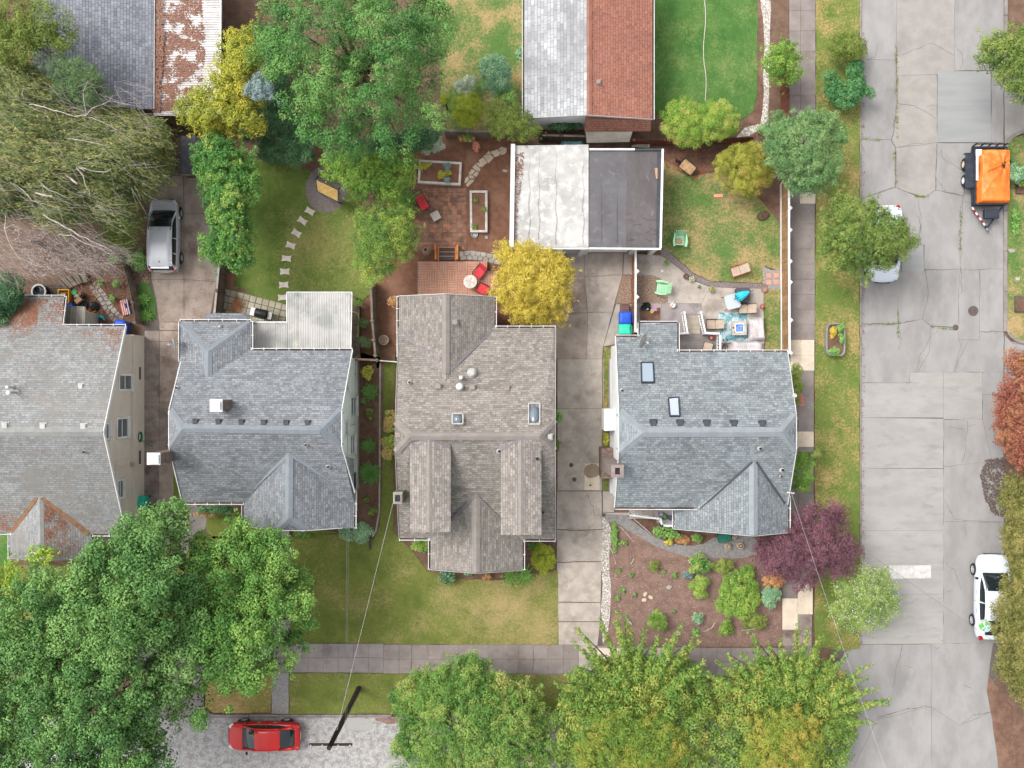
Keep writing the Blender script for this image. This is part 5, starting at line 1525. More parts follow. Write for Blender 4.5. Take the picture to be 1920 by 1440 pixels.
# ---------------- the long outbuilding at the top: half pale, half red-brown
ob = thing('house','house at the top with one pale worn roof slope and one red-brown shingle slope','house',P(1105,120,0))
roof(ob,[[(1100,-80,4.9),(1100,216,4.9),(983,222,3.3),(983,-80,3.3)]],SH['top_pale'],t=.1)
roof(ob,[[(1100,-80,4.88),(1223,-80,3.3),(1223,224,3.3),(1100,216,4.88)],[(1098,222,3.25),(1221,225,3.25),(1220,246,2.45),(1096,247,2.45)]],SH['top_red'],t=.1)
cap(ob,(1104,-80,4.9),(1104,215,4.9),mat('ridge cap red',C(164,116,100),C(150,104,90),2,grain=.1),.36)
barge(ob,[(983,222,3.3),(1100,216,4.9),(1223,224,3.3)],M['vent_grey'],w=.05)
gutter(ob,(1224,-80,3.3),(1224,224,3.3),(-1,0),hang=False); gutter(ob,(982,-80,3.3),(982,222,3.3),(1,0),hang=False)
body_y(ob,P(0,220,3.3).y + .15,23.6,P(983,0,3.3).x + .3,P(1223,0,3.3).x - .3,P(1100,0,4.9).x,3.1,3.1,4.6,M['white_wall'])
vent(ob,1122,154,4.62,.24,M['vent_brown'])
MB().slab([P(1098,247,2.3),P(1186,247,2.3),P(1180,266,1.5),P(1100,268,1.5)],.03).build('awning',M['plastic_sheet'],ob)
# ---------------- outbuildings at the top left
hl = thing('house','house at the top left with a slate-blue shingle roof behind the pines','house',P(215,130,0))
roof(hl,[[(60,-80,4.4),(288,-80,3.4),(286,205,3.4),(60,190,4.4)]],SH['top_left'])
MB().prism(px2xy([(120,-60),(300,-60),(300,195),(120,185)],0),0,3.1).build('wall',M['greige_wall'],hl)
gutter(hl,(287,-80,3.4),(286,204,3.4),(-1,0),hang=False)
cp = thing('carport','ribbed white metal carport roof covered in brown needles','carport',P(345,140,0))
mb = MB(); vs = []; n = 260
for i in range(n + 1):
 y = -80 + 297 * i / n; h = .05 if (i % 4) in (1,2) else 0
 vs += [tuple(P(288,y,3.2 + h)),tuple(P(414,y,2.9 + h))]
mb.add(vs,[(2 * i,2 * i + 1,2 * i + 3,2 * i + 2) for i in range(n)]).build('roof',mat('ribbed metal',C(226,222,220),C(204,198,196),1.5,rough=.5,grain=.04),cp)
MB().bar(P(415,-80,2.92),P(413,216,2.92),.08,.15).build('edge_trim',M['white'],cp)
for x,y in ((292,212),(408,212),(408,90),(292,90)):
 c = P(x,y,2.8); MB().box((c.x,c.y,1.42),(.12,.12,2.84)).build('post',M['wood_dark'],cp)
litter(cp,5200,M['needle'],[(288,80),(330,-20),(375,-20),(385,80),(380,150),(350,200),(300,210),(288,200)],lambda x,y: 3.2 - (x - 288) * .0024 + .04,seed=21,thr=-.08,size=.06,clump=1.3)
litter(cp,1500,M['needle'],[(284,-80),(304,-80),(308,60),(300,210),(286,210),(276,130)],lambda x,y: 3.3,seed=22,thr=-.6,size=.08)
sh = thing('shed','small dark-roofed shed at the top of the left driveway','shed',P(368,300,0))
MB().slab([P(340,255,2.5),P(366,255,2.5),P(366,326,2.4),P(340,326,2.4)],.08).build('roof',M['charcoal'],sh)
MB().slab([P(366,255,2.5),P(392,262,2.3),P(390,326,2.2),P(366,326,2.4)],.08).build('roof',M['dark_metal'],sh)
MB().prism(px2xy([(352,275),(398,278),(396,334),(352,334)]),0,2.15).build('wall',M['wood_dark'],sh)
MB().bar(P(340,328,2.35),P(372,328,2.35),.06,.14).build('fascia',M['wood_grey'],sh)
gt = thing('gate','grey timber screen leaning beside the dark-roofed shed','screen',P(325,300,0))
for k in range(8):
 x = 312 + k * 3.4
 MB().slab([P(x,265 + k * 2.2,1.9),P(x + 3,267 + k * 2.2,1.9),P(x + 5,330,.6),P(x + 2,330,.6)],.03).build('board',M['wood_grey'],gt)
def win_y(parent,Y,x0,x1,z0,z1,door=False):
 f = MB()
 for a,b,c,d in ((x0,x1,z1 - .1,z1),(x0,x1,z0,z0 + .1),(x0,x0 + .1,z0 + .1,z1 - .1),(x1 - .1,x1,z0 + .1,z1 - .1)): f.box(((a + b) / 2,Y - .04,(c + d) / 2),(b - a,.09,d - c))
 o = f.build('door' if door else 'window',M['white'],parent)
 MB().box(((x0 + x1) / 2,Y - .012,(z0 + z1) / 2),(x1 - x0 - .2,.02,z1 - z0 - .2)).build('leaf' if door else 'pane',M['wood_red'] if door else M['glass'],o)
for h,Y,l in ((h2,P(0,990,4.5).y + .4,((-14.6,-13.2,1.4,2.9,0),(-12.6,-11.6,.4,2.5,1),(-11.2,-9.9,1.4,2.9,0))),(h3,P(0,1067,3.94).y + .4,((-3.8,-2.6,1.2,2.8,0),(-2.2,-1.2,.3,2.5,1),(-.8,.3,1.2,2.8,0))),
    (h3,Yf3 if False else P(0,1010,4.0).y + .35,((-6.0,-4.9,1.2,2.8,0),(1.1,2.0,1.2,2.8,0))),(h4,P(0,985,4).y,((9.6,10.6,.9,3.0,1),(11.2,13.0,1.5,3.0,0))),(h4,P(0,951,4.6).y + .35,((6.4,7.6,1.7,3.2,0),))):
 for x0,x1,z0,z1,d in l: win_y(h,Y,x0,x1,z0,z1,d)
# ------------------------------------------------------------------ fences
def fence(label,path,h,bm_,cap=None,posts=None,post_m=None,kick=None,bw=.14,cat='fence',name='fence',post_side=0.0):
 root = thing(name,label,cat,P(*path[0],0))
 pts = [P(*p,0) for p in path]
 mesh = None
 for i in range(len(pts) - 1):
  a,b = pts[i],pts[i + 1]
  L = (b - a).length; n = max(1,round(L / bw)); d = (b - a) / L; w = L / n
  ang = math.atan2(d.y,d.x)
  for k in range(n):
   p = a + d * (w * (k + .5))
   if mesh is None:
    o = MB().box((0,0,h / 2),(w - .008,.022,h)).build('board',bm_,root,local=True); mesh = o.data
   else:
    o = bpy.data.objects.new('board',mesh); COL.objects.link(o); o.parent = root
   o.location = (p.x - root.location.x,p.y - root.location.y,rnd.uniform(-.012,.012)); o.rotation_euler = (rnd.uniform(-.012,.012),0,ang)
  nn = Vector((-d.y,d.x,0))
  for z in (.3,h - .3): MB().bar(a + nn * .04 + Vector((0,0,z)),b + nn * .04 + Vector((0,0,z)),.05,.09).build('rail',bm_,root)
  if cap: MB().bar(a + Vector((0,0,h + .03)),b + Vector((0,0,h + .03)),.12,.045).build('cap_rail',cap,root)
  if kick:
   MB().bar(a - nn * .03 + Vector((0,0,.1)),b - nn * .03 + Vector((0,0,.1)),.05,.2).build('kickboard',kick,root)
 for p in (posts if posts is not None else path):
  q = P(*p,0); pm = post_m or bm_
  MB().box((q.x + post_side,q.y,(h + .06) / 2),(.11,.11,h + .06)).build('post',pm,root)
  MB().lathe([(.13,h + .06),(.13,h + .09),(.02,h + .14)],(q.x + post_side,q.y,0),4).build('post_cap',pm,root)
 return root
fence('long cedar fence with white cap rail between the right back yard and the pavement',[(1464,345),(1464,497),(1464.5,535),(1465,665)],1.75,M['wood_tan'],M['white'],[(1464,400),(1464,440),(1464,497),(1464.5,535),(1465,604),(1465,664)],M['white'],M['white'],post_side=.08)
fence('short brown fence beside the pavement under the bushy tree at the top',[(1463,120),(1464,232)],1.75,M['wood_red'],None,[(1463,140),(1464,172),(1464,230)])
fence('red-brown cedar fence with a white cap rail from the dark-roofed garage down to the bins',[(1185,478),(1184.5,625)],1.75,M['wood_cedar'],M['white'],[(1185,515),(1184.6,562),(1184.5,623)],M['white'],post_side=.1)
fence('weathered grey fence between the white patio cover and the bark-mulched yard',[(703,530),(705,600),(711,668)],1.7,M['wood_grey'],M['wood_grey'],[(703,545),(705,605),(708,640),(711,668)])
fence('old grey fence behind the rose bed at the back of the bark-mulched yard',[(838,258),(985,262)],1.7,M['wood_grey'],M['wood_grey'],[(838,258),(880,259),(920,260),(985,262)])
fence('short grey fence behind the white-roofed garage',[(1010,266),(1095,268)],1.6,M['wood_dark'],M['wood_grey'],[(1012,266),(1050,267),(1095,268)])
fence('dark red fence running behind the wheelbarrow and the rounded hedge',[(1183,274),(1300,272),(1402,268)],1.5,M['wood_red'],None,[(1183,274),(1240,273),(1300,272),(1402,268)])
fence('curving weathered board fence between the cobbled yard and the left driveway',[(236,472),(250,520),(262,570),(267,607)],1.15,M['wood_grey'],None,[(236,472),(262,570),(267,607)])
fence('dark weathered fence with a pale cap between the left driveway and the slab terrace',[(427,497),(422,550),(417,603)],1.7,M['wood_dark'],M['stone_grey'],[(427,497),(422,550),(417,603)])
fence('low brown gate fence joining the grey fence to the white house',[(672,674),(711,676)],.95,M['wood_grey'],M['clay'],[(672,674),(711,676)])
gt = thing('gate','low white rail gate between the grey fence and the brown-grey roofed house','gate',P(728,678,0))
MB().bar(P(712,676,.95),P(748,679,.95),.06,.06).bar(P(712,676,.2),P(748,679,.2),.05,.05).build('rail',M['white'],gt)
gm = MB()
for k in range(13): p = P(713 + k * 2.9,676.2 + k * .25,0); gm.bar(p + Vector((0,0,.1)),p + Vector((0,0,.95)),.025)
gm.build('picket',M['white'],gt)
fence('brown board fence along the carport at the top left',[(416,-60),(415,120)],1.7,M['wood_grey'])
bwk = thing('boardwalk','weathered plank steps fanning out beside the mossy-roofed house','plank steps',P(140,530,0))
def QZ(l): return [(90 + a * 210 / 1920,490 + b * 150 / 1371) for a,b in l]
for pl,z in (([(215,310),(275,265),(430,430),(370,462)],.22),([(305,272),(370,222),(508,392),(438,430)],.3),([(412,225),(472,188),(598,358),(515,395)],.38),([(520,180),(600,138),(682,350),(612,372)],.46),([(150,350),(205,315),(355,470),(300,480)],.15)):
 q = px2xy(QZ(pl),z); MB().prism(q,z - .12,z).build('plank',M['wood_grey'],bwk,bevel=.01)
for k in range(6):
 y = 400 + k * 34
 MB().prism(px2xy(QZ([(-120,y),(430 - k * 22,y),(430 - k * 22,y + 28),(-120,y + 28)]),.1),.04,.1 + .004 * (k % 2)).build('plank',M['wood_dark'],bwk)
# ------------------------------------------------------------------ vehicles
def interp(st,x):
 for i in range(len(st) - 1):
  if st[i][0] <= x <= st[i + 1][0]:
   f = (x - st[i][0]) / (st[i + 1][0] - st[i][0])
   return [st[i][k] + (st[i + 1][k] - st[i][k]) * f for k in range(len(st[0]))]
 return list(st[0] if x < st[0][0] else st[-1])
def car(label,cat,loc,rz,paint,kind,s=1.0,name='parked_car',rails=False,rim='silver'):
 t = thing(name,label,cat,loc,rz)
 if kind == 'sedan':
  B = [(-2.3,.60,.45,.74,.80),(-2.22,.80,.33,.86,.96),(-1.95,.87,.26,.92,1.03),(-1.3,.90,.22,.93,1.0),(0,.91,.2,.92,.96),(1.0,.9,.2,.9,.96),(1.6,.88,.22,.83,.92),(2.05,.81,.28,.72,.82),(2.25,.6,.38,.6,.68)]
  G = [(-2.0,.58,.5,1.0,1.03),(-1.55,.70,.57,.98,1.2),(-1.05,.78,.6,.95,1.38),(-.4,.80,.62,.93,1.46),(.3,.80,.62,.92,1.44),(.8,.77,.63,.92,1.22),(1.3,.72,.62,.93,.97)]
  ro = (-1.15,.42); wb = (-1.36,1.36); wr = .33; H = 1.45
 elif kind == 'hatch':
  B = [(-2.2,.66,.45,.85,.95),(-2.13,.82,.33,.96,1.06),(-1.9,.87,.26,1.0,1.08),(-1.0,.89,.22,.99,1.05),(0,.9,.2,.97,1.03),(.9,.89,.2,.96,1.02),(1.5,.87,.22,.9,1.0),(1.95,.8,.28,.78,.9),(2.2,.56,.4,.62,.7)]
  G = [(-2.12,.72,.66,1.02,1.12),(-1.95,.76,.66,1.02,1.5),(-1.6,.79,.66,1.0,1.6),(-.6,.81,.66,.98,1.66),(.25,.81,.65,.98,1.62),(.85,.79,.64,.98,1.34),(1.45,.74,.62,.98,1.03)]
  ro = (-1.92,.4); wb = (-1.3,1.4); wr = .33; H = 1.65
 else:
  B = [(-2.3,.70,.5,.95,1.05),(-2.2,.86,.4,1.06,1.15),(-1.9,.92,.32,1.08,1.16),(-1.0,.94,.3,1.06,1.12),(0,.94,.3,1.05,1.1),(.8,.94,.3,1.04,1.1),(1.5,.92,.32,1.0,1.08),(2.0,.86,.36,.88,1.0),(2.3,.62,.46,.7,.8)]
  G = [(-2.15,.74,.66,1.1,1.2),(-1.9,.78,.68,1.08,1.6),(-1.5,.82,.69,1.07,1.68),(-.5,.84,.69,1.06,1.72),(.25,.84,.68,1.06,1.69),(.75,.82,.67,1.06,1.42),(1.3,.77,.64,1.06,1.1)]
  ro = (-1.9,.38); wb = (-1.35,1.4); wr = .36; H = 1.7
 def ring(x,hw,zb,zs,zt):
  h = [(0,zb),(.75 * hw,zb),(.95 * hw,zb + .1),(hw,.55 * (zb + zs)),(.975 * hw,zs),(.87 * hw,zt - .02),(.45 * hw,zt),(0,zt + .015)]
  r = h + [(-y,z) for y,z in h[-2:0:-1]]
  return [(x * s,y * s,z * s) for y,z in r]
 mb = MB(); n = 14
 for st in B: mb.v.extend(ring(*st))
 for i in range(len(B) - 1):
  for k in range(n):
   k2 = (k + 1) % n
   mb.f.append((i * n + k,(i + 1) * n + k,(i + 1) * n + k2,i * n + k2))
 mb.f.append(tuple(range(n))); mb.f.append(tuple((len(B) - 1) * n + k for k in range(n - 1,-1,-1)))
 mb.build('body',paint,t,local=True,smooth=True,sub=2)
 def gring(x,hb,ht,zb,zt):
  h = [(0,zb - .03),(hb,zb - .03),(hb,zb),(ht + .03,zt - .07),(ht * .88,zt - .01),(0,zt + .02)]
  return [(x * s,y * s,z * s) for y,z in (h + [(-y,z) for y,z in h[-2:0:-1]])]
 gm_ = MB(); n = 10
 for st in G: gm_.v.extend(gring(*st))
 for i in range(len(G) - 1):
  for k in range(n):
   k2 = (k + 1) % n
   gm_.f.append((i * n + k,(i + 1) * n + k,(i + 1) * n + k2,i * n + k2))
 gm_.f.append(tuple(range(n))); gm_.f.append(tuple((len(G) - 1) * n + k for k in range(n - 1,-1,-1)))
 gm_.build('windows',M['glass_dark'],t,local=True,smooth=True)
 rm = MB(); xs = np.linspace(ro[0],ro[1],12); ys = np.linspace(-1,1,11)
 for x in xs:
  _,hb,ht,zb,zt = interp(G,x)
  for y in ys:
   yy = y * (ht + .045); zz = zt + .035 - .015 * y * y - (.10 * max(0,abs(y) - .86) / .14)
   rm.v.append((x * s,yy * s,zz * s))
 for i in range(11):
  for k in range(10): rm.f.append((i * 11 + k,(i + 1) * 11 + k,(i + 1) * 11 + k + 1,i * 11 + k + 1))
 rm.build('roof',paint,t,local=True,smooth=True)
 for sg in (-1,1):
  pm = MB()
  def gp(x,e=.012):
   _,hb,ht,zb,zt = interp(G,x); return Vector((x * s,sg * (ht + .035 + e) * s,(zt - .05) * s)),Vector((x * s,sg * (hb + e) * s,zb * s))
  pm.tube([gp(ro[1] - .05)[0],gp(.8)[0] * 1 + Vector((0,0,.01)),gp(1.3)[1] + Vector((0,sg * .01,.03))],[.05 * s,.05 * s,.06 * s],6)
  pm.tube([gp(ro[1])[0],gp(-.4)[0],gp(ro[0] + .3)[0],gp(ro[0])[0]],.042 * s,6)
  a,b = gp(-.25); pm.tube([a,b],.035 * s,6)
  a,b = gp(ro[0] + .1); a2,b2 = gp(G[0][0] + .15)
  pm.tube([a,b2 + Vector((0,0,.02))],[.06 * s,.12 * s],6)
  if kind != 'sedan': a,b = gp(-1.15); pm.tube([a,b],.05 * s,6)
  pm.build('pillar',paint,t,local=True,smooth=True)
  mx = interp(G,1.05)
  MB().lathe([(.01,-.06),(.09,-.04),(.1,.02),(.07,.07),(.01,.08)],(1.0 * s,sg * (.98) * s,(G[-1][3] + .06) * s),10,'X').build('mirror',paint if kind != 'sedan' else M['black'],t,local=True,smooth=True)
  b1 = interp(B,.3); MB().tube([(.15 * s,sg * .925 * s,.86 * s),(.38 * s,sg * .925 * s,.86 * s)],.016,5).build('door_handle',M['steel'],t,local=True)
  MB().tube([(-.85 * s,sg * .915 * s,.88 * s),(-.62 * s,sg * .92 * s,.88 * s)],.016,5).build('door_handle',M['steel'],t,local=True)
  for x in (-.25,.95):
   b1 = interp(B,x)
   MB().tube([(x * s,sg * (b1[1] + .0) * s,.35 * s),(x * s,sg * (b1[1] + .003) * s,.62 * s),(x * s,sg * (b1[1] * .98) * s,b1[3] * s)],.006,4).build('door_gap',M['black'],t,local=True)
  bf,br = B[-2],B[1]
  MB().box(((bf[0] - .02) * s,sg * (bf[1] * .82) * s,(bf[4] - .1) * s),(.34 * s,.2 * s,.1 * s),rot=Matrix.Rotation(-sg * .5,3,'Z')).build('headlight',M['lamp_clear'],t,local=True,bevel=.03)
  MB().box(((br[0] + .06) * s,sg * (br[1] * .86) * s,(br[4] - .06) * s),(.26 * s,.2 * s,.14 * s),rot=Matrix.Rotation(sg * .4,3,'Z')).build('tail_light',M['lamp_red'],t,local=True,bevel=.03)
  for x in wb:
   y = sg * (interp(B,x)[1] - .07)
   w = MB().lathe([(wr * .62,-.1),(wr * .9,-.1),(wr,-.06),(wr,.06),(wr * .9,.1),(wr * .62,.1)],(0,0,0),24,'Y',close=True)
   wo = w.build('wheel',M['rubber'],t,local=True,smooth=True); wo.location = (x * s,y * s,wr * s); wo.scale = (s,s,s)
   rr = MB().lathe([(wr * .64,.02),(wr * .64,.09),(wr * .56,.085),(wr * .56,.03),(.01,.03)],(0,0,0),20,'Y',m=Matrix.Scale(sg,3,Vector((0,1,0))))
   for k in range(5):
    a = 2 * math.pi * k / 5
    rr.bar((math.cos(a) * .04,sg * .07,math.sin(a) * .04),(math.cos(a) * wr * .6,sg * .075,math.sin(a) * wr * .6),.06,.03,up=(0,1,0))
   rr.build('rim',M[rim],wo,local=True)
   MB().lathe([(wr * 1.12,-.14),(wr * 1.12,.075),(.02,.075)],(x * s,(y - sg * .02) * s,wr * 1.02 * s),20,'Y',m=Matrix.Scale(sg,3,Vector((0,1,0)))).build('wheel_arch',M['black'],t,local=True)
 MB().box(((B[0][0] - .0) * s,0,.62 * s),(.03,.5 * s,.13 * s)).build('number_plate',M['plate'],t,local=True)
 MB().box(((B[-1][0] - .02) * s,0,.55 * s),(.06,.9 * s,.14 * s)).build('grille',M['black'],t,local=True,bevel=.02)
 MB().tube([(1.28 * s,-.55 * s,(G[-1][3] + .03) * s),(1.05 * s,.1 * s,(G[-1][3] + .13) * s)],.012,4).tube([(1.28 * s,.0,(G[-1][3] + .03) * s),(1.05 * s,.55 * s,(G[-1][3] + .12) * s)],.012,4).build('wiper',M['black'],t,local=True)
 if kind != 'sedan':
  MB().box((ro[0] * s + .25,0,(interp(G,ro[0] + .2)[4] + .06) * s),(.16,.03,.05)).build('antenna',M['black'],t,local=True,bevel=.01)
  MB().box((ro[0] * s - .08,0,(interp(G,ro[0])[4] - .0) * s),(.14,1.1 * s,.03)).build('spoiler',paint,t,local=True,bevel=.015)
 return t
car('silver hatchback parked at the top of the left driveway','car',P(316,445,.035),R(90),M['silver'],'hatch',1.0)
car('pale blue-white suv parked in the street half hidden under a street tree','car',P(1648,461,.03),R(-90),M['car_pale'],'suv',1.0)
zc = car('white sedan with a round green logo on its rear side, beside the olive bushes','car',P(1849,1113,.03),R(89),M['car_white'],'sedan',1.12)
car('red car at the kerb of the bottom street','car',P(500,1373,.02),R(180),M['car_red'],'sedan',.95)
lm = Matrix.Rotation(R(-38),3,'X')
lc = Vector((-1.62,.74,1.42))
lg = MB().lathe([(.36,0),(.36,.012),(.01,.014)],lc,28,m=lm).build('logo',M['white'],zc,local=True)
MB().lathe([(.33,.013),(.33,.018),(.01,.019)],lc,28,m=lm).build('logo_disc',M['zip_green'],lg,local=True)
hb = MB(); hp = [lc + lm @ Vector((.33 * math.cos(t),.33 * math.sin(t),.021)) for t in np.linspace(R(185),R(290),10)]
hb.add([lc + lm @ Vector((-.02,.02,.021))] + hp,[tuple(range(11))]); hb.build('logo_quarter',M['zip_teal'],lg,local=True)
zs = MB()
zp = [(.22,.05),(.23,.14),(.16,.20),(.02,.06),(.0,-.06),(-.03,.14),(-.14,.24),(-.24,.16)]
zs.tube([lc + lm @ Vector((x,y,.026)) for x,y in ((.05,.26),(.2,.2),(.2,.06),(.06,.0),(-.02,-.1),(.06,-.2),(.0,-.28))],.035,6)
zs.tube([lc + lm @ Vector((x,y,.026)) for x,y in ((-.22,.14),(-.12,.05),(-.02,-.1),(-.2,-.14),(-.28,-.02))],.03,6)
zs.build('logo_letter',M['white'],lg,local=True)
tr = thing('trailer','black two-axle utility trailer parked at the right kerb','trailer',(28.55,12.4,.03))
MB().box((28.5,12.4,.55),(1.9,3.5,.12)).build('bed',M['dark_metal'],tr)
fm = MB()
for x in (27.55,29.45): fm.bar((x,10.7,.95),(x,14.1,.95),.07,.08).bar((x,10.7,.62),(x,14.1,.62),.07,.14)
for y in (10.7,14.1): fm.bar((27.55,y,.95),(29.45,y,.95),.07,.08)
for y in (10.7,11.8,13.0,14.1):
 for x in (27.55,29.45): fm.bar((x,y,.6),(x,y,.95),.06)
fm.build('frame',M['dark_metal'],tr)
MB().bar((27.56,10.6,.5),(28.5,9.35,.45),.09,.12).bar((29.4,10.6,.5),(28.5,9.35,.45),.09,.12).build('tongue',M['dark_metal'],tr)
MB().lathe([(.07,-.05),(.08,.05),(.03,.1)],(28.5,9.28,.5),10).build('coupler',M['steel'],tr)
MB().tube([(29.0,9.95,.1),(29.0,9.95,.85)],.04,8).build('jack',M['vent_grey'],tr)
MB().box((28.62,10.15,.72),(.85,.55,.35)).build('tool_box',M['dark_metal'],tr,bevel=.03)
rt = MB(); wt = MB()
for k in range(7):
 p = Vector((27.55,10.58,.58)).lerp(Vector((28.35,9.5,.54)),k / 7); q = Vector((27.55,10.58,.58)).lerp(Vector((28.35,9.5,.54)),(k + .92) / 7)
 (rt if k % 2 else wt).bar(p,q,.1,.03)
rt.build('reflector',M['lamp_red'],tr); wt.build('reflector',M['white'],tr)
MB().slab([(27.05,11.75,.82),(27.55,11.75,.86),(27.55,13.75,.86),(27.05,13.75,.82)],.05).box((27.3,11.72,.68),(.5,.05,.3)).box((27.3,13.77,.68),(.5,.05,.3)).build('fender',M['dark_metal'],tr)
for y in (12.22,13.2):
 for sg,x in ((-1,27.2),(1,29.75)):
  w = MB().lathe([(.2,-.1),(.31,-.1),(.36,-.06),(.36,.06),(.31,.1),(.2,.1)],(0,0,0),22,'X',close=True).build('wheel',M['rubber'],tr,local=True,smooth=True)
  w.location = (x - 28.55,y - 12.4,.36)
  MB().lathe([(.21,.04),(.21,.09),(.17,.07),(.05,.05),(.01,.09)],(0,0,0),16,'X',m=Matrix.Scale(sg,3,Vector((1,0,0)))).build('rim',M['white'] if y < 13 else M['stone_tan'],w,local=True)
MB().box((27.62,13.5,.62),(.08,.35,.1)).build('tail_light',M['lamp_red'],tr)
MB().box((27.75,13.75,1.02),(.35,.4,.08)).build('white_board',M['white'],tr)
MB().bar((27.66,12.1,1.0),(27.66,13.6,1.0),.12,.1).build('white_rail',M['white'],tr)
mr = MB()
for k in range(5): mr.bar((27.6 + k * .45,14.2,.45),(27.6 + k * .45,14.28,1.15),.06)
mr.bar((27.5,14.25,1.1),(29.5,14.25,1.1),.06).build('ramp',M['black'],tr)
nx,ny = 46,70
tv = []
x0,x1,y0,y1 = 27.66,29.62,10.72,13.98
tie = (29.05,13.0)
for j in range(ny + 1):
 for i in range(nx + 1):
  u,v = i / nx,j / ny
  x = x0 + (x1 - x0) * u; y = y0 + (y1 - y0) * v
  edge = min(u * 1.95,(1 - u) * 1.95,v * 3.2,(1 - v) * 3.2)
  z = 1.28 + .14 * math.sin(u * math.pi) * (.5 + .5 * math.sin(v * 2.2 + .5))
  z -= max(0,.14 - edge) * 3.6
  d = math.hypot(x - tie[0],y - tie[1]); a = math.atan2(y - tie[1],x - tie[0])
  z += .035 * math.sin(a * 9 + 2 * d) * math.exp(-abs(d - .5) * 1.1) - .12 * math.exp(-d * 5)
  z += .03 * mnoise.fractal(Vector((x * 1.6,y * .9,1)),1,2,3) + .02 * mnoise.noise(Vector((x * 5 + y * 2,y * 2.5,4)))
  fold = abs(((x - 27.9) * .83 - (y - 11.3) * .56)); z += .05 * math.exp(-fold * 9) * (1 if y > 11 else 0)
  if u < .12 and v > .42 and v < .85: x += .16 * (1 - u / .12) * math.sin((v - .42) / .43 * math.pi)
  if u < .25 and v > .88: x += .18 * (1 - u / .25)
  xx = x + (.02 * mnoise.noise(Vector((y * 2,0,9))) if edge < .1 else 0)
  tv.append((xx,y,z))
tb = MB(); tb.v = tv
for j in range(ny):
 for i in range(nx):
  a = j * (nx + 1) + i; tb.f.append((a,a + 1,a + nx + 2,a + nx + 1))
tarp = thing('tarp','creased orange tarpaulin tied over the load on the black trailer','tarpaulin',(28.6,12.3,1.0))
to = tb.build('sheet',M['tarp'],tarp,smooth=True)
sm_ = to.modifiers.new('thick','SOLIDIFY'); sm_.thickness = .01
rp = MB()
for a,b in (((29.05,13.05),(29.15,13.35)),((28.98,12.9),(28.35,11.9)),((29.05,12.98),(28.1,12.55))):
 rp.tube([(a[0] + (b[0] - a[0]) * t,a[1] + (b[1] - a[1]) * t,1.45 - .05 * abs(t - .4)) for t in np.linspace(0,1,8)],.012,5)
rp.build('rope',M['pole'],tarp)
kn = MB(); r = random.Random(4)
for k in range(9):
 q = Vector((29.04 + r.uniform(-.06,.06),13.0 + r.uniform(-.2,.2),1.4)); kn.tube([q,q + Vector((r.uniform(-.1,.1),r.uniform(-.16,.16),.03)),q + Vector((r.uniform(-.1,.1),r.uniform(-.2,.2),.0))],.018,5)
kn.build('knot',M['pole'],tarp)
# ------------------------------------------------------------------ garden furniture
def adirondack(label,px,py,rz,group=None):
 t = thing('garden_chair',label,'chair',P(px,py,.04),rz)
 for k in range(6):
  y = -.28 + k * .1; MB().box((0,y,.34 - .04 * k * .5),(.52,.085,.025)).build('seat_slat',M['mint'],t,local=True,bevel=.006)
 for k in range(7):
  f = (k - 3) / 3; l = .66 - .08 * f * f
  a = Vector((f * .2,.26,.26)); b = Vector((f * .30,.26 + .22,.26 + l))
  MB().bar(a,b,.075,.022,up=(0,-1,.3)).build('back_slat',M['mint'],t,local=True,bevel=.006)
 MB().bar((-.27,.36,.52),(.27,.36,.52),.05,.03).build('back_rail',M['mint'],t,local=True)
 for sg in (-1,1):
  MB().prism([(sg * .28,-.42),(sg * .41,-.44),(sg * .45,-.1),(sg * .38,.3),(sg * .3,.34),(sg * .31,0)],.53,.56).build('arm',M['mint'],t,local=True,bevel=.01)
  MB().box((sg * .31,-.36,.27),(.05,.1,.54)).build('leg',M['mint'],t,local=True)
  MB().bar((sg * .29,-.4,.33),(sg * .29,.5,.03),.03,.12).build('leg',M['mint'],t,local=True)
 return t
c1_ = adirondack('mint green garden chair with a small cushion standing on the lawn',1273,451,R(-3))
MB().box(P(1273,452,.38),(.38,.28,.08)).build('x',M['cardboard'],None)
o = [q for q in COL.objects if q.name == 'x'][0]; o.name = 'cushion'; tag(o,'small tan cushion on the seat of the mint chair on the lawn','cushion'); b = o.modifiers.new('bevel','BEVEL'); b.width = .03; b.segments = 3
adirondack('mint green garden chair standing on the gravel bed by the patio fence',1240,541,R(-97))
def sling_chair(label,px,py,rz,m,z=.05,name='garden_chair',w=.52,frame=None,back=.5,recl=.42,arms=True):
 t = thing(name,label,'chair',P(px,py,z),rz)
 MB().slab([(-w / 2,-.28,.38),(w / 2,-.28,.38),(w / 2,.22,.34),(-w / 2,.22,.34)],.02).build('seat',m,t,local=True)
 MB().slab([(-w / 2,.24,.36),(w / 2,.24,.36),(w / 2,.24 + recl * back,.36 + back),(-w / 2,.24 + recl * back,.36 + back)],.02).build('backrest',m,t,local=True)
 fr = MB(); h = w / 2 + .025
 for sg in (-1,1):
  fr.tube([(sg * h,-.3,0),(sg * h,-.3,.39),(sg * h,.23,.35),(sg * h,.24 + recl * back,.37 + back)],.014,6)
  fr.tube([(sg * h,.05,.36),(sg * h,.36,0)],.014,6)
  if arms: fr.tube([(sg * (h + .02),-.3,.38),(sg * (h + .02),-.28,.58),(sg * (h + .02),.3,.58)],.016,6)
 fr.tube([(-h,-.3,.38),(h,-.3,.38)],.014,6)
 fr.build('frame',frame or M['black'],t,local=True)
 return t
sling_chair('red fabric chair on the worn brick patio beside a small square table',795,386,R(30),M['red_fabric'],arms=True)
sling_chair('red fabric chair with its back to the garage, upper one at the round deck table',899,512,R(-38),M['red_fabric'],z=.5)
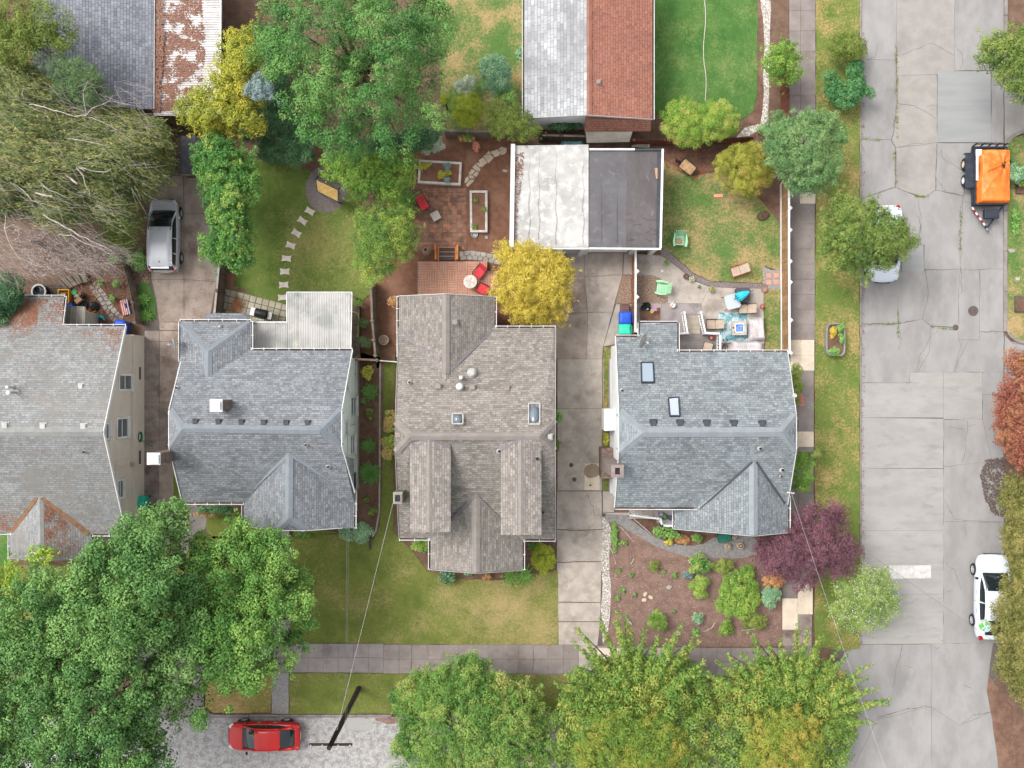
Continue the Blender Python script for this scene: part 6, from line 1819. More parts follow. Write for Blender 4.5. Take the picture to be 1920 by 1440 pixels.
sling_chair('red fabric chair on the deck beside the golden conifer, lower one at the round table',905,543,R(-116),M['red_fabric'],z=.5,recl=.25)
sling_chair('tan folding chair with a red frame lying back on the dry lawn',1378,510,R(-72),M['beige_fabric'],frame=M['lamp_red'],recl=.9)
sling_chair('tan sling chair beside the dark covered grill',1392,580,R(-90),M['beige_fabric'],recl=.8)
sling_chair('tan sling chair between the porch steps and the patterned rug',1332,609,R(-90),M['beige_fabric'],recl=.8)
sling_chair('tan chair on the small railed porch',1325,652,R(165),M['beige_fabric'],z=.94,arms=False)
st_ = thing('stool','folded camp stool of dark crossed legs at the corner of the patterned rug','stool',P(1356,647,.05))
for a in (20,65,110,155):
 c = P(1357,647,.05); d = Vector((math.cos(R(a)),math.sin(R(a)),0)) * .38
 MB().tube([c - d + Vector((0,0,.01)),c + d + Vector((0,0,.45))],.018,6).build('leg',M['dark_metal'],st_)
MB().lathe([(.04,.2),(.05,.28),(.02,.3)],P(1357,647,.05),8).build('hub',M['lamp_red'],st_)
def table_round(label,px,py,r,z,h,m):
 t = thing('table',label,'table',P(px,py,z))
 MB().lathe([(r * .97,h - .03),(r,h - .015),(r * .97,h),(.02,h)],P(px,py,z),32).build('tabletop',m,t)
 c = P(px,py,z)
 MB().bar(c + Vector((-r * .8,.1,h + .004)),c + Vector((r * .8,-.1,h + .004)),.05,.006).bar(c + Vector((.1,r * .8,h + .005)),c + Vector((-.1,-r * .8,h + .005)),.05,.006).build('inlay',M['vent_grey'],t)
 for k in range(4):
  a = k * math.pi / 2 + .6; d = Vector((math.cos(a),math.sin(a),0))
  MB().tube([c + d * r * .7,c + d * r * .5 + Vector((0,0,h - .03))],.018,6).build('leg',M['galv'],t)
 return t
table_round('round pale glass table on the parquet deck',882.5,530.5,.4,.5,.7,M['stone_pale'])
tt = thing('table','small square pale table on the worn brick patio','table',P(818,407,.05),R(28))
MB().box((0,0,.42),(.52,.52,.04)).build('tabletop',M['barrel'],tt,local=True,bevel=.01)
for sx in (-1,1):
 for sy in (-1,1): MB().box((sx * .22,sy * .22,.2),(.05,.05,.4)).build('leg',M['galv'],tt,local=True)
def raised_bed(label,corners,h=.36,w=.14):
 q = [P(x,y,h) for x,y in corners]
 ce = sum(q,Vector()) / 4
 t = thing('raised_bed',label,'raised bed',(ce.x,ce.y,0))
 n = len(q)
 inn = [ce + (p - ce) * .9 for p in q]
 for i in range(n):
  a,b = q[i],q[(i + 1) % n]; d = (b - a).normalized(); nn = (ce - (a + b) / 2); nn.z = 0; nn = (nn - d * nn.dot(d)).normalized()
  MB().bar(a + nn * w / 2 - Vector((0,0,h / 2)) + d * (w if i % 2 else 0),b + nn * w / 2 - Vector((0,0,h / 2)) - d * (w if i % 2 else 0),w,h).build('plank',M['bed_wood'],t,bevel=.01)
 MB().prism([tuple((ce + (p - ce) * .93)[:2]) for p in q],.02,h - .08).build('soil',M['mulch'],t)
 return t
raised_bed('pale timber raised bed, the wider one near the back fence planted with leafy greens',[(785.5,299),(866,304),(863.5,347.5),(783,343)])
raised_bed('pale timber raised bed, the long narrow one beside the white-roofed garage',[(880.5,357),(914,357),(914,435.5),(881.5,435.5)])
def pot(label,px,py,r,h,m,z=.05,plant=None,square=False,name='plant_pot',rim=True,cat='pot',fill='mulch_dark'):
 c = P(px,py,z); t = thing(name,label,cat,c)
 n = 4 if square else 20
 rot = Matrix.Rotation(R(45 + (12 if square else 0)),3,'Z')
 MB().lathe([(r * .75,0),(r,h),(r,h + .02),(r * .86,h + .02),(r * .84,h - .05),(.01,h - .05)],c,n,m=rot).build('pot',m,t,smooth=False)
 MB().lathe([(r * .83,h - .055),(r * .83,h - .03),(.01,h - .02)],c,n,m=rot).build('soil',M[fill],t)
 if plant: PLANTS.append((t,c + Vector((0,0,h)),r * plant[0],plant[1]))
 return t
PLANTS = []
pot('small square planter of low green leaves at the edge of the patio',1249,493,.2,.25,M['barrel'],plant=(1.0,'green'),square=True)
pot('dark round empty pot on the patio edge beside a white square planter',1285,519,.17,.28,M['bark_brown'])
pot('white square planter on the patio edge with a yellow plant',1295.5,524,.19,.3,M['white'],plant=(.6,'yellow'),square=True)
pot('small dark pot on the patio edge, smallest of the row',1310,538,.09,.16,M['bark_brown'],plant=(.7,'green'))
pot('round blue-grey pot with a yellow-green plant on the patio',1332,543,.18,.32,M['galv'],plant=(.8,'yellow'))
pot('terracotta pot at the corner of the patio by the stepping tiles',1431,543,.17,.28,M['terracotta'],fill='clay')
pot('dark red pot of red flowers on the right edge of the patio',1428,575,.14,.22,M['red_pot'],plant=(.9,'red'))
pot('red pot on the railed porch',1332,634,.14,.3,M['red_pot'],z=.94,plant=(.8,'red'))
pot('small terracotta pot on the porch corner',1274,634,.1,.18,M['terracotta'],z=.94)
pot('half barrel planter of bare soil beside the weathered grey fence',721,638,.3,.42,M['barrel'],fill='clay',name='barrel',cat='barrel')
pot('round white pot tucked under the light green tree',756,347,.24,.3,M['white'],fill='mulch')
pot('blue-glazed pot on the front landing of the corner house',1238,963,.14,.3,M['blue_bin'],z=1.2,fill='gravel_white')
pot('bright blue pot on the front landing beside a leafy pot',1256,970,.16,.3,M['blue_bin'],z=1.2,fill='mulch_dark')
pot('leafy green pot on the front landing between two blue pots',1245,968,.18,.25,M['bark_brown'],z=1.2,plant=(1.3,'green'))
bw_ = MB().lathe([(.16,0),(.2,.14),(.17,.14),(.1,.05),(.01,.05)],P(890,440,.02),14).build('bowl',M['galv']); tag(bw_,'grey metal bowl on the bark beside the narrow raised bed','bowl')
cm_ = thing('chiminea','clay chiminea standing on the bark beside the deck steps','chiminea',P(800,471,0))
cc = P(801,473,0)
MB().lathe([(.12,.0),(.18,.12),(.24,.2),(.30,.42),(.27,.62),(.16,.85),(.11,.95)],cc,20).build('belly',M['clay'],cm_,smooth=True)
MB().lathe([(.11,.9),(.1,1.15),(.14,1.22),(.1,1.22),(.075,1.15),(.01,1.1)],cc,16).build('flue',M['clay'],cm_,smooth=True)
MB().lathe([(.085,1.16),(.01,1.165)],cc,14).build('flue_opening',M['black'],cm_)
sw = thing('swing_seat','garden swing seat with a gold canopy on the round gravel bed','swing seat',P(612,357,0),0)
struct(sheet('gravel_circle',[(612 + 39 * math.cos(t),355 + 44 * math.sin(t)) for t in np.linspace(0,6.28,40)][:-1],.05,M['gravel_dark'],jagged=.03))
cq = [P(592,336,1.8),P(634,356,1.8),P(634,379,1.75),P(595,359,1.75)]
MB().slab(cq,.04).build('canopy',M['gold_fabric'],sw)
fr = MB()
for i in range(4): fr.bar(cq[i] + Vector((0,0,-.02)),cq[(i + 1) % 4] + Vector((0,0,-.02)),.06,.06)
for a,b in (((592,336),(604,322)),((634,356),(640,348))): fr.bar(P(*a,1.75),P(*b,.05),.06);
for a,b in (((595,359),(590,372)),((634,379),(632,392))): fr.bar(P(*a,1.7),P(a[0] + 6,a[1] + 2,.05),.06)
fr.bar(P(604,322,.1),P(640,348,.1),.05); fr.bar(P(601,328,1.2),P(630,343,1.2),.05)
fr.build('frame',M['black'],sw)
MB().slab([P(600,338,.5),P(630,353,.5),P(627,366,.5),P(600,352,.5)],.08).build('seat',M['gold_fabric'],sw)
bq = thing('barbecue','black barrel barbecue with white and grey side shelves on the slab terrace','barbecue',P(497,590,.05),R(-12))
prof = [(.0,-.22)]
MB().lathe([(.26,-.36),(.27,-.33),(.27,.33),(.26,.36)],(0,0,.92),22,'X').build('lid',M['black'],bq,local=True,smooth=True)
MB().box((0,0,.7),(.7,.48,.3)).build('cabinet',M['black'],bq,local=True)
MB().box((-.52,.02,.95),(.26,.46,.03)).build('side_shelf',M['white'],bq,local=True); MB().box((.52,-.02,.95),(.26,.42,.03)).build('side_shelf',M['vent_grey'],bq,local=True)
MB().tube([(-.22,-.3,.95),(-.22,-.36,.95),(.22,-.36,.95),(.22,-.3,.95)],.015,6).build('handle',M['steel'],bq,local=True)
for sx in (-.3,.3):
 for sy in (-.18,.18): MB().box((sx,sy,.3),(.04,.04,.6)).build('leg',M['black'],bq,local=True)
sk = thing('sticks','heap of cut brown sticks lying on the slab terrace','sticks',P(447,576,.05))
sb = MB(); r = random.Random(9)
for k in range(70):
 t = r.random(); c = P(438 + r.gauss(6,5),583 - r.random() * 18,.08 + r.random() * .2)
 a = R(65 + r.gauss(0,30)); l = r.uniform(.15,.5); d = Vector((math.cos(a),math.sin(a),r.uniform(-.15,.15))) * l
 sb.tube([c - d,c + d * .2 + Vector((r.uniform(-.03,.03),r.uniform(-.03,.03),.02)),c + d],r.uniform(.006,.014),4)
sb.build('stick',M['wood_cedar'],sk)['kind'] = 'stuff'
rg = MB().prism(px2xy([(1347.5,586),(1404.5,585),(1404,640),(1367,642),(1348,643)],.05),.04,.055).build('rug',M['rug']); tag(rg,'blue-green marbled outdoor rug under the fire table','rug')
ft = thing('fire_table','square grey fire table with blue glass in its white burner frame','fire table',P(1382,616,.055),R(2))
MB().box((0,0,.3),(.72,.72,.56)).build('base',M['cover_grey'],ft,local=True); MB().box((0,0,.6),(.86,.86,.05)).build('tabletop',M['barrel'],ft,local=True,bevel=.01)
fm = MB()
for a,b in (((-.25,-.25),(.25,-.25)),((.25,-.25),(.25,.25)),((.25,.25),(-.25,.25)),((-.25,.25),(-.25,-.25))): fm.bar((a[0],a[1],.645),(b[0],b[1],.645),.06,.05)
fm.build('burner_frame',M['white'],ft,local=True); MB().box((0,0,.632),(.46,.46,.02)).build('fire_glass',M['glass_blue'],ft,local=True)
MB().lathe([(.12,.64),(.13,.66),(.09,.66),(.08,.645)],(0,0,0),18,close=True).build('burner_ring',M['steel'],ft,local=True)
MB().lathe([(.05,.62),(.05,.64),(.01,.645)],(-.36,.02,0),12).build('knob',M['black'],ft,local=True)
MB().lathe([(.035,.62),(.035,.64),(.01,.645)],(-.3,-.24,0),12).build('knob',M['black'],ft,local=True)
def cloth(name,label,cat,corners,h,m,seed,rot=0):
 """loose cover over a box-like seat"""
 q = [P(x,y,h) for x,y in corners]; ce = sum(q,Vector()) / 4
 n = 22; vs = []
 for j in range(n + 1):
  for i in range(n + 1):
   u,v = i / n,j / n
   p = (q[0] * (1 - u) + q[1] * u) * (1 - v) + (q[3] * (1 - u) + q[2] * u) * v
   e = min(u,1 - u,v,1 - v)
   z = h * .72 + .24 * h * mnoise.fractal(Vector((p.x * 1.3 + seed,p.y * 1.3,seed)),1,2,3) + .05 * math.sin(p.x * 5 + p.y * 3.5 + seed) + (.2 * h if (u > .7 or v > .7) else 0) - max(0,.12 - e) * (h * 4.5)
   vs.append((p.x + .04 * mnoise.noise(p * 3),p.y + .04 * mnoise.noise(p * 3.3),max(.06,z)))
 mb = MB(); mb.v = vs
 for j in range(n):
  for i in range(n): a = j * (n + 1) + i; mb.f.append((a,a + 1,a + n + 2,a + n + 1))
 o = mb.build(name,m,smooth=True)
 s_ = o.modifiers.new('sub','SUBSURF'); s_.levels = 1; s_.render_levels = 1
 return tag(o,label,cat)
cloth('furniture_cover','loose pale grey cover over the outdoor sofa along the right edge of the patio','cover',[(1405,594),(1437,593),(1438,638),(1406,640)],.75,M['cover_grey'],2)
cloth('furniture_cover','loose pale grey cover over the outdoor sofa against the house wall','cover',[(1371,637),(1437,640),(1438,672),(1366,672)],.75,M['cover_grey'],8)
gc = thing('covered_grill','square charcoal covered grill on the patio','grill',P(1389,555,.05),R(-2))
MB().prism([(-.42,-.42),(.4,-.42),(.42,.4),(-.4,.42)],0,.72).build('cover',M['charcoal'],gc,local=True,bevel=.07)
um = thing('parasol','folded aqua parasol leaning over the charcoal grill','parasol',P(1394,552,.05))
uc = P(1393,553,1.2); r = random.Random(2)
for k in range(9):
 a = 2 * math.pi * k / 9; mb = MB(); ax = Vector((.85,.42,.15)).normalized()
 sd = Vector((-ax.y,ax.x,0)) * math.cos(a) + Vector((0,0,1)) * math.sin(a)
 mb.tube([uc - ax * .42 + sd * .2,uc - ax * .2 + sd * .2,uc + ax * .12 + sd * .13,uc + ax * .4 + sd * .04],[.05,.09,.08,.02],6)
 mb.build('fabric_fold',M['aqua'],um,smooth=True)
MB().tube([uc - Vector((.4,.2,.3)),uc + Vector((.62,.3,.1))],.022,8).tube([uc - Vector((.4,.2,.3)),Vector((uc.x - .45,uc.y - .25,.06))],.022,8).build('pole',M['dark_metal'],um)
gt_ = thing('table','square glass-topped table with rounded corners beside the covered grill','table',P(1368.5,567,.05),R(14))
rr = .15; pts = []
for cx,cy,a0 in ((.28,.28,0),(-.28,.28,90),(-.28,-.28,180),(.28,-.28,270)):
 for k in range(5): a = R(a0 + k * 22.5); pts.append((cx + rr * math.cos(a),cy + rr * math.sin(a)))
MB().prism(pts,.70,.715).build('tabletop',M['glass_table'],gt_,local=True)
MB().tube([(x,y,.70) for x,y in pts + pts[:1]],.018,6).build('rim',M['vent_grey'],gt_,local=True)
for sx in (-1,1):
 for sy in (-1,1): MB().tube([(sx * .42,sy * .42,0),(sx * .34,sy * .34,.7)],.018,6).build('leg',M['dark_metal'],gt_,local=True)
tb_ = thing('planter_tub','black tubs and pots clustered on the small planting bed','tubs',P(1210,575,.05))
for dx,dy,rr in ((-5,2,.16),(3,-2,.19),(5,4,.13),(-2,-4,.12)):
 MB().lathe([(rr * .8,0),(rr,.26),(rr * .85,.26),(rr * .8,.1),(.01,.1)],P(1210 + dx,575 + dy,.05),14).build('tub',M['black'],tb_)
MB().lathe([(.05,.0),(.06,.24),(.01,.26)],P(1213,580,.05),10).build('white_jar',M['white'],tb_)
pw = thing('pinwheel','pink and blue pinwheel flowers in the small planting bed','pinwheel',P(1226,580,.05))
for dx,dy,k in ((2,-3,'red_fabric'),(-2,0,'zip_teal'),(-4,4,'yellow_plastic'),(3,0,'lamp_red')):
 c = P(1226 + dx,580 + dy,.5); mb = MB()
 for i in range(6):
  a = i * math.pi / 3; d = Vector((math.cos(a),math.sin(a),.2)); s_ = Vector((-math.sin(a),math.cos(a),.4))
  mb.add([c,c + d * .09 + s_ * .03,c + d * .14,c + d * .08 - s_ * .03],[(0,1,2,3)])
 mb.build('petals',mat('petal pink',C(232,130,190)) if k in ('red_fabric','lamp_red') else M[k],pw)
 MB().tube([c,Vector((c.x,c.y,.05))],.008,4).build('stem',M['green_plastic'],pw)
bk = thing('bucket','white round bucket with a stick and a yellow cloth on the patio','bucket',P(1260,572,.05))
MB().lathe([(.15,0),(.18,.28),(.165,.28),(.15,.2),(.01,.2)],P(1260,572,.05),18).build('pail',M['white'],bk); MB().tube([P(1258,575,.25),P(1267,565,.5)],.015,6).build('stick',M['bark_brown'],bk)
MB().box(P(1258.5,574,.3),(.1,.1,.05)).build('cloth',M['yellow_plastic'],bk,bevel=.015)
bx = MB().box(P(1222,605.5,.35),(.95,.16,.55)).build('cabinet',M['white'],bevel=.01); tag(bx,'low white cabinet against the back wall of the corner house','cabinet')
pp = MB().box(P(1241.5,508,.045),(.14,.12,.01),.4).build('paper',M['white']); tag(pp,'scrap of white paper lying on the patio','paper')
def bin_(label,px,py,m,w=.6,d=.68,h=1.0,rz=0.0,z=.05,name='wheelie_bin',cat='bin'):
 t = thing(name,label,cat,P(px,py,z),rz)
 MB().add([(x * w * .42,y * d * .42,.08) for x,y in ((-1,-1),(1,-1),(1,1),(-1,1))] + [(x * w * .48,y * d * .48,h) for x,y in ((-1,-1),(1,-1),(1,1),(-1,1))],
   [(0,1,5,4),(1,2,6,5),(2,3,7,6),(3,0,4,7),(4,5,6,7),(3,2,1,0)]).build('body',m,t,local=True)
 lid = MB(); n = 8
 for j in range(n + 1):
  for i in range(n + 1):
   u,v = i / n * 2 - 1,j / n * 2 - 1
   lid.v.append((u * w * .52,v * d * .52,h + .07 * (1 - u ** 4) * (1 - v ** 4) + .02))
 for j in range(n):
  for i in range(n): a = j * (n + 1) + i; lid.f.append((a,a + 1,a + n + 2,a + n + 1))
 lo = lid.build('lid',m,t,local=True,smooth=True); s_ = lo.modifiers.new('t','SOLIDIFY'); s_.thickness = .05
 MB().box((w * .1,0,h + .092),(.03,d * .6,.02)).box((-w * .2,0,h + .085),(.03,d * .6,.02)).build('lid_rib',m,lo,local=True)
 MB().tube([(w * .5,-d * .38,h - .03),(w * .6,-d * .36,h),(w * .6,d * .36,h),(w * .5,d * .38,h - .03)],.02,6).build('handle',m,t,local=True)
 for sg in (-1,1):
  MB().lathe([(.1,-.03),(.11,0),(.1,.03)],(w * .42,sg * d * .4,.1),12,'Y').build('wheel',M['black'],t,local=True)
 return t
bin_('blue wheeled bin between a brown crate and an aqua bin by the cedar fence',1169,598,M['blue_bin'],.72,.7,1.0)
bin_('aqua wheeled bin nearest the pale blue-grey roof by the cedar fence',1168,619,M['aqua_bin'],.7,.6,1.0)
br_ = thing('crate','brown ribbed plastic crate beside the blue bin','crate',P(1170.5,579,.05))
MB().prism([(-.27,-.26),(.27,-.26),(.27,.26),(-.27,.26)],0,.5).build('box',M['brown_bin'],br_,local=True,bevel=.05)
for k in range(4): MB().box((0,-.19 + k * .125,.515),(.46,.06,.05)).build('rib',M['brown_bin'],br_,local=True,bevel=.02)
bin_('teal wheeled bin standing against the bare gable wall by the maple',271,938,M['teal_bin'],.75,.68,1.0)
bin_('blue wheeled bin squeezed behind the mossy-roofed house',236,616,M['blue_bin'],.6,.9,1.0,R(-8))
hc = thing('garden_hose','green garden hose coiled on the bare gable wall','hose',(XW + .1,P(261,818,1).y,1.0))
h0 = wallpt(260,819)
for k in range(4):
 rr = .2 + .035 * k
 MB().tube([h0 + Vector((.05 + .02 * k,rr * math.cos(t),rr * math.sin(t))) for t in np.linspace(0,6.28,20)],.022,5).build('coil',M['green_hose'],hc)
MB().tube([h0 + Vector((.1,-.2,-.1)),h0 + Vector((.15,-.35,-.6)),Vector((XW + .3,h0.y - .5,.06)),Vector((XW + .6,h0.y - .6,.06))],.02,5).build('tail',M['green_hose'],hc)
hs_ = MB().tube([P(x,y,.47) for x,y in ((655,583),(664,585),(672,588),(673,598),(671,610),(672,622),(670,632))],.028,6).build('garden_hose',M['lime_hose']); tag(hs_,'lime yellow hose lying on the narrow deck','hose')
lh = MB().tube([P(1322 + 2 * math.sin(y * .05) - (1 if y < 130 else 0),y,.06) for y in range(-60,190,8)],.022,5).build('garden_hose',M['stone_pale']); tag(lh,'pale hose stretched straight across the lush lawn','hose')
wbw = thing('wheelbarrow','wheelbarrow full of straw with red handles on the bare soil','wheelbarrow',P(1288,318,.03),R(-38))
tv = [(-.42,-.26,.3),(.3,-.22,.34),(.3,.22,.34),(-.42,.26,.3),(-.55,-.36,.62),(.42,-.32,.6),(.42,.32,.6),(-.55,.36,.62)]
MB().add(tv,[(0,1,5,4),(1,2,6,5),(2,3,7,6),(3,0,4,7),(3,2,1,0)]).build('tray',M['charcoal'],wbw,local=True)
MB().prism([(-.5,-.32),(.38,-.29),(.38,.29),(-.5,.32)],.4,.57).build('tray_load',M['straw'],wbw,local=True,bevel=.05)
for sg in (-1,1):
 MB().tube([(-.75,sg * .06,.25),(.2,sg * .24,.4),(.62,sg * .28,.55)],.02,6).build('shaft',M['wood_red'],wbw,local=True)
 MB().tube([(.6,sg * .28,.545),(.92,sg * .3,.62)],.028,8).build('handle',M['lamp_red'],wbw,local=True)
 MB().tube([(.2,sg * .24,.38),(.28,sg * .26,0)],.018,6).build('leg',M['black'],wbw,local=True)
MB().lathe([(.12,-.05),(.19,-.05),(.2,0),(.19,.05),(.12,.05)],(-.72,0,.2),16,'Y',close=True).build('wheel',M['rubber'],wbw,local=True)
be = thing('bench','pale slatted bench frame behind the dark-roofed garage','bench',P(1200,270,.05))
for k in range(5): MB().bar(P(1184,266 + k * 2.3,.45),P(1218,266.5 + k * 2.3,.45),.05,.03).build('slat',M['barrel'],be)
for x in (1186,1216):
 MB().bar(P(x,266,.42),P(x,276,.42),.05).build('frame',M['barrel'],be)
 for y in (267,275): MB().bar(P(x,y,.42),Vector((P(x,y,.42).x,P(x,y,.42).y,0.02)),.05).build('leg',M['barrel'],be)
tubp = cloth('tarp','crumpled blue tarpaulin heaped behind the white-roofed garage','tarpaulin',[(1052,262),(1096,262),(1096,276),(1052,276)],.5,M['zip_teal'],5)
tg = MB().box(P(1347,367,.06),(.55,.2,.1),.02).build('brick_slab',M['paver_red']); tag(tg,'single red brick slab lying on the lawn by the yellow-green rhododendron','brick slab')
sk_ = thing('planter','oval galvanised stock-tank planter on the grass strip by the street','planter',P(1567,637,.1))
def oval(w,h,n=28,e=5.0):
 return [(w * np.sign(math.cos(t)) * abs(math.cos(t)) ** (2 / e),h * np.sign(math.sin(t)) * abs(math.sin(t)) ** (2 / e)) for t in np.linspace(0,2 * math.pi,n + 1)[:-1]]
c = P(1566,637,.55); oo = oval(.54,.95); n = len(oo)
mb = MB()
for sc,z in ((.97,.1),(1.0,.35),(1.0,.66),(.93,.66),(.91,.45)):
 mb.v.extend([(c.x + x * sc * .98,c.y + y * (sc if sc > .95 else sc + .03),z) for x,y in oo])
for i in range(4):
 for k in range(n): mb.f.append((i * n + k,i * n + (k + 1) % n,(i + 1) * n + (k + 1) % n,(i + 1) * n + k))
mb.build('tank',M['galv'],sk_,smooth=False)
MB().tube([(c.x + x,c.y + y,.67) for x,y in oo + oo[:1]],.035,6).build('rim',M['galv'],sk_)
MB().prism([(c.x + x * .92,c.y + y * .94) for x,y in oo],.3,.56).build('soil',M['mulch_dark'],sk_)
for px,py,s_,lab in ((1915,570,.8,'dark square planting frame on the right verge near the kerb'),(1914,352,.6,'dark square planter beside the orange tarpaulin on the right verge')):
 o = MB().box(P(px,py,.15),(s_,s_ * 1.25,.2)).build('planter',M['wood_dark'],bevel=.03); tag(o,lab,'planter')
 MB().box(P(px + 1,py + 2,.26),(s_ * .7,s_ * .9,.03)).build('soil',M['mulch_dark'],o)
gb = thing('bench','green slatted bench under the front eaves of the corner house','bench',P(1356,1006,.03),R(12))
for k in range(6): MB().box((0,-.22 + k * .085,.44),(.75,.07,.025)).build('slat',M['green_bench'],gb,local=True)
for sx in (-.34,.34): MB().box((sx,0,.22),(.06,.5,.42)).build('frame',M['green_bench'],gb,local=True)
def stump(label,px,py,r,h=.4,group=None):
 o = MB().lathe([(r * 1.05,0),(r,h * .6),(r * .98,h),(r * .9,h + .01),(.01,h + .012)],P(px,py,.02),14).build('stump',M['stone_tan']); tag(o,label,'stump',group)
 rr = MB()
 for k in (.35,.65): rr.lathe([(r * k,h + .011),(r * k + .012,h + .022),(r * k + .02,h + .011)],P(px,py,.02),14)
 rr.build('growth_ring',M['wood_tan'],o)
for px,py,r_,lab in ((1363,1023,.18,'pale log stool on the gravel, left of the pair in front of the green bench'),(1386,1022,.19,'pale log stool on the gravel nearest the purple tree'),(1375,1006,.14,'small log stool close under the eaves beside the green bench')): stump(lab,px,py,r_)
rk = thing('rocks','three flat tan rocks grouped on the pale bark garden','rocks',P(1213,1120,.02))
for dx,dy,a in ((-3,-6,60),(7,0,-30),(-5,5,10)):
 p = oval(.16,.11,14,2.3); c = P(1213 + dx,1120 + dy,.1); ca,sa = math.cos(R(a)),math.sin(R(a))
 MB().prism([(c.x + x * ca - y * sa,c.y + x * sa + y * ca) for x,y in p],0,.14).build('rock',M['stone_tan'],rk,bevel=.04)
def driftwood(label,pts,r):
 o = MB().tube([P(x,y,.05 + r) for x,y in pts],[r * .6] + [r] * (len(pts) - 2) + [r * .5],7).build('driftwood',M['bark_white']); tag(o,label,'driftwood','driftwood in the front garden')
for lab,pts,r_ in (('forked pale branch lying on bark left of the leafy vines',[(1318,1185),(1334,1178),(1344,1163)],.03),('short pale stick on bark near the white gravel strip',[(1152,1046),(1155,1057)],.04),('slanting pale stick on bark near the top of the garden',[(1183,1058),(1189,1048)],.05),
     ('flat whitish log on bark below the gravel strip',[(1172,1156),(1180,1166),(1185,1171)],.08),('thin curved branch beside the white gravel strip',[(1144,1140),(1143,1160),(1140,1178)],.04),('thin branch arching along the gravel path edge',[(1140,1015),(1144,1025),(1150,1040)],.035),
     ('long pale branch along the lower edge of the gravel path',[(1152,984),(1166,990),(1178,1004),(1188,1016)],.035),('pale branch along the upper edge of the gravel path',[(1185,970),(1204,986),(1222,1002)],.04),('pale crossing branch lying among the leafy vines',[(1390,1182),(1412,1180),(1430,1173)],.035)):
 driftwood(lab,pts,r_)
for i,(px,py,r_,lab) in enumerate(((1255,1101,.2,'pointed grey rock on the bark garden'),(1270,1188,.22,'flat grey rock among the bark near the pavement'),(1430,404,.38,'brown boulder in the bed beside the long cedar fence'),(1897,470,.2,'grey stone on the right verge'),(1908,523,.17,'flat pale stone on the right verge'),(947,320,.14,'small grey stone on the bark by the garage'),(912,445,.14,'pale curved shell-like stone on the bark'))):
 p = oval(r_,r_ * .7,12,2.2); c = P(px,py,.1); p = [(c.x + x * (1 + .25 * math.sin(i * 3 + k)),c.y + y * (1 + .2 * math.cos(i + k * 2))) for k,(x,y) in enumerate(p)]
 o = MB().prism(p,0,r_ * .7).build('rock',M['stone_grey'] if i not in (2,) else M['bark_brown'],bevel=.05); tag(o,lab,'rock')
yb = thing('crate','yellow plastic crate at the corner of the mossy-roofed house','crate',P(127,557,.05))
MB().add([(-.3,-.36,0),(.3,-.36,0),(.3,.36,0),(-.3,.36,0),(-.34,-.42,.6),(.34,-.42,.6),(.34,.42,.6),(-.34,.42,.6),(-.28,-.36,.6),(.28,-.36,.6),(.28,.36,.6),(-.28,.36,.6),(-.26,-.34,.2),(.26,-.34,.2),(.26,.34,.2),(-.26,.34,.2)],
  [(0,1,5,4),(1,2,6,5),(2,3,7,6),(3,0,4,7),(4,5,9,8),(5,6,10,9),(6,7,11,10),(7,4,8,11),(8,9,13,12),(9,10,14,13),(10,11,15,14),(11,8,12,15),(12,13,14,15)]).build('box',M['yellow_plastic'],yb,local=True)
MB().box((0,.1,.45),(.3,.2,.3)).build('box_contents',M['cardboard'],yb,local=True); MB().box((-.05,-.15,.4),(.25,.2,.3),.4).build('box_contents',M['yellow_plastic'],yb,local=True)
bl_ = MB().box(P(133,572,.3),(.34,.26,.5),.3).build('tub',M['blue_bin'],bevel=.04); tag(bl_,'small dark blue tub between the yellow crate and the shed','tub')
gs = thing('shovel','green plastic shovel leaning by the yellow crate','shovel',P(140,550,.05))
MB().lathe([(.02,0),(.16,.03),(.14,.06),(.02,.03)],P(139.5,548,.9),12).build('blade',M['green_plastic'],gs); MB().tube([P(140,550,.9),P(141,574,.1)],.018,6).build('handle',M['barrel'],gs)
def bag(label,px,py,r,seed):
 c = P(px,py,r * .6); mb = MB().lathe([(.01,-r * .6),(r * .8,-r * .5),(r,0),(r * .7,r * .5),(r * .2,r * .75),(.01,r * .9)],(0,0,0),16)
 mb.v = [tuple(Vector(v) * (1 + .6 * mnoise.noise(Vector(v) * 4.5 + Vector((seed,0,0)))) + c) for v in mb.v]
 o = mb.build('rubbish_bag',M['bag'],smooth=False,sub=1); tag(o,label,'bag')
bag('black rubbish bag lying on the leaf litter by the stone path',176,574,.33,3); bag('black rubbish bag against the small shed',157,571,.28,7); bag('black bag of tools under the shed eaves near the yellow crate',147,574,.25,11)
cbx = thing('junk_pile','cardboard boxes and garden odds and ends heaped beside the yellow crate','junk pile',P(149,560,.05))
for px,py,w_,m in ((149,563,.42,'cardboard'),(146,555,.3,'barrel'),(155,556,.2,'black'),(152,551,.22,'straw')): MB().box(P(px,py,.3),(w_,w_ * .7,.3 + w_ * .4),px * .3).build('box',M[m],cbx,bevel=.02)
ow = thing('firewood','split orange firewood on the leaf litter below the black bag','firewood',P(169,588,.05))
for px,py,l,a in ((168,584,.45,20),(172,588,.5,60),(165,590,.5,-50),(170,594,.45,-30),(174,583,.4,10),(162,587,.4,85)): MB().box(P(px,py,.12),(l,.14,.14),R(a)).build('log',M['wood_orange'],ow,bevel=.02)
tr_ = thing('paddling_pool','deflated turquoise paddling pool behind the mossy-roofed house','paddling pool',P(186,604,.05))
cp_ = P(186,605,.12)
MB().tube([cp_ + Vector((.38 * math.cos(t),.38 * math.sin(t),.05 * math.sin(3 * t))) for t in np.linspace(R(20),R(300),20)],[.05 + .09 * math.sin(math.pi * k / 19) for k in range(20)],8).build('ring',mat('turquoise vinyl',C(70,190,190),C(56,172,176),3,rough=.35),tr_,smooth=True)
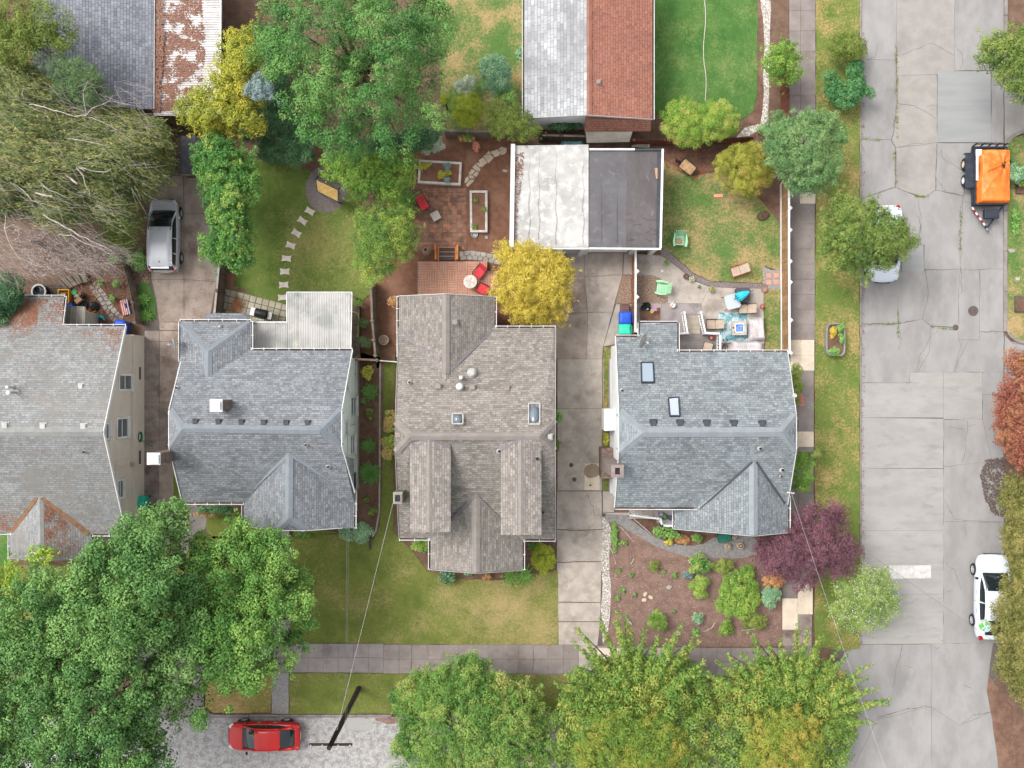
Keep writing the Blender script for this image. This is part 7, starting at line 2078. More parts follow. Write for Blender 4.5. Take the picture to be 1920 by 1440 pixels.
pl_ = thing('pallet','small pallet painted in red, white and blue stripes on the bark','pallet',P(236,577,.05),R(12))
cols = ['wood_pallet_red','wood_pallet_white','wood_pallet_red','wood_pallet_white','wood_pallet_red','wood_pallet_white','wood_pallet_blue','wood_pallet_white','wood_pallet_blue']
for k,cc_ in enumerate(cols): MB().box((-.24 + k * .06,.02 * (k % 2),.1),(.052,.92,.025)).build('slat',M[cc_],pl_,local=True)
for y in (-.36,0,.36): MB().box((0,y,.05),(.52,.08,.06)).build('bearer',M['wood_grey'],pl_,local=True)
MB().box((.06,.1,.122),(.09,.3,.015)).build('painted_block',M['wood_pallet_blue'],pl_,local=True)
tbx = thing('tub','round tub with a white rim half hidden under the bushes at the left','tub',P(81,548,.02))
MB().lathe([(.4,0),(.45,.5),(.45,.56),(.36,.56),(.34,.3),(.01,.3)],P(81,548,.02),24).build('shell',M['dark_metal'],tbx); MB().lathe([(.36,.56),(.45,.57),(.45,.6),(.36,.6)],P(81,548,.02),24,close=True).build('rim',M['white'],tbx)
for lab,pts in (('low edging strip along the fern bed beside the white house',[(713,680),(712,780),(712,880),(711,960),(705,995),(698,1006)]),):
 o = MB().tube([P(x,y,.05) for x,y in pts],.06,6).build('edging',M['stone_grey']); tag(o,lab,'edging')
ds = MB().bar(P(693,1006,.1),P(694,1031,.1),.1,.08).build('downspout',M['dark_metal']); tag(ds,'black drain pipe lying on the lawn by the round green shrub','pipe')
es = thing('steps','white railed entry steps under the front eaves of the blue-grey roofed house','steps',P(498,1000,0))
MB().box(P(525,1004,.15),(1.2,.6,.3)).build('step',M['sidewalk'],es)
for k in range(2): MB().bar(P(495 + k * 7,990,.9),P(500 + k * 6,1007,.5),.08,.06).build('railing',M['white'],es)
for k in range(4): p = P(497 + k * 1.5,992 + k * 4,.7); MB().box((p.x,p.y,.4),(.04,.04,.75)).build('baluster',M['white'],es)
# ------------------------------------------------------------------ utility pole and cables
up = thing('utility_pole','dark wooden utility pole rising from the grass strip by the bottom street','pole',P(673,1291,.1))
pb_ = P(673,1291,.1)
MB().tube([pb_ - Vector((0,0,.2)),pb_ + Vector((0,0,5)),pb_ + Vector((0,0,9.8))],[.17,.15,.12],14).build('shaft',M['pole'],up,smooth=True)
MB().box(pb_ + Vector((0,0,9.3)),(2.2,.1,.12)).build('crossarm',M['pole'],up)
for dx in (-1,-.4,.4,1): MB().lathe([(.03,0),(.05,.08),(.03,.16)],pb_ + Vector((dx,0,9.36)),8).build('insulator',M['vent_grey'],up)
MB().tube([pb_ + Vector((.16,.05,0)),pb_ + Vector((.15,.05,6))],.02,5).build('conduit',M['galv'],up)
def cable(label,a,b,sag,r,m,n=24,dash=None):
 a,b = Vector(a),Vector(b)
 pts = [a.lerp(b,t) - Vector((0,0,sag * 4 * t * (1 - t))) for t in np.linspace(0,1,n)]
 o = MB().tube(pts,r,5).build('cable',m); tag(o,label,'cable'); return o
cable('twisted pale service cable from the green chimney side of the middle house to the pole',P(742,922,5.5),pb_ + Vector((-.05,-.1,7.6)),.0,.007,M['cable'],2)
cable('twisted pale service cable from the corner house mast down the right-hand street',P(1484,924,5.5),P(1660,1440,8.0),.3,.006,M['cable'])
for dx,lab in ((0,'thin cable over the front lawn, left of the pair'),(3,'thin cable over the front lawn, right of the pair')):
 cable(lab,P(650 + dx,850,7.6),P(646 + dx,1460,9.0),.2,.006,M['cable_dark'])
cable('thin dark cable crossing the street diagonally by the painted marking',P(1630,1038,7.0),P(1860,1200,7.0),.1,.009,M['cable_dark'])
# ------------------------------------------------------------------ foliage
def G_(r,g,b):
 k = (r + g + b) / 3
 return C(k + (r - k) * .9,k + (g - k) * .9,k + (b - k) * .9,1.24)
LM = {
 'maple': leafmat('leaf maple',[G_(56,98,46),G_(84,130,62),G_(112,154,78),G_(142,178,94)]),
 'maple_light': leafmat('leaf maple light',[G_(60,104,44),G_(88,136,56),G_(118,160,70),G_(150,182,84)]),
 'lime': leafmat('leaf lime',[G_(96,140,40),G_(132,172,52),G_(164,192,66),G_(186,196,80)]),
 'willow': leafmat('leaf weeping',[G_(84,108,62),G_(114,128,74),G_(146,150,86),G_(182,170,92)]),
 'pine': leafmat('needle pine',[G_(74,104,66),G_(102,132,82),G_(130,156,98)]),
 'dark': leafmat('leaf dark',[G_(50,92,58),G_(74,118,74),G_(104,146,96)]),
 'locust': leafmat('leaf locust',[G_(52,104,50),G_(82,136,64),G_(114,160,78),G_(154,184,98)]),
 'yellowgreen': leafmat('leaf yellow green',[G_(124,138,48),G_(158,166,56),G_(190,186,62),G_(214,196,74)]),
 'spring': leafmat('leaf spring',[G_(74,116,42),G_(104,148,52),G_(134,170,64),G_(160,184,80)]),
 'privet': leafmat('leaf privet',[G_(70,114,52),G_(106,144,60),G_(146,170,68),G_(190,188,80)]),
 'camellia': leafmat('leaf camellia',[G_(58,110,50),G_(84,138,60),G_(118,164,74),G_(186,190,84)]),
 'gold': leafmat('needle gold',[G_(146,130,46),G_(194,172,58),G_(222,200,76),G_(238,218,116)]),
 'arbor': leafmat('needle arborvitae',[G_(126,146,36),G_(154,168,40),G_(178,184,52)]),
 'olive': leafmat('leaf olive',[G_(92,116,48),G_(118,138,56),G_(146,160,70)]),
 'spruce': leafmat('needle blue',[G_(124,148,148),G_(152,174,174),G_(182,200,200)]),
 'photinia': leafmat('leaf photinia',[G_(100,142,50),G_(134,172,60),G_(164,186,76),G_(204,164,104)]),
 'rhodo': leafmat('leaf rhododendron',[G_(118,124,44),G_(152,156,54),G_(182,182,66),G_(170,120,70)]),
 'linden': leafmat('leaf linden',[G_(74,116,66),G_(100,142,82),G_(128,164,98),G_(156,178,112)]),
 'fig': leafmat('leaf fig',[G_(60,112,62),G_(82,138,78),G_(112,160,96)]),
 'ash': leafmat('leaf ash',[G_(80,110,50),G_(106,134,58),G_(134,154,70),G_(164,172,86)]),
 'red': leafmat('leaf red',[G_(130,68,60),G_(162,92,74),G_(176,118,82),G_(150,126,70)]),
 'khaki': leafmat('leaf khaki',[G_(98,102,50),G_(122,124,60),G_(148,144,74),G_(168,144,90)]),
 'purple': leafmat('leaf purple',[G_(88,52,64),G_(112,70,84),G_(138,96,108),G_(126,58,62)]),
 'blossom': leafmat('leaf blossom tree',[G_(104,136,62),G_(130,158,74),G_(156,178,92),G_(164,182,96)]),
 'spike': leafmat('leaf spiky maple',[G_(74,112,46),G_(98,136,54),G_(124,154,62),G_(162,166,72),G_(184,140,82)]),
 'spike_gold': leafmat('leaf turning maple',[G_(78,116,46),G_(104,140,52),G_(138,158,58),G_(166,164,62),G_(178,148,72)]),
 'bottom': leafmat('leaf street tree',[G_(64,108,46),G_(92,136,56),G_(122,158,68),G_(154,172,80),G_(182,160,102)]),
 'fern': leafmat('fern',[G_(72,118,52),G_(98,146,66),G_(126,170,84)]),
 'blade': leafmat('grass blade',[G_(74,126,46),G_(104,156,62),G_(138,182,86)]),
 'silver': leafmat('leaf silver',[G_(150,168,146),G_(182,196,170),G_(206,214,190)]),
 'white': leafmat('petal white',[G_(232,232,222),G_(240,238,232)],.3),
 'pink': leafmat('petal pink',[G_(222,120,110),G_(236,160,140)],.3),
 'rust': leafmat('leaf rust',[G_(176,122,74),G_(204,146,92),G_(196,160,108)]),
 'yellow': leafmat('petal yellow',[G_(226,196,60),G_(236,212,90)],.3),
 'kale': leafmat('leaf kale',[G_(98,132,130),G_(126,158,152),G_(152,178,168)]),
 'green': leafmat('leaf green',[G_(84,140,58),G_(116,168,74),G_(146,188,96)]),
 'bluegreen': leafmat('leaf blue green',[G_(98,146,108),G_(126,170,126),G_(158,192,146)]),
 'twig': M['twig'],
}
def leaves(name,pos,nrm,ln,wd,tint,m,parent=None,axis=None):
 n = len(pos)
 nrm = nrm / (np.linalg.norm(nrm,axis=1,keepdims=True) + 1e-9)
 a = rng.normal(size=(n,3)) if axis is None else axis
 a = a - nrm * (a * nrm).sum(1,keepdims=True)
 a /= (np.linalg.norm(a,axis=1,keepdims=True) + 1e-9)
 b = np.cross(nrm,a)
 l = ln[:,None] * .5; w = wd[:,None] * .5
 v = np.empty((n,4,3))
 v[:,0] = pos - a * l; v[:,1] = pos + b * w - a * l * .15 + nrm * w * .25; v[:,2] = pos + a * l - nrm * l * .2; v[:,3] = pos - b * w - a * l * .15 + nrm * w * .25
 v = v.reshape(-1,3)
 if parent is not None: v = v - np.array(wloc(parent))
 me = np_mesh(name,v,4)
 at = me.attributes.new('tint','FLOAT','FACE'); at.data.foreach_set('value',np.clip(tint,0,1).astype(np.float32))
 me.materials.append(m)
 o = bpy.data.objects.new(name,me); COL.objects.link(o)
 if parent is not None: o.parent = parent
 return o
def edge_dist(p,q):
 d = np.full(len(p),1e9)
 for i in range(len(q)):
  a,b = q[i - 1],q[i]
  ab = b - a; t = np.clip(((p - a) @ ab) / (ab @ ab + 1e-9),0,1)
  d = np.minimum(d,np.linalg.norm(p - (a + t[:,None] * ab),axis=1))
 return d
def clumps_in(poly,ze,zt,r,seed,overlap=.62,shape=.5,jz=.35,dmax=None):
 """clump centres spread through a crown whose outline is the pixel polygon; ze / zt are rim and top heights"""
 q = np.array(poly,float); g = np.random.default_rng(seed)
 k = (1 - (ze + zt) / 120) / PPM
 (x0,y0),(x1,y1) = q.min(0),q.max(0)
 rp = r / k
 n = int((x1 - x0) * (y1 - y0) / (rp * overlap) ** 2 * 3) + 30
 p = np.stack([g.uniform(x0,x1,n),g.uniform(y0,y1,n)],1)
 p = p[inpoly(p,q)]
 d = edge_dist(p,q)
 keep = d > rp * .55
 if keep.sum() > 3: p,d = p[keep],d[keep]
 sel = []
 for i in range(len(p)):
  if all((p[i,0] - p[j,0]) ** 2 + (p[i,1] - p[j,1]) ** 2 > (rp * overlap) ** 2 for j in sel): sel.append(i)
  if len(sel) > 900: break
 p,d = p[sel],d[sel]
 dm = dmax / k if dmax else max(d.max(),1e-3)
 f = np.clip(d / dm,0,1)
 z = ze + (zt - ze) * (1 - (1 - f) ** 2) ** shape + g.uniform(-jz,jz,len(p)) * r * 1.6
 c = np.stack([(p[:,0] - 960) * (1 - z / HC) / PPM,(720 - p[:,1]) * (1 - z / HC) / PPM,z],1)
 rr = r * g.uniform(.65,1.2,len(p))
 return c,rr
def billow(c,rr,n,seed,k=.42,squash=.8):
 """break every clump into smaller ones over its upper side, so crowns billow"""
 g = np.random.default_rng(seed); m = len(c)
 d = g.normal(size=(m,n,3)); d[:,:,2] = np.abs(d[:,:,2]) * 1.1 - .2
 d /= np.linalg.norm(d,axis=2,keepdims=True)
 q = c[:,None,:] + d * rr[:,None,None] * g.uniform(.6,.95,(m,n,1)) * np.array([1,1,squash])
 return q.reshape(-1,3),np.repeat(rr,n) * k * g.uniform(.7,1.25,m * n),np.repeat(g.uniform(-.5,.5,m),n)
def fill(name,parent,c,rr,per,ll,lw,m,seed,squash=.75,up=.35,tbias=0.0,tvar=.5,lowfrac=.25,spread=(.55,1.06),axis_out=False,ct=None,cov=0):
 g = np.random.default_rng(seed + 1)
 cnt = np.maximum(6,(per * rr ** 2 * g.uniform(.8,1.2,len(rr))).astype(int))
 if cov: cnt = np.minimum(np.maximum(cnt,(cov * np.pi * rr ** 2 / (ll * lw * .5)).astype(int)),900)
 idx = np.repeat(np.arange(len(c)),cnt); n = len(idx)
 d = g.normal(size=(n,3)); d /= np.linalg.norm(d,axis=1,keepdims=True)
 flip = (d[:,2] < 0) & (g.random(n) > lowfrac)
 d[flip,2] *= -1
 rad = rr[idx][:,None] * g.uniform(spread[0],spread[1],(n,1))
 pos = c[idx] + d * rad * np.array([1,1,squash])
 nrm = d * 1.0 + g.normal(size=(n,3)) * .36 + np.array([0,0,up * .7])
 ct = g.uniform(-.5,.5,len(c)) if ct is None else ct * .75 + g.uniform(-.2,.2,len(c))
 drift = .09 * np.sin(pos[:,0] * 1.1 + seed) * np.cos(pos[:,1] * .9 + seed * .3)
 tint = .45 + drift + tbias + ct[idx] * tvar + g.normal(size=n) * .13
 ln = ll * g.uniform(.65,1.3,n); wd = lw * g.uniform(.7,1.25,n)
 return leaves(name,pos,nrm,ln,wd,tint,m,parent,axis=(d + g.normal(size=(n,3)) * .4) if axis_out else None)
def branches(parent,base,tops,r,m,name='trunk',seed=1,bend=.25):
 g = random.Random(seed); mb = MB()
 b = Vector(base); ce = sum((Vector(t) for t in tops),Vector()) / len(tops)
 fork = b.lerp(ce,.45); fork.z = b.z + (ce.z - b.z) * .5
 mid = b.lerp(fork,.5) + Vector((g.uniform(-.1,.1),g.uniform(-.1,.1),0))
 mb.tube([b - Vector((0,0,.1)),b + Vector((0,0,.15)),mid,fork],[r * 1.4,r * 1.1,r * .95,r * .8],9)
 for t in tops:
  t = Vector(t); m1 = fork.lerp(t,.45) + Vector((g.uniform(-bend,bend),g.uniform(-bend,bend),g.uniform(0,bend)))
  mb.tube([fork - Vector((0,0,.1)),m1,t],[r * .5,r * .3,r * .08],6)
 return mb.build(name,m,parent,smooth=True)
SEED = [100]
def tree(label,poly,zt,ze,m,r=.7,per=170,ll=.2,lw=.13,name='tree',cat='tree',base=None,trunk=.16,bark='bark_brown',group=None,overlap=.62,shape=.5,under=True,squash=.75,tbias=0.0,tvar=.68,jz=.35,limbs=9,up=.35,accents=None,dmax=None,tkname='trunk',z0=.05,nb=None,leaf=.54):
 if nb is None: nb = 12 if r >= .4 and name == 'tree' else 0
 if nb and r >= .6: r *= 1.45; overlap = max(overlap,.7)
 elif nb: r *= 1.2; overlap = min(overlap,.62); per *= 1.25
 SEED[0] += 7; s = SEED[0]
 c,rr = clumps_in(poly,ze,zt,r,s,overlap,shape,jz,dmax)
 ce = c.mean(0)
 if base is None: bx,by = ce[0],ce[1]
 else: q = P(*base,0); bx,by = q.x,q.y
 t = thing(name,label,cat,(bx,by,z0),group=group)
 ll,lw = ll * leaf,lw * leaf
 if under and zt - ze > .8:
  c2 = c.copy(); c2[:,2] -= r * (1.05 if r > .8 else .8)
  k = c2[:,2] > ze * .4 + .1
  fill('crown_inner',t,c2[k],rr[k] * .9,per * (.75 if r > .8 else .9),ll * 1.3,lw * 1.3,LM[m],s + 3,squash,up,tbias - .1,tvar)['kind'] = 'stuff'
 if nb:
  cc,r2,ct = billow(c,rr,nb,s + 4,.45,squash)
  g = np.random.default_rng(s + 6); o2 = c - c.mean(0); rad = np.linalg.norm(o2[:,:2],axis=1); rim = np.where(rad > np.percentile(rad,55))[0]
  k = g.choice(rim,min(len(rim) * 3,60)); dv = o2[k] * np.array([1,1,0]); dv /= np.linalg.norm(dv,axis=1,keepdims=True) + 1e-6
  ss_ = c[k] + dv * (rr[k] * g.uniform(.75,1.3,len(k)))[:,None] + g.normal(size=(len(k),3)) * .16
  cc = np.concatenate([cc,ss_]); r2 = np.concatenate([r2,rr[k] * g.uniform(.14,.3,len(k))]); ct = np.concatenate([ct,g.uniform(-.2,.5,len(k))])
  drop = g.random(len(cc)) > .07; cc,r2,ct = cc[drop],r2[drop],ct[drop]
  o = fill('crown',t,cc,r2,per / leaf ** 2 * .62 * 14 / nb,ll,lw,LM[m],s,.85,up,tbias,tvar,ct=ct)
 else: o = fill('crown',t,c,rr,per / leaf ** 2,ll,lw,LM[m],s,squash,up,tbias,tvar,cov=1.5)
 if accents:
  am,frac,asz = accents
  g = np.random.default_rng(s + 9); n = int(len(c) * frac)
  idx = g.integers(0,len(c),n); d = g.normal(size=(n,3)); d[:,2] = abs(d[:,2]); d /= np.linalg.norm(d,axis=1,keepdims=True)
  pos = c[idx] + d * rr[idx][:,None] * 1.06 * np.array([1,1,squash])
  leaves('blossom',pos,d + np.array([0,0,.6]),np.full(n,asz),np.full(n,asz * .9),g.random(n),LM[am],t)
 tops = [tuple(c[i] - np.array([0,0,r * .5])) for i in np.random.default_rng(s).choice(len(c),min(limbs,len(c)),replace=False)]
 if trunk: branches(t,(bx,by,z0),tops,trunk,M[bark],tkname,s)
 return t
def el(cx,cy,rx,ry,n=18,wob=.12,seed=0,rot=0):
 g = random.Random(seed * 13 + int(cx)); ph = [g.uniform(0,6.28) for _ in range(4)]
 out = []
 for i in range(n):
  t = 2 * math.pi * i / n
  k = 1 + wob * (math.sin(3 * t + ph[0]) * .6 + math.sin(5 * t + ph[1]) * .4 + math.sin(2 * t + ph[2]) * .4)
  x,y = rx * k * math.cos(t),ry * k * math.sin(t)
  a = R(rot); out.append((cx + x * math.cos(a) - y * math.sin(a),cy + x * math.sin(a) + y * math.cos(a)))
 return out
# ---- big trees
tree('large dense green maple filling the lower left corner',[(232,985),(290,950),(330,940),(345,985),(340,1015),(395,1060),(395,1150),(372,1230),(330,1290),(310,1360),(330,1440),(320,1500),(-60,1500),(-60,1150),(10,1110),(30,1065),(150,1055),(190,1010)],11.0,5.5,'maple',r=.72,per=210,ll=.27,lw=.17,base=(180,1230),trunk=.34,shape=.45,squash=.85,jz=.7,limbs=16,overlap=.72)
tree('lighter green maple over the front walk, right of the large dense maple',[(350,995),(400,1005),(450,962),(485,1000),(530,1012),(545,1058),(588,1105),(600,1150),(603,1195),(545,1240),(515,1278),(478,1300),(420,1290),(385,1330),(350,1370),(330,1330),(345,1250),(362,1180),(352,1100),(345,1050)],9.0,4.5,'maple_light',r=.62,per=210,ll=.25,lw=.16,base=(455,1180),trunk=.26,squash=.85,jz=.7,limbs=14,overlap=.74)
tree('lime green small tree in front of the mossy porch roof',[(-40,1060),(0,1045),(28,1050),(50,1075),(45,1120),(20,1180),(-60,1190)],5.0,3.0,'lime',r=.6,per=220,ll=.2,lw=.13,base=(-20,1120))
tree('small lime tree in front of the mossy front gable',el(80,1040,24,18),6.4,5.6,'lime',r=.4,per=260,ll=.18,lw=.12,trunk=.1,base=(82,1052))
tree('large blue-green locust tree between the back gardens at the top',[(475,20),(560,-40),(700,-60),(840,-20),(850,70),(822,130),(815,180),(850,215),(830,245),(790,255),(750,290),(700,270),(640,300),(600,290),(560,235),(520,190),(530,150),(485,110)],10.5,5.0,'locust',r=.72,per=230,ll=.26,lw=.1,base=(665,150),trunk=.34,squash=.85,jz=.75,limbs=16,overlap=.8)
tree('yellow-green tree between the carport and the locust',[(405,95),(430,60),(480,40),(495,100),(472,150),(498,190),(502,245),(460,258),(420,245),(375,250),(340,225),(338,195),(360,165),(385,150)],6.5,3.2,'yellowgreen',r=.55,per=250,ll=.2,lw=.1,base=(430,180),trunk=.18)
tree('weeping blue conifer in the gap beside the yellow-green tree',el(492,165,24,30,wob=.4,seed=3),7.0,4.5,'spruce',r=.4,per=300,ll=.28,lw=.06,base=(495,175),trunk=.12)
tree('dark glossy evergreen shrub below the locust by the back lawn',[(490,215),(540,200),(585,250),(600,300),(560,312),(510,305),(485,285),(478,250)],3.2,1.2,'dark',r=.45,per=280,ll=.17,lw=.1,base=(535,260),name='shrub',cat='shrub',trunk=.1,tkname='stem')
tree('dark green understory shrubs filling the gap under the locust by the carport tree',[(440,60),(520,60),(560,190),(520,230),(480,260),(440,262),(470,190)],2.6,1.4,'dark',r=.5,per=260,ll=.18,lw=.11,base=(495,200),name='shrub',cat='shrub',trunk=.1,tkname='stem')
tree('low leafy shrubs under the right side of the locust behind the white-flowering shrub',[(640,270),(720,250),(800,235),(840,250),(815,275),(770,290),(700,310),(650,305)],2.0,1.0,'dark',r=.4,per=280,ll=.16,lw=.1,base=(735,275),name='shrub',cat='shrub',trunk=.08,tkname='stem')
tree('bright light green tree beside the swing seat',[(610,290),(650,270),(690,285),(735,280),(775,300),(780,325),(768,355),(735,385),(705,372),(670,378),(640,350),(610,330)],4.5,2.0,'spring',r=.45,per=280,ll=.17,lw=.1,base=(690,330),trunk=.14,limbs=12)
tree('round yellow-tipped green tree between the back lawn and the bark yard',[(662,395),(690,378),(720,385),(745,376),(770,395),(787,425),(785,460),(772,482),(750,488),(740,512),(715,530),(692,545),(680,520),(665,500),(664,470),(660,435)],5.0,1.8,'privet',r=.42,per=330,ll=.13,lw=.085,base=(724,455),trunk=.14,limbs=12)
tree('tall narrow green tree along the left driveway',[(365,255),(395,240),(430,260),(455,275),(480,310),(488,365),(470,400),(482,430),(482,470),(465,505),(445,512),(420,490),(385,495),(378,450),(395,430),(380,400),(385,360),(365,330),(362,290)],6.5,3.0,'camellia',r=.45,per=290,ll=.19,lw=.11,base=(440,390),trunk=.16,limbs=14)
tree('golden yellow rounded conifer between the deck and the driveway',[(918,490),(935,462),(965,452),(1000,455),(1045,468),(1072,490),(1080,540),(1070,580),(1045,605),(1010,612),(970,608),(935,590),(915,555),(925,520)],5.0,1.2,'gold',r=.42,nb=16,per=430,ll=.15,lw=.07,base=(998,535),trunk=.14,shape=.45,overlap=.8,tvar=.35,jz=.5)
tree('clipped yellow-green arborvitae group by the old grey fence',[(845,185),(868,172),(895,172),(910,195),(908,225),(888,240),(862,238),(845,225)],3.0,1.0,'arbor',r=.27,per=480,ll=.09,lw=.05,base=(878,208),name='shrub',cat='shrub',trunk=.08,tkname='stem',overlap=.8)
tree('small arborvitae beside the larger clipped group',el(834,186,12,9),2.2,1.0,'arbor',r=.2,per=480,ll=.09,lw=.05,name='shrub',cat='shrub',trunk=.05,tkname='stem')
tree('olive green feathery tree overhanging the old grey fence',[(905,195),(950,185),(985,195),(1012,235),(1015,255),(995,268),(960,262),(940,272),(920,255),(910,228)],4.0,1.8,'olive',r=.4,per=300,ll=.15,lw=.07,base=(958,230),trunk=.1)
tree('bluish green shrub beside the pale roof at the top',[(895,115),(920,98),(950,105),(962,140),(958,175),(930,180),(905,165)],2.6,1.0,'bluegreen',r=.35,per=300,ll=.16,lw=.1,name='shrub',cat='shrub',trunk=.06,tkname='stem')
tree('silvery grass-like shrub in a ring of stones on the top lawn',el(872,160,22,20,wob=.3),1.2,.4,'silver',r=.3,per=260,ll=.22,lw=.04,name='shrub',cat='shrub',trunk=.03,tkname='stem')
tree('rounded light green hedge tipped with salmon leaves above the dark red fence',[(1235,215),(1255,190),(1290,178),(1318,192),(1350,186),(1380,195),(1392,220),(1385,250),(1360,262),(1330,275),(1300,278),(1262,272),(1238,245)],3.0,1.0,'photinia',r=.34,per=380,ll=.12,lw=.075,base=(1312,232),name='shrub',cat='shrub',trunk=.08,tkname='stem',overlap=.75)
tree('yellow-green rhododendron by the lower end of the round street tree',[(1335,300),(1360,275),(1395,262),(1430,268),(1448,300),(1452,335),(1430,362),(1395,370),(1355,362),(1335,335)],2.8,.9,'rhodo',r=.33,per=380,ll=.13,lw=.07,base=(1395,318),name='shrub',cat='shrub',trunk=.09,tkname='stem',overlap=.75)
tree('round grey-green tree overhanging the pavement at the top right',[(1428,245),(1450,215),(1490,212),(1530,208),(1565,215),(1580,250),(1582,310),(1565,345),(1535,365),(1495,358),(1462,340),(1435,300)],5.5,2.6,'linden',r=.45,per=330,ll=.16,lw=.1,base=(1500,290),trunk=.16,limbs=12)
tree('bushy bright green tree over the brown fence at the top',[(1440,85),(1468,70),(1500,80),(1508,120),(1495,150),(1465,162),(1438,150),(1432,115)],4.0,2.0,'spring',r=.4,per=300,ll=.16,lw=.1,base=(1468,118),trunk=.12)
tree('broad-leaved deep green shrub spilling over the street kerb',[(1545,140),(1562,128),(1578,150),(1585,160),(1592,115),(1615,107),(1622,140),(1625,160),(1645,165),(1640,185),(1615,185),(1600,205),(1570,200),(1548,175)],1.8,.7,'fig',r=.3,per=330,ll=.2,lw=.14,base=(1595,160),name='shrub',cat='shrub',trunk=.05,tkname='stem')
tree('olive green shrub on the street strip at the very top',[(1550,70),(1590,55),(1625,75),(1626,105),(1595,118),(1560,108)],2.0,.8,'olive',r=.33,per=320,ll=.15,lw=.08,name='shrub',cat='shrub',trunk=.06,tkname='stem')
tree('street tree overhanging the half hidden suv',[(1532,430),(1545,385),(1580,362),(1630,360),(1660,385),(1690,410),(1712,425),(1710,465),(1690,495),(1655,500),(1635,515),(1612,530),(1590,520),(1555,495),(1535,470)],6.0,3.0,'ash',r=.5,per=320,ll=.2,lw=.08,base=(1592,450),trunk=.16,limbs=12)
tree('tree leaning over the top right driveway',[(1828,100),(1850,70),(1890,60),(1990,40),(1990,180),(1920,185),(1895,170),(1865,140),(1845,125)],6.0,3.2,'ash',r=.5,per=290,ll=.19,lw=.09,base=(1915,110),trunk=.16)
tree('orange-red maple at the right edge of the street',[(1862,760),(1885,690),(1895,660),(1990,640),(1990,890),(1915,895),(1895,875),(1890,845),(1862,840),(1868,800)],5.0,2.2,'red',r=.42,per=330,ll=.17,lw=.1,base=(1930,780),trunk=.14)
tree('khaki green bushy tree below the orange-red maple',[(1880,885),(1915,895),(1990,890),(1990,1110),(1912,1110),(1896,1060),(1880,1020),(1878,930)],5.0,2.0,'khaki',r=.42,per=330,ll=.16,lw=.1,base=(1950,1000),trunk=.16)
tree('khaki green bushy tree overhanging the white sedan',[(1868,1130),(1887,1080),(1917,1060),(1990,1060),(1990,1350),(1925,1335),(1886,1290),(1866,1255),(1861,1215),(1863,1165)],5.5,2.6,'khaki',r=.42,per=330,ll=.16,lw=.1,base=(1950,1200),trunk=.16)
tree('purple-leaved plum tree at the corner of the front garden',[(1412,1030),(1440,995),(1485,985),(1492,950),(1530,940),(1570,945),(1590,965),(1585,995),(1618,1015),(1600,1050),(1610,1070),(1570,1080),(1545,1075),(1520,1110),(1490,1110),(1455,1085),(1425,1070)],5.0,2.2,'purple',r=.42,per=370,ll=.14,lw=.08,base=(1515,1030),trunk=.14,limbs=12)
tree('light green tree flecked with white blossom on the street strip',[(1552,1095),(1580,1075),(1625,1060),(1665,1070),(1690,1110),(1680,1145),(1665,1170),(1640,1178),(1610,1195),(1575,1180),(1558,1150)],4.2,2.0,'blossom',r=.4,per=260,ll=.15,lw=.09,base=(1620,1125),trunk=.1,accents=('white',22,.055))
tree('round street tree with pale tips over the bottom pavement',[(740,1310),(760,1275),(790,1250),(830,1245),(850,1230),(880,1222),(910,1228),(930,1255),(960,1275),(1000,1280),(1025,1310),(1040,1360),(1040,1450),(980,1500),(760,1500),(730,1400),(750,1350)],6.5,3.0,'bottom',r=.52,per=300,ll=.17,lw=.11,base=(885,1365),trunk=.2,limbs=12,overlap=.72)
tree('dark green pine standing at the corner of the slate-blue roof',[(90,125),(130,100),(165,112),(195,130),(202,165),(195,195),(160,205),(120,195),(95,165)],8.0,5.0,'pine',r=.5,per=320,ll=.26,lw=.04,base=(150,155),trunk=.18)
tree('dark green tree at the top left edge of the picture',[(-60,20),(60,-20),(130,20),(140,90),(90,120),(-60,130)],8.0,5.0,'olive',r=.6,per=230,ll=.2,lw=.1,base=(30,60),trunk=.2)
tree('broad-leaved evergreen bush at the left edge beside the plank steps',[(-60,490),(0,500),(40,520),(52,545),(40,580),(15,620),(-60,640)],4.2,2.5,'dark',r=.45,per=280,ll=.18,lw=.1,base=(-10,565),name='shrub',cat='shrub',trunk=.1,tkname='stem')
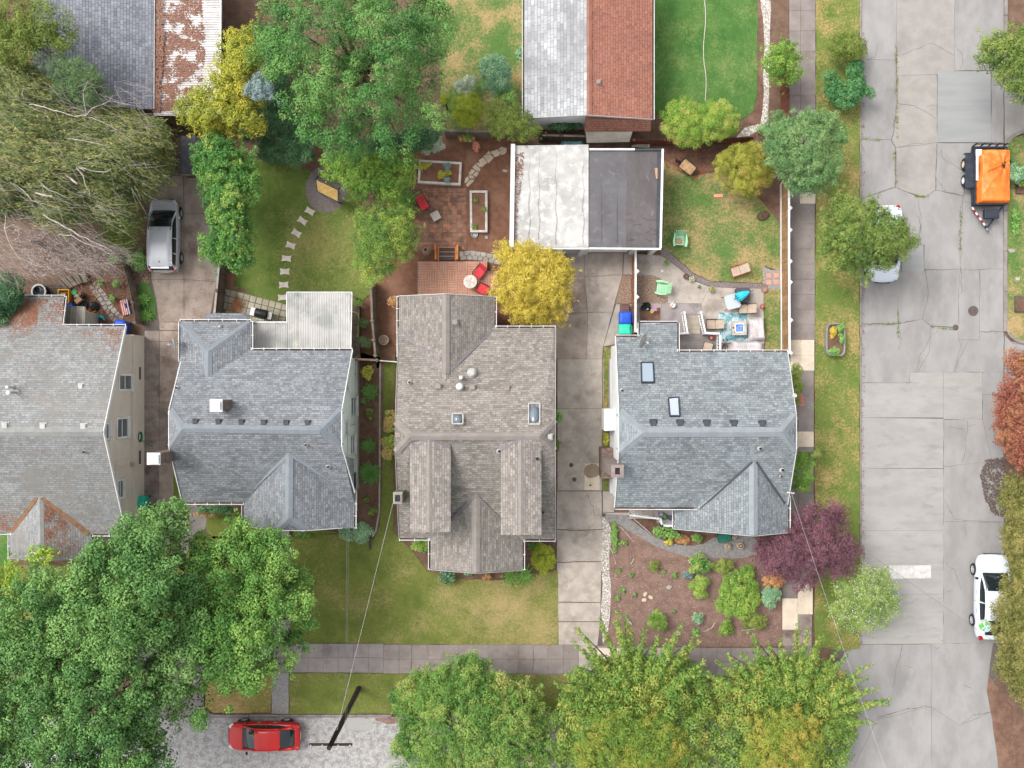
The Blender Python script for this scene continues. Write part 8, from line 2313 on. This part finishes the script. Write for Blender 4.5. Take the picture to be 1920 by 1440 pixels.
# ---- weeping birch with streaming branchlets
def streaming(label,poly,ze,zt,m,n_strands,base,direction,seed,name='weeping_birch',per=26,bare=0):
 g = np.random.default_rng(seed); q = np.array(poly,float)
 t = thing(name,label,'tree',P(*base,0))
 (x0,y0),(x1,y1) = q.min(0),q.max(0)
 p = np.stack([g.uniform(x0,x1,n_strands * 4),g.uniform(y0,y1,n_strands * 4)],1)
 p = p[inpoly(p,q)][:n_strands]
 d = edge_dist(p,q); dm = d.max()
 z = ze + (zt - ze) * np.sqrt(np.clip(d / dm,0,1)) + g.uniform(-.9,.9,len(p))
 base_w = np.array(P(*base,0))
 pos = []; ax = []; tint = []; nr = []
 bm_ = MB()
 for i in range(len(p)):
  c = np.array(P(p[i,0],p[i,1],z[i]))
  a = np.array(direction(p[i,0],p[i,1])) ; a = a / np.linalg.norm(a)
  a = np.array([a[0],-a[1],-.25 + g.normal() * .15]); a[:2] += g.normal(size=2) * .28
  a /= np.linalg.norm(a)
  L = g.uniform(.7,1.9); tone = g.uniform(.1,.75)
  k = per; s = g.uniform(-.5,.5,k) * L
  sag = -.35 * (s / L + .5) ** 2 * L
  pp = c + a * s[:,None] + g.normal(size=(k,3)) * .07; pp[:,2] += sag
  pos.append(pp); ax.append(np.repeat(a[None],k,0) + g.normal(size=(k,3)) * .3); tint.append(tone + g.normal(size=k) * .16)
  nr.append(g.normal(size=(k,3)) * .5 + np.array([0,0,1.0]))
 pos = np.concatenate(pos); n = len(pos)
 leaves('crown',pos,np.concatenate(nr),g.uniform(.14,.3,n),g.uniform(.022,.05,n),np.concatenate(tint),LM[m],t,axis=np.concatenate(ax))
 return t
wd = lambda x,y: (1.0,.35 + .25 * math.sin(x * .01 + y * .013))
WB = streaming('weeping birch with olive and yellow streaming foliage at the left edge',[(-80,120),(40,110),(100,150),(150,205),(215,200),(280,215),(308,260),(296,300),(308,330),(285,352),(245,372),(232,425),(200,430),(160,400),(100,440),(60,400),(-80,420)],4.5,9.5,'willow',3300,(70,330),wd,11,per=46)
streaming('green weeping tree beneath the birch beside the silver hatchback',[(180,250),(290,225),(318,250),(305,320),(262,360),(240,440),(225,470),(200,460),(190,380)],2.0,4.2,'olive',850,(250,360),wd,12,name='weeping_tree',per=26)
def limb(parent,pts,z0,z1,r0,r1,m,mb,n=6,seed=0):
 q = []
 for i,(x,y) in enumerate(pts):
  f = i / (len(pts) - 1); q.append(P(x,y,z0 + (z1 - z0) * f))
 k = []
 for i in range(len(q) - 1):
  for j in range(4):
   p = q[i].lerp(q[i + 1],j / 4); k.append(p + mnoise.noise_vector(p * 1.3) * .12 * (1 if i + j else 0))
 k.append(q[-1])
 mb.tube(k,[r0 + (r1 - r0) * i / (len(k) - 1) for i in range(len(k))],n)
LIMBS = [([(80,295),(110,302),(142,310),(158,320)],8,9.8,.1,.05),([(142,310),(155,330),(160,350),(168,365)],9.5,9.6,.05,.02),([(142,310),(170,320),(200,322),(210,315)],9.5,9.6,.045,.015),([(142,310),(160,304),(178,292),(195,280)],9.5,9.6,.035,.012),
  ([(55,196),(85,200),(110,210),(140,220),(160,218)],8.5,9.8,.06,.02),([(160,218),(172,205),(190,195),(205,190),(212,178)],9.7,9.9,.03,.01),([(160,218),(155,200),(157,170),(165,150)],9.7,9.9,.03,.01),([(165,220),(190,228),(215,242),(235,250)],9.7,9.6,.03,.01),
  ([(205,190),(225,192),(240,195)],9.8,9.8,.015,.006),([(127,260),(150,265),(180,268),(205,278)],9.3,9.7,.045,.012),([(0,215),(20,225),(50,240)],9,9.2,.05,.03),([(0,310),(25,340),(60,375),(110,392)],8,9.2,.06,.01),
  ([(60,325),(85,350),(110,365),(135,370)],8.8,9.4,.04,.01),([(0,235),(30,250),(70,262),(110,290)],8.9,9.4,.05,.02),([(42,180),(46,168),(58,166)],9.6,9.8,.025,.012),([(105,312),(125,330),(145,345)],9,9.2,.09,.09),([(66,362),(98,368)],8.7,8.9,.09,.08),
  ([(80,402),(110,418),(145,440),(175,455),(210,470)],7.5,8.2,.08,.015),([(110,440),(135,440),(155,450),(178,462),(205,478)],6.5,7,.05,.01),([(112,430),(130,455),(150,475),(180,498),(205,508)],6,5,.03,.006),([(175,450),(185,440),(205,430)],8,8.2,.02,.006),
  ([(10,400),(8,430),(20,460),(32,480),(60,495),(95,505)],7,7.5,.05,.01),([(32,475),(45,500),(60,512)],7.2,7,.025,.006),([(8,430),(25,422),(40,430)],7.3,7.4,.03,.01)]
lb = MB()
for pts,za,zb,ra,rb_ in LIMBS: limb(WB,pts,za,zb,ra * .62,rb_ * .6,None,lb)
lb.build('limb',M['bark_white'],WB,smooth=True)
sg_ = np.random.default_rng(5); sb_ = MB()
for k in range(420):
 x,y = sg_.uniform(-40,275),sg_.uniform(150,425)
 if y > 360 and x > 215: continue
 a = R(sg_.normal(22,26)); p = P(x,y,sg_.uniform(7.5,10.2)); L = sg_.uniform(.6,1.7); q = [p]
 for j in range(3): a += sg_.normal() * .15; p = p + Vector((math.cos(a),-math.sin(a),-.12)) * L / 3; q.append(p)
 sb_.tube(q,[.01,.008,.006,.003],3,cap=False)
sb_.build('branchlet',M['twig'],WB)['kind'] = 'stuff'
trk = MB().tube([P(70,330,0),P(66,330,4),P(60,325,8)],[.28,.22,.12],9).build('trunk',M['bark_white'],WB)
def twigs(label,poly,n,z0,z1,ang,seed,base,m='twig',r=.0065):
 g = random.Random(seed); q = np.array(poly,float); (x0,y0),(x1,y1) = q.min(0),q.max(0)
 t = thing('bare_tree',label,'tree',P(*base,0)); mb = MB(); k = 0
 while k < n:
  x,y = g.uniform(x0,x1),g.uniform(y0,y1)
  if not inpoly(np.array([[x,y]]),q)[0]: continue
  k += 1
  z = g.uniform(z0,z1); p = P(x,y,z); a = R(g.gauss(ang(x,y),24)); L = g.uniform(.5,1.6)
  pts = [p]
  for j in range(4):
   a += g.uniform(-.25,.25); p = p + Vector((math.cos(a),math.sin(a),g.uniform(-.25,.05))) * L / 4; pts.append(p)
  rr = r * g.uniform(.6,1.4); mb.tube(pts,[rr * 1.3,rr,rr * .8,rr * .6,rr * .3],3,cap=False)
 mb.build('twig',M[m],t)['kind'] = 'stuff'
 MB().tube([P(*base,0),P(base[0] - 6,base[1],z1 * .6),P(base[0] - 14,base[1] - 4,z1)],[.14,.1,.04],8).build('trunk',M['bark_white'],t)
twigs('bare purplish twiggy birch over the cobbled yard',[(-40,400),(60,385),(110,400),(160,430),(210,455),(250,470),(200,500),(150,515),(100,510),(60,520),(-40,520)],1300,3.0,7.0,lambda x,y: -25,5,(70,455))
# ---- feathery street maples with upright plumes
def plume_tree(label,base,z0,tips,m,r0=.42,r1=.12,per=760,ll=.13,lw=.08,seed=1,zt=6.5,body=None,tb=0.0,ct=None):
 g = np.random.default_rng(seed); b = np.array(P(*(ct or base),z0)); cs = []; rs = []; tops = []
 for (x,y) in tips:
  e = np.array(P(x,y,zt + g.uniform(-.6,.6))); L = np.linalg.norm(e - b); n = max(4,int(L / .22)); s0 = .28
  for i in range(n + 1):
   f = s0 + (1 - s0) * i / n
   q = b + (e - b) * f; q[2] = z0 + (e[2] - z0) * f ** .8 + .1 * g.normal()
   q[:2] += g.normal(size=2) * .05
   cs.append(q); rs.append(r0 + (r1 - r0) * ((f - s0) / (1 - s0)) ** .7)
  tops.append(tuple(e - np.array([0,0,.1])))
 t = thing('street_maple',label,'tree',P(*base,.1))
 c = np.array(cs); rr = np.array(rs) * g.uniform(.85,1.2,len(rs))
 if body:
  c2,r2 = clumps_in(body,z0 - .6,zt - .9,.5,seed + 5,.6,jz=.9)
  c = np.concatenate([c,c2]); rr = np.concatenate([rr,r2])
 fill('crown',t,c,rr,per,ll,lw,LM[m],seed,.9,.35,tb,.42,axis_out=True)
 branches(t,tuple(P(*base,.05)),tops[::2],.16,M['bark_grey'],'trunk',seed)
 return t
plume_tree('feathery green street maple with upright plumes by the driveway foot',(1190,1330),4.2,[(1082,1178),(1078,1205),(1124,1158),(1154,1143),(1172,1150),(1184,1180),(1208,1178),(1198,1210),(1236,1190),(1252,1200),(1262,1218),(1280,1168),(1300,1200),(1312,1196),(1038,1280),(1060,1262),(1080,1250),(1050,1320),(1315,1260),(1322,1240),(1110,1230),(1150,1215),(1160,1250)],'spike',seed=31,
  body=[(1070,1260),(1120,1230),(1180,1220),(1260,1220),(1310,1240),(1340,1300),(1340,1500),(1030,1500),(1040,1330)])
plume_tree('feathery street maple turning gold, at the corner of the two streets',(1480,1345),4.2,[(1322,1262),(1345,1240),(1362,1225),(1390,1225),(1408,1188),(1412,1215),(1440,1205),(1462,1200),(1480,1235),(1495,1165),(1515,1180),(1535,1195),(1545,1190),(1590,1225),(1575,1215),(1632,1245),(1625,1270),(1645,1290),(1668,1313),(1660,1320),(1640,1355),(1450,1240),(1420,1240)],'spike',seed=41,
  body=[(1340,1270),(1400,1235),(1470,1225),(1540,1230),(1590,1260),(1620,1310),(1610,1380),(1560,1500),(1340,1500),(1320,1360)])
tree('golden-leaved street maple at the bottom edge left of the corner',[(1090,1370),(1140,1320),(1200,1330),(1260,1345),(1290,1390),(1280,1500),(1060,1500)],7.0,5.2,'spike_gold',r=.42,per=330,ll=.14,lw=.085,base=(1180,1420),trunk=.15)
tree('golden-orange street maple at the bottom edge under the corner maple',[(1400,1350),(1440,1330),(1490,1325),(1530,1350),(1545,1400),(1520,1500),(1390,1500)],7.0,5.4,'spike_gold',r=.42,per=330,ll=.14,lw=.085,base=(1460,1420),trunk=.15,tbias=.15)
# ---- shrubs and border plants: (label, cx, cy, rx, ry, height, palette, clump, leaf)
def bush(label,cx,cy,rx,ry,h,m,r=.22,ll=.13,lw=.08,per=420,rot=0,wob=.15,tb=0.0,name='shrub',cat='shrub',acc=None,seed=0,z0=.04):
 return tree(label,el(cx,cy,rx,ry,16,wob,seed,rot),h,h * .35,m,r=min(r,rx / PPM * .55,ry / PPM * .6),per=per,ll=ll,lw=lw,name=name,cat=cat,trunk=.03,tkname='stem',limbs=4,overlap=.75,under=h > 1.0,tbias=tb + .12,up=.9,leaf=.72,accents=acc,z0=z0)
bush('round green shrub at the front corner of the white house',668,997,30,23,1.4,'bluegreen',.3,.16,.1)
bush('yellow-green andromeda with pink tips, upper of the two on the left of the middle house',731,790,13,24,1.5,'photinia',.26,tb=.2)
bush('yellow-green andromeda with pink tips, lower of the two on the left of the middle house',729,840,14,30,1.5,'photinia',.26,tb=.2)
bush('small yellow nandina in the bark beside the low brown gate',689,698,10,14,.8,'yellowgreen',.16)
bush('small leafy perennial between two ferns in the side bed',693,777,9,12,.6,'olive',.15)
bush('small lime perennial in the side bed, upper of the last two',688,937,6,6,.4,'spring',.12)
bush('lime leafy perennial in the side bed near the round shrub',699,959,9,7,.5,'spring',.14)
bush('pair of green shrubs by the deck, upper one',680,606,11,11,1.1,'pine',.2,.14,.03)
bush('pair of green shrubs by the deck, lower one',683,641,13,13,1.2,'pine',.22,.14,.03)
bush('small bright bush at the corner of the narrow deck',675,568,7,7,.7,'green',.15)
bush('pale dried hydrangea against the middle house',737,566,14,13,.7,'rust',.2,.14,.09,tb=.3)
bush('white-flowering shrub at the edge of the bark under the locust',815,272,28,15,1.3,'silver',.26,.13,.08,rot=-22)
bush('rose bush with salmon blooms in front of the old grey fence',876,258,16,9,1.1,'spring',.2,.11,.06,per=170,acc=('pink',4,.12))
bush('thin rose stem with coral flowers beside the rose bush',893,275,6,12,.9,'rust',.14,.1,.05,per=170,acc=('pink',4,.13))
bush('clipped round yellow-green shrub at the right end of the front bed',1019,1046,24,29,1.3,'arbor',.26,.08,.05,per=520,wob=.06)
bush('bushy green shrub at the left front corner of the middle house',790,1024,17,15,1.2,'spring',.24,.14,.08)
bush('dark green hydrangea with blue flowers under the front gable',838,1082,17,14,.9,'dark',.22,.15,.1,acc=('kale',3,.12))
bush('rusty leaved azalea under the front gable',914,1082,10,7,.5,'rust',.15)
bush('low grey-green plant under the front gable',878,1076,8,4,.35,'bluegreen',.12)
bush('spreading green shrub by the brown fence posts beside the round street tree',742,1312,16,22,1.2,'camellia',.25)
bush('low fern-like bush hugging the wall of the middle house by the driveway',1048,782,9,14,.7,'green',.18)
bush('small weeds at the foot of the middle house by the driveway',1045,835,6,12,.5,'olive',.14)
bush('olive shrub below the right gable of the corner house',1492,720,16,38,2.4,'olive',.28,tb=.2)
bush('orange flowering stems on the street side of the corner house',1502,750,5,14,.8,'pink',.13)
bush('green tree-like shrub on the street side of the corner house',1505,885,27,42,3.0,'spring',.32,.13,.07,tb=-.1)
bush('thin arching branch reaching over the pavement from the street-side shrub',1525,855,20,8,3.2,'ash',.18,.11,.05,per=170,rot=-40)
bush('yellow-green bush on the left wall of the corner house',1137,823,6,14,.9,'yellowgreen',.15)
bush('dark climbing shrub at the front of the blue-grey roofed house',405,955,42,11,1.8,'dark',.28,.14,.08)
bush('yellow spindly plants by the front path of the blue-grey roofed house',385,962,20,10,1.2,'rust',.15,.14,.04,per=90)
bush('low leafy strip below the front eaves of the blue-grey roofed house',566,1002,18,5,.4,'green',.14)
bush('large ivy mound beside the curving board fence and silver hatchback',258,486,22,22,1.0,'green',.28,.13,.09,tb=-.1)
bush('ivy mound on the left of the curving board fence',215,487,12,9,.8,'green',.24,.13,.09)
bush('small weedy plant on the leaf litter above the stone path',187,530,6,6,.4,'green',.14)
bush('weedy green plant in the middle of the cobbled yard',219,532,9,8,.5,'green',.16)
bush('small weed beside the stone path near the striped pallet',210,560,6,7,.4,'green',.14)
bush('ivy on the wall between the pale roof and the fence',1060,236,36,10,1.6,'dark',.26,.13,.09)
bush('green shrub at the top right of the white gravel strip',1433,243,14,14,1.3,'linden',.22)
bush('leafy rosette beside the dark planter on the right verge',1908,325,22,18,1.2,'bluegreen',.26)
bush('small plant in the dark planter on the right verge',1918,345,10,8,.9,'spring',.18)
bush('spreading rambler along the front wall of the corner house',1252,1000,26,13,.8,'green',.22,.15,.11,rot=14)
bush('rusty heather on the edge of the gravel path',1283,1012,22,8,.5,'rust',.16,.1,.05)
bush('patch of yellow marigolds at the edge of the gravel path',1253,1017,9,5,.35,'spring',.12,acc=('yellow',12,.09))
bush('green leafy clump below the front eaves near the log stools',1307,1008,12,9,.6,'green',.17)
bush('low weeds along the left edge of the pale bark garden',1152,1005,7,30,.3,'green',.14,per=170)
bush('small leafy weed in the upper bark garden',1169,1019,8,5,.3,'green',.13)
bush('round moss-green dwarf conifer in the pale bark garden',1226,1061,11,12,.5,'olive',.17,.07,.04,per=480)
bush('bright green bushy perennial in the lower bark garden',1234,1165,21,21,.9,'spring',.24,.1,.06)
bush('bluish leafy perennial beside the forked branch',1307,1159,13,12,.6,'bluegreen',.17)
bush('light green fern-like plant left of the leafy vines',1361,1178,12,20,.8,'spring',.2,rot=20)
bush('dark green flowering mound at the top of the vines',1311,1060,22,20,.9,'camellia',.25,acc=('white',1.5,.08))
bush('silvery blue plant beside the flowering mound',1290,1078,11,9,.5,'kale',.16,.14,.05)
bush('yellow-green upright ferns left of the leafy vines',1312,1100,20,24,.9,'spring',.22,.13,.05,tb=.15)
bush('large mass of light green vines beside the purple plum tree',1386,1115,42,50,1.3,'spring',.28,.12,.08,per=300)
bush('yellow-green bush below the gravel path near the purple plum',1355,1062,24,13,.8,'olive',.22,tb=.2)
bush('trailing vine reaching the pavement corner',1415,1165,26,16,.9,'olive',.22)
bush('bluish green bush under the purple plum tree',1448,1120,20,22,1.1,'bluegreen',.24)
bush('green shrub at the foot of the purple plum beside the pavement',1452,1090,22,18,1.1,'rust',.22,tb=-.1)
for px,py,s_,w in ((1160,1071,5,'by the top of the white gravel strip'),(1184,1078,5,'straight below the slanting pale stick'),(1168,1108,6,'between the gravel strip and the three tan rocks'),(1190,1115,4,'just left of the three tan rocks'),(1158,1121,6,'lowest beside the white gravel strip'),(1244,1073,4,'just right of the dwarf conifer'),(1265,1079,6,'between the dwarf conifer and the silvery plant'),(1264,1147,4,'above the flat grey rock'),(1304,1186,8,'left of the forked branch')):
 bush('tiny green seedling on bark ' + w,px,py,s_,s_,.22,'green',.1,.08,.05)['group'] = 'seedlings on the pale bark'
bush('leafy kale plant at the left end of the wider raised bed',796,311,15,6,.7,'yellowgreen',.14,rot=-12)
bush('blue-green kale in the wider raised bed, upper one',839,312,8,9,.8,'kale',.14,.18,.06)
bush('yellow-green mustard in the middle of the wider raised bed',831,326,15,8,.75,'yellowgreen',.14,rot=-8)
bush('blue-green kale at the lower edge of the wider raised bed',838,338,7,6,.8,'kale',.13,.18,.06)
for px,py,lab in ((893,375,'low ring of seedlings at the top of the narrow raised bed'),(907,392,'small yellow seedling on the right side of the narrow raised bed'),(890,425,'pale seedling at the bottom of the narrow raised bed')):
 bush(lab,px,py,5,5,.48,'spring',.1,.07,.03,per=220)
bush('leafy lettuce at the top right corner of the stock-tank planter',1576,614,9,8,.95,'green',.14)
bush('curly green lettuce in the middle of the stock-tank planter',1578,634,6,11,.95,'green',.14)
bush('bright green lettuce spilling over the bottom of the stock-tank planter',1563,658,12,10,.95,'green',.16,tb=.2)
bush('yellow seedlings on the left side of the stock-tank planter',1562,624,7,12,.8,'yellow',.1,.07,.04,per=120)
bush('overgrown shrub in front of the pale roof at the top left of it',975,100,8,14,1.2,'bluegreen',.2)
bush('broad deep green shrub beside the pale worn roof, below the bluish one',948,172,22,22,2.2,'green',.32,.15,.1)
bush('low yellow-green shrub beside the swing gravel',500,292,26,10,1.0,'dark',.22)
bush('yellow flowering weeds in a row on the right verge',1905,415,8,30,.3,'green',.13,per=150)
for t,c,r_,k in PLANTS:
 g = np.random.default_rng(int(abs(c.x * 100)) + 3); n = 70
 d = g.normal(size=(n,3)); d[:,2] = abs(d[:,2]); d /= np.linalg.norm(d,axis=1,keepdims=True)
 leaves('foliage',np.array(c) + d * r_ * g.uniform(.4,1,(n,1)),d + np.array([0,0,.5]),g.uniform(.05,.11,n),g.uniform(.03,.06,n),g.random(n),LM[{'green': 'green','yellow': 'yellowgreen','red': 'pink'}[k]],t)
def frond_mesh(L,w,m,n=14,name='frond',droop=.5):
 pos = []; ax = []; nr = []; ln = []; wd = []
 for k in range(n):
  f = (k + .6) / n; y = L * (1 - .12 * droop * f) * f; z = L * (.55 * f - .62 * droop * f * f * 1.4)
  half = w * math.sin(math.pi * min(1,f * .85 + .12))
  for sg in (-1,1):
   pos.append((sg * half * .5,y,z)); ax.append((sg,.45,-.1)); nr.append((sg * .15,-.1,1)); ln.append(half * 1.1); wd.append(L / n * .95)
 pos.append((0,L,L * (.55 - .62 * droop * 1.4))); ax.append((0,1,-.4)); nr.append((0,.2,1)); ln.append(L / n * 1.6); wd.append(L / n)
 o = leaves(name,np.array(pos),np.array(nr),np.array(ln),np.array(wd),rng.uniform(.2,.9,len(pos)),LM[m],None,axis=np.array(ax,float))
 return o
def rosette(label,px,py,r,n,m='fern',name='fern',part='frond',w=.14,cat='fern',droop=.5,seed=0,z=.04,nl=14,inner=True):
 t = thing(name,label,cat,P(px,py,z)); g = random.Random(seed + int(px)); base = None
 for k in range(n):
  if base is None:
   o = frond_mesh(r,w * r / .5,m,nl,part,droop); base = o.data
  else:
   o = bpy.data.objects.new(part,base); COL.objects.link(o)
  o.parent = t
  tier = (k % 3) / 3 if inner else 0
  o.location = (0,0,.05 + .1 * tier); o.rotation_euler = (tier * .5 + g.uniform(-.1,.1),0,2 * math.pi * k / n * (1 if not inner else 2.618) + g.uniform(-.15,.15)); s_ = g.uniform(.8,1.08); o.scale = (s_,s_,s_)
 return t
rosette('sword fern in the side bed, the highest of the row by the first wall window',695,735,.62,17)
rosette('sword fern in the side bed below the second wall window',693,835,.58,17)
rosette('largest sword fern of the side bed, thick and round',694,887,.78,30)
rosette('small green hosta-like fern at the top of the side bed',683,752,.28,9)
rosette('tall strappy daylily clump beside the red patio chair',762,378,.95,44,'blade','daylily','leaf',.05,'plant',.62,nl=8)
rosette('second daylily clump under the round yellow-tipped tree',750,405,.75,30,'blade','daylily','leaf',.05,'plant',.62,nl=8)
rosette('strappy daylily clump at the foot of the clipped yellow-green shrub',985,1076,.7,34,'blade','daylily','leaf',.05,'plant',.6,nl=8)
rosette('strappy daylily clump under the right side of the front gable',958,1080,.6,28,'blade','daylily','leaf',.05,'plant',.6,nl=8)
rosette('hosta clump by the left driveway fence, upper one',271,562,.42,26,'blade','hosta','leaf',.09,'plant',.5,nl=7)
rosette('hosta clump by the left driveway fence, lower one',276,592,.45,26,'blade','hosta','leaf',.09,'plant',.5,nl=7)
rosette('yucca-like plant between the front gable and the clipped shrub',1000,1025,.45,18,'fern','fern','frond',.1)
rosette('dark green fern beside the light green fern-like plant',1304,1184,.3,12,'fern')
g = np.random.default_rng(77); ws = []
for (a,b,n) in (((1681,90),(1682,260),60),((1678,280),(1680,345),24),((1712,368),(1740,368),20),((1684,580),(1684,640),24),((1614,610),(1680,606),24),((1802,395),(1800,470),24),((1748,612),(1790,618),20),((1614,260),(1660,263),14)):
 t_ = g.random(n); x = a[0] + (b[0] - a[0]) * t_ + g.normal(size=n) * .8; y = a[1] + (b[1] - a[1]) * t_ + g.normal(size=n) * .8
 for i in range(n):
  for k in range(5): ws.append(np.array(P(x[i],y[i],.05)) + g.normal(size=3) * np.array([.05,.05,.01]))
ws = np.array(ws); n = len(ws)
o = leaves('weeds',ws,g.normal(size=(n,3)) * .5 + np.array([0,0,1]),g.uniform(.05,.12,n),g.uniform(.02,.04,n),g.random(n),LM['olive']); o['kind'] = 'stuff'
litter(None,2200,mat('bark chip',C(178,152,138),C(156,128,114),8,grain=.2),[(1146,1040),(1420,1040),(1470,1205),(1140,1205)],lambda x,y: .03,'bark_chips',size=.042,seed=41,thr=-.2)
litter(None,700,M['dead_leaf'],[(120,505),(236,520),(262,605),(160,605),(150,560)],lambda x,y: .03,'fallen_leaves',size=.07,seed=42,thr=-.2)
litter(None,500,M['twig'],[(20,430),(215,440),(215,500),(60,520)],lambda x,y: .03,'fallen_leaves',size=.08,seed=43,thr=-.2)
litter(None,500,M['dead_leaf'],[(1245,285),(1335,275),(1335,335),(1290,330),(1245,312)],lambda x,y: .03,'fallen_leaves',size=.06,seed=44,thr=-.2)
litter(None,500,M['dead_leaf'],[(1614,60),(1621,60),(1621,1205),(1614,1205)],lambda x,y: .035,'fallen_leaves',size=.04,seed=51,thr=-.3)
litter(None,320,M['straw'],[(1482,100),(1527,100),(1524,1150),(1470,1150)],lambda x,y: .13,'fallen_leaves',size=.035,seed=52,thr=-.1)
litter(None,380,M['straw'],[(1046,480),(1128,520),(1128,1205),(1046,1205)],lambda x,y: .05,'fallen_leaves',size=.035,seed=53,thr=-.05)
litter(None,420,M['straw'],[(460,1206),(1080,1210),(1080,1262),(460,1260)],lambda x,y: .13,'fallen_leaves',size=.035,seed=54,thr=-.05)
litter(None,420,M['dead_leaf'],[(268,520),(400,500),(390,610),(298,980),(266,980)],lambda x,y: .05,'fallen_leaves',size=.035,seed=55,thr=-.05)
litter(None,1500,mat('wet leaf',C(112,98,94),C(92,80,76),6,grain=.2),[(1848,862),(1885,858),(1885,970),(1862,965),(1846,935),(1838,890)],lambda x,y: .035,'fallen_leaves',size=.07,seed=56,thr=-.25)
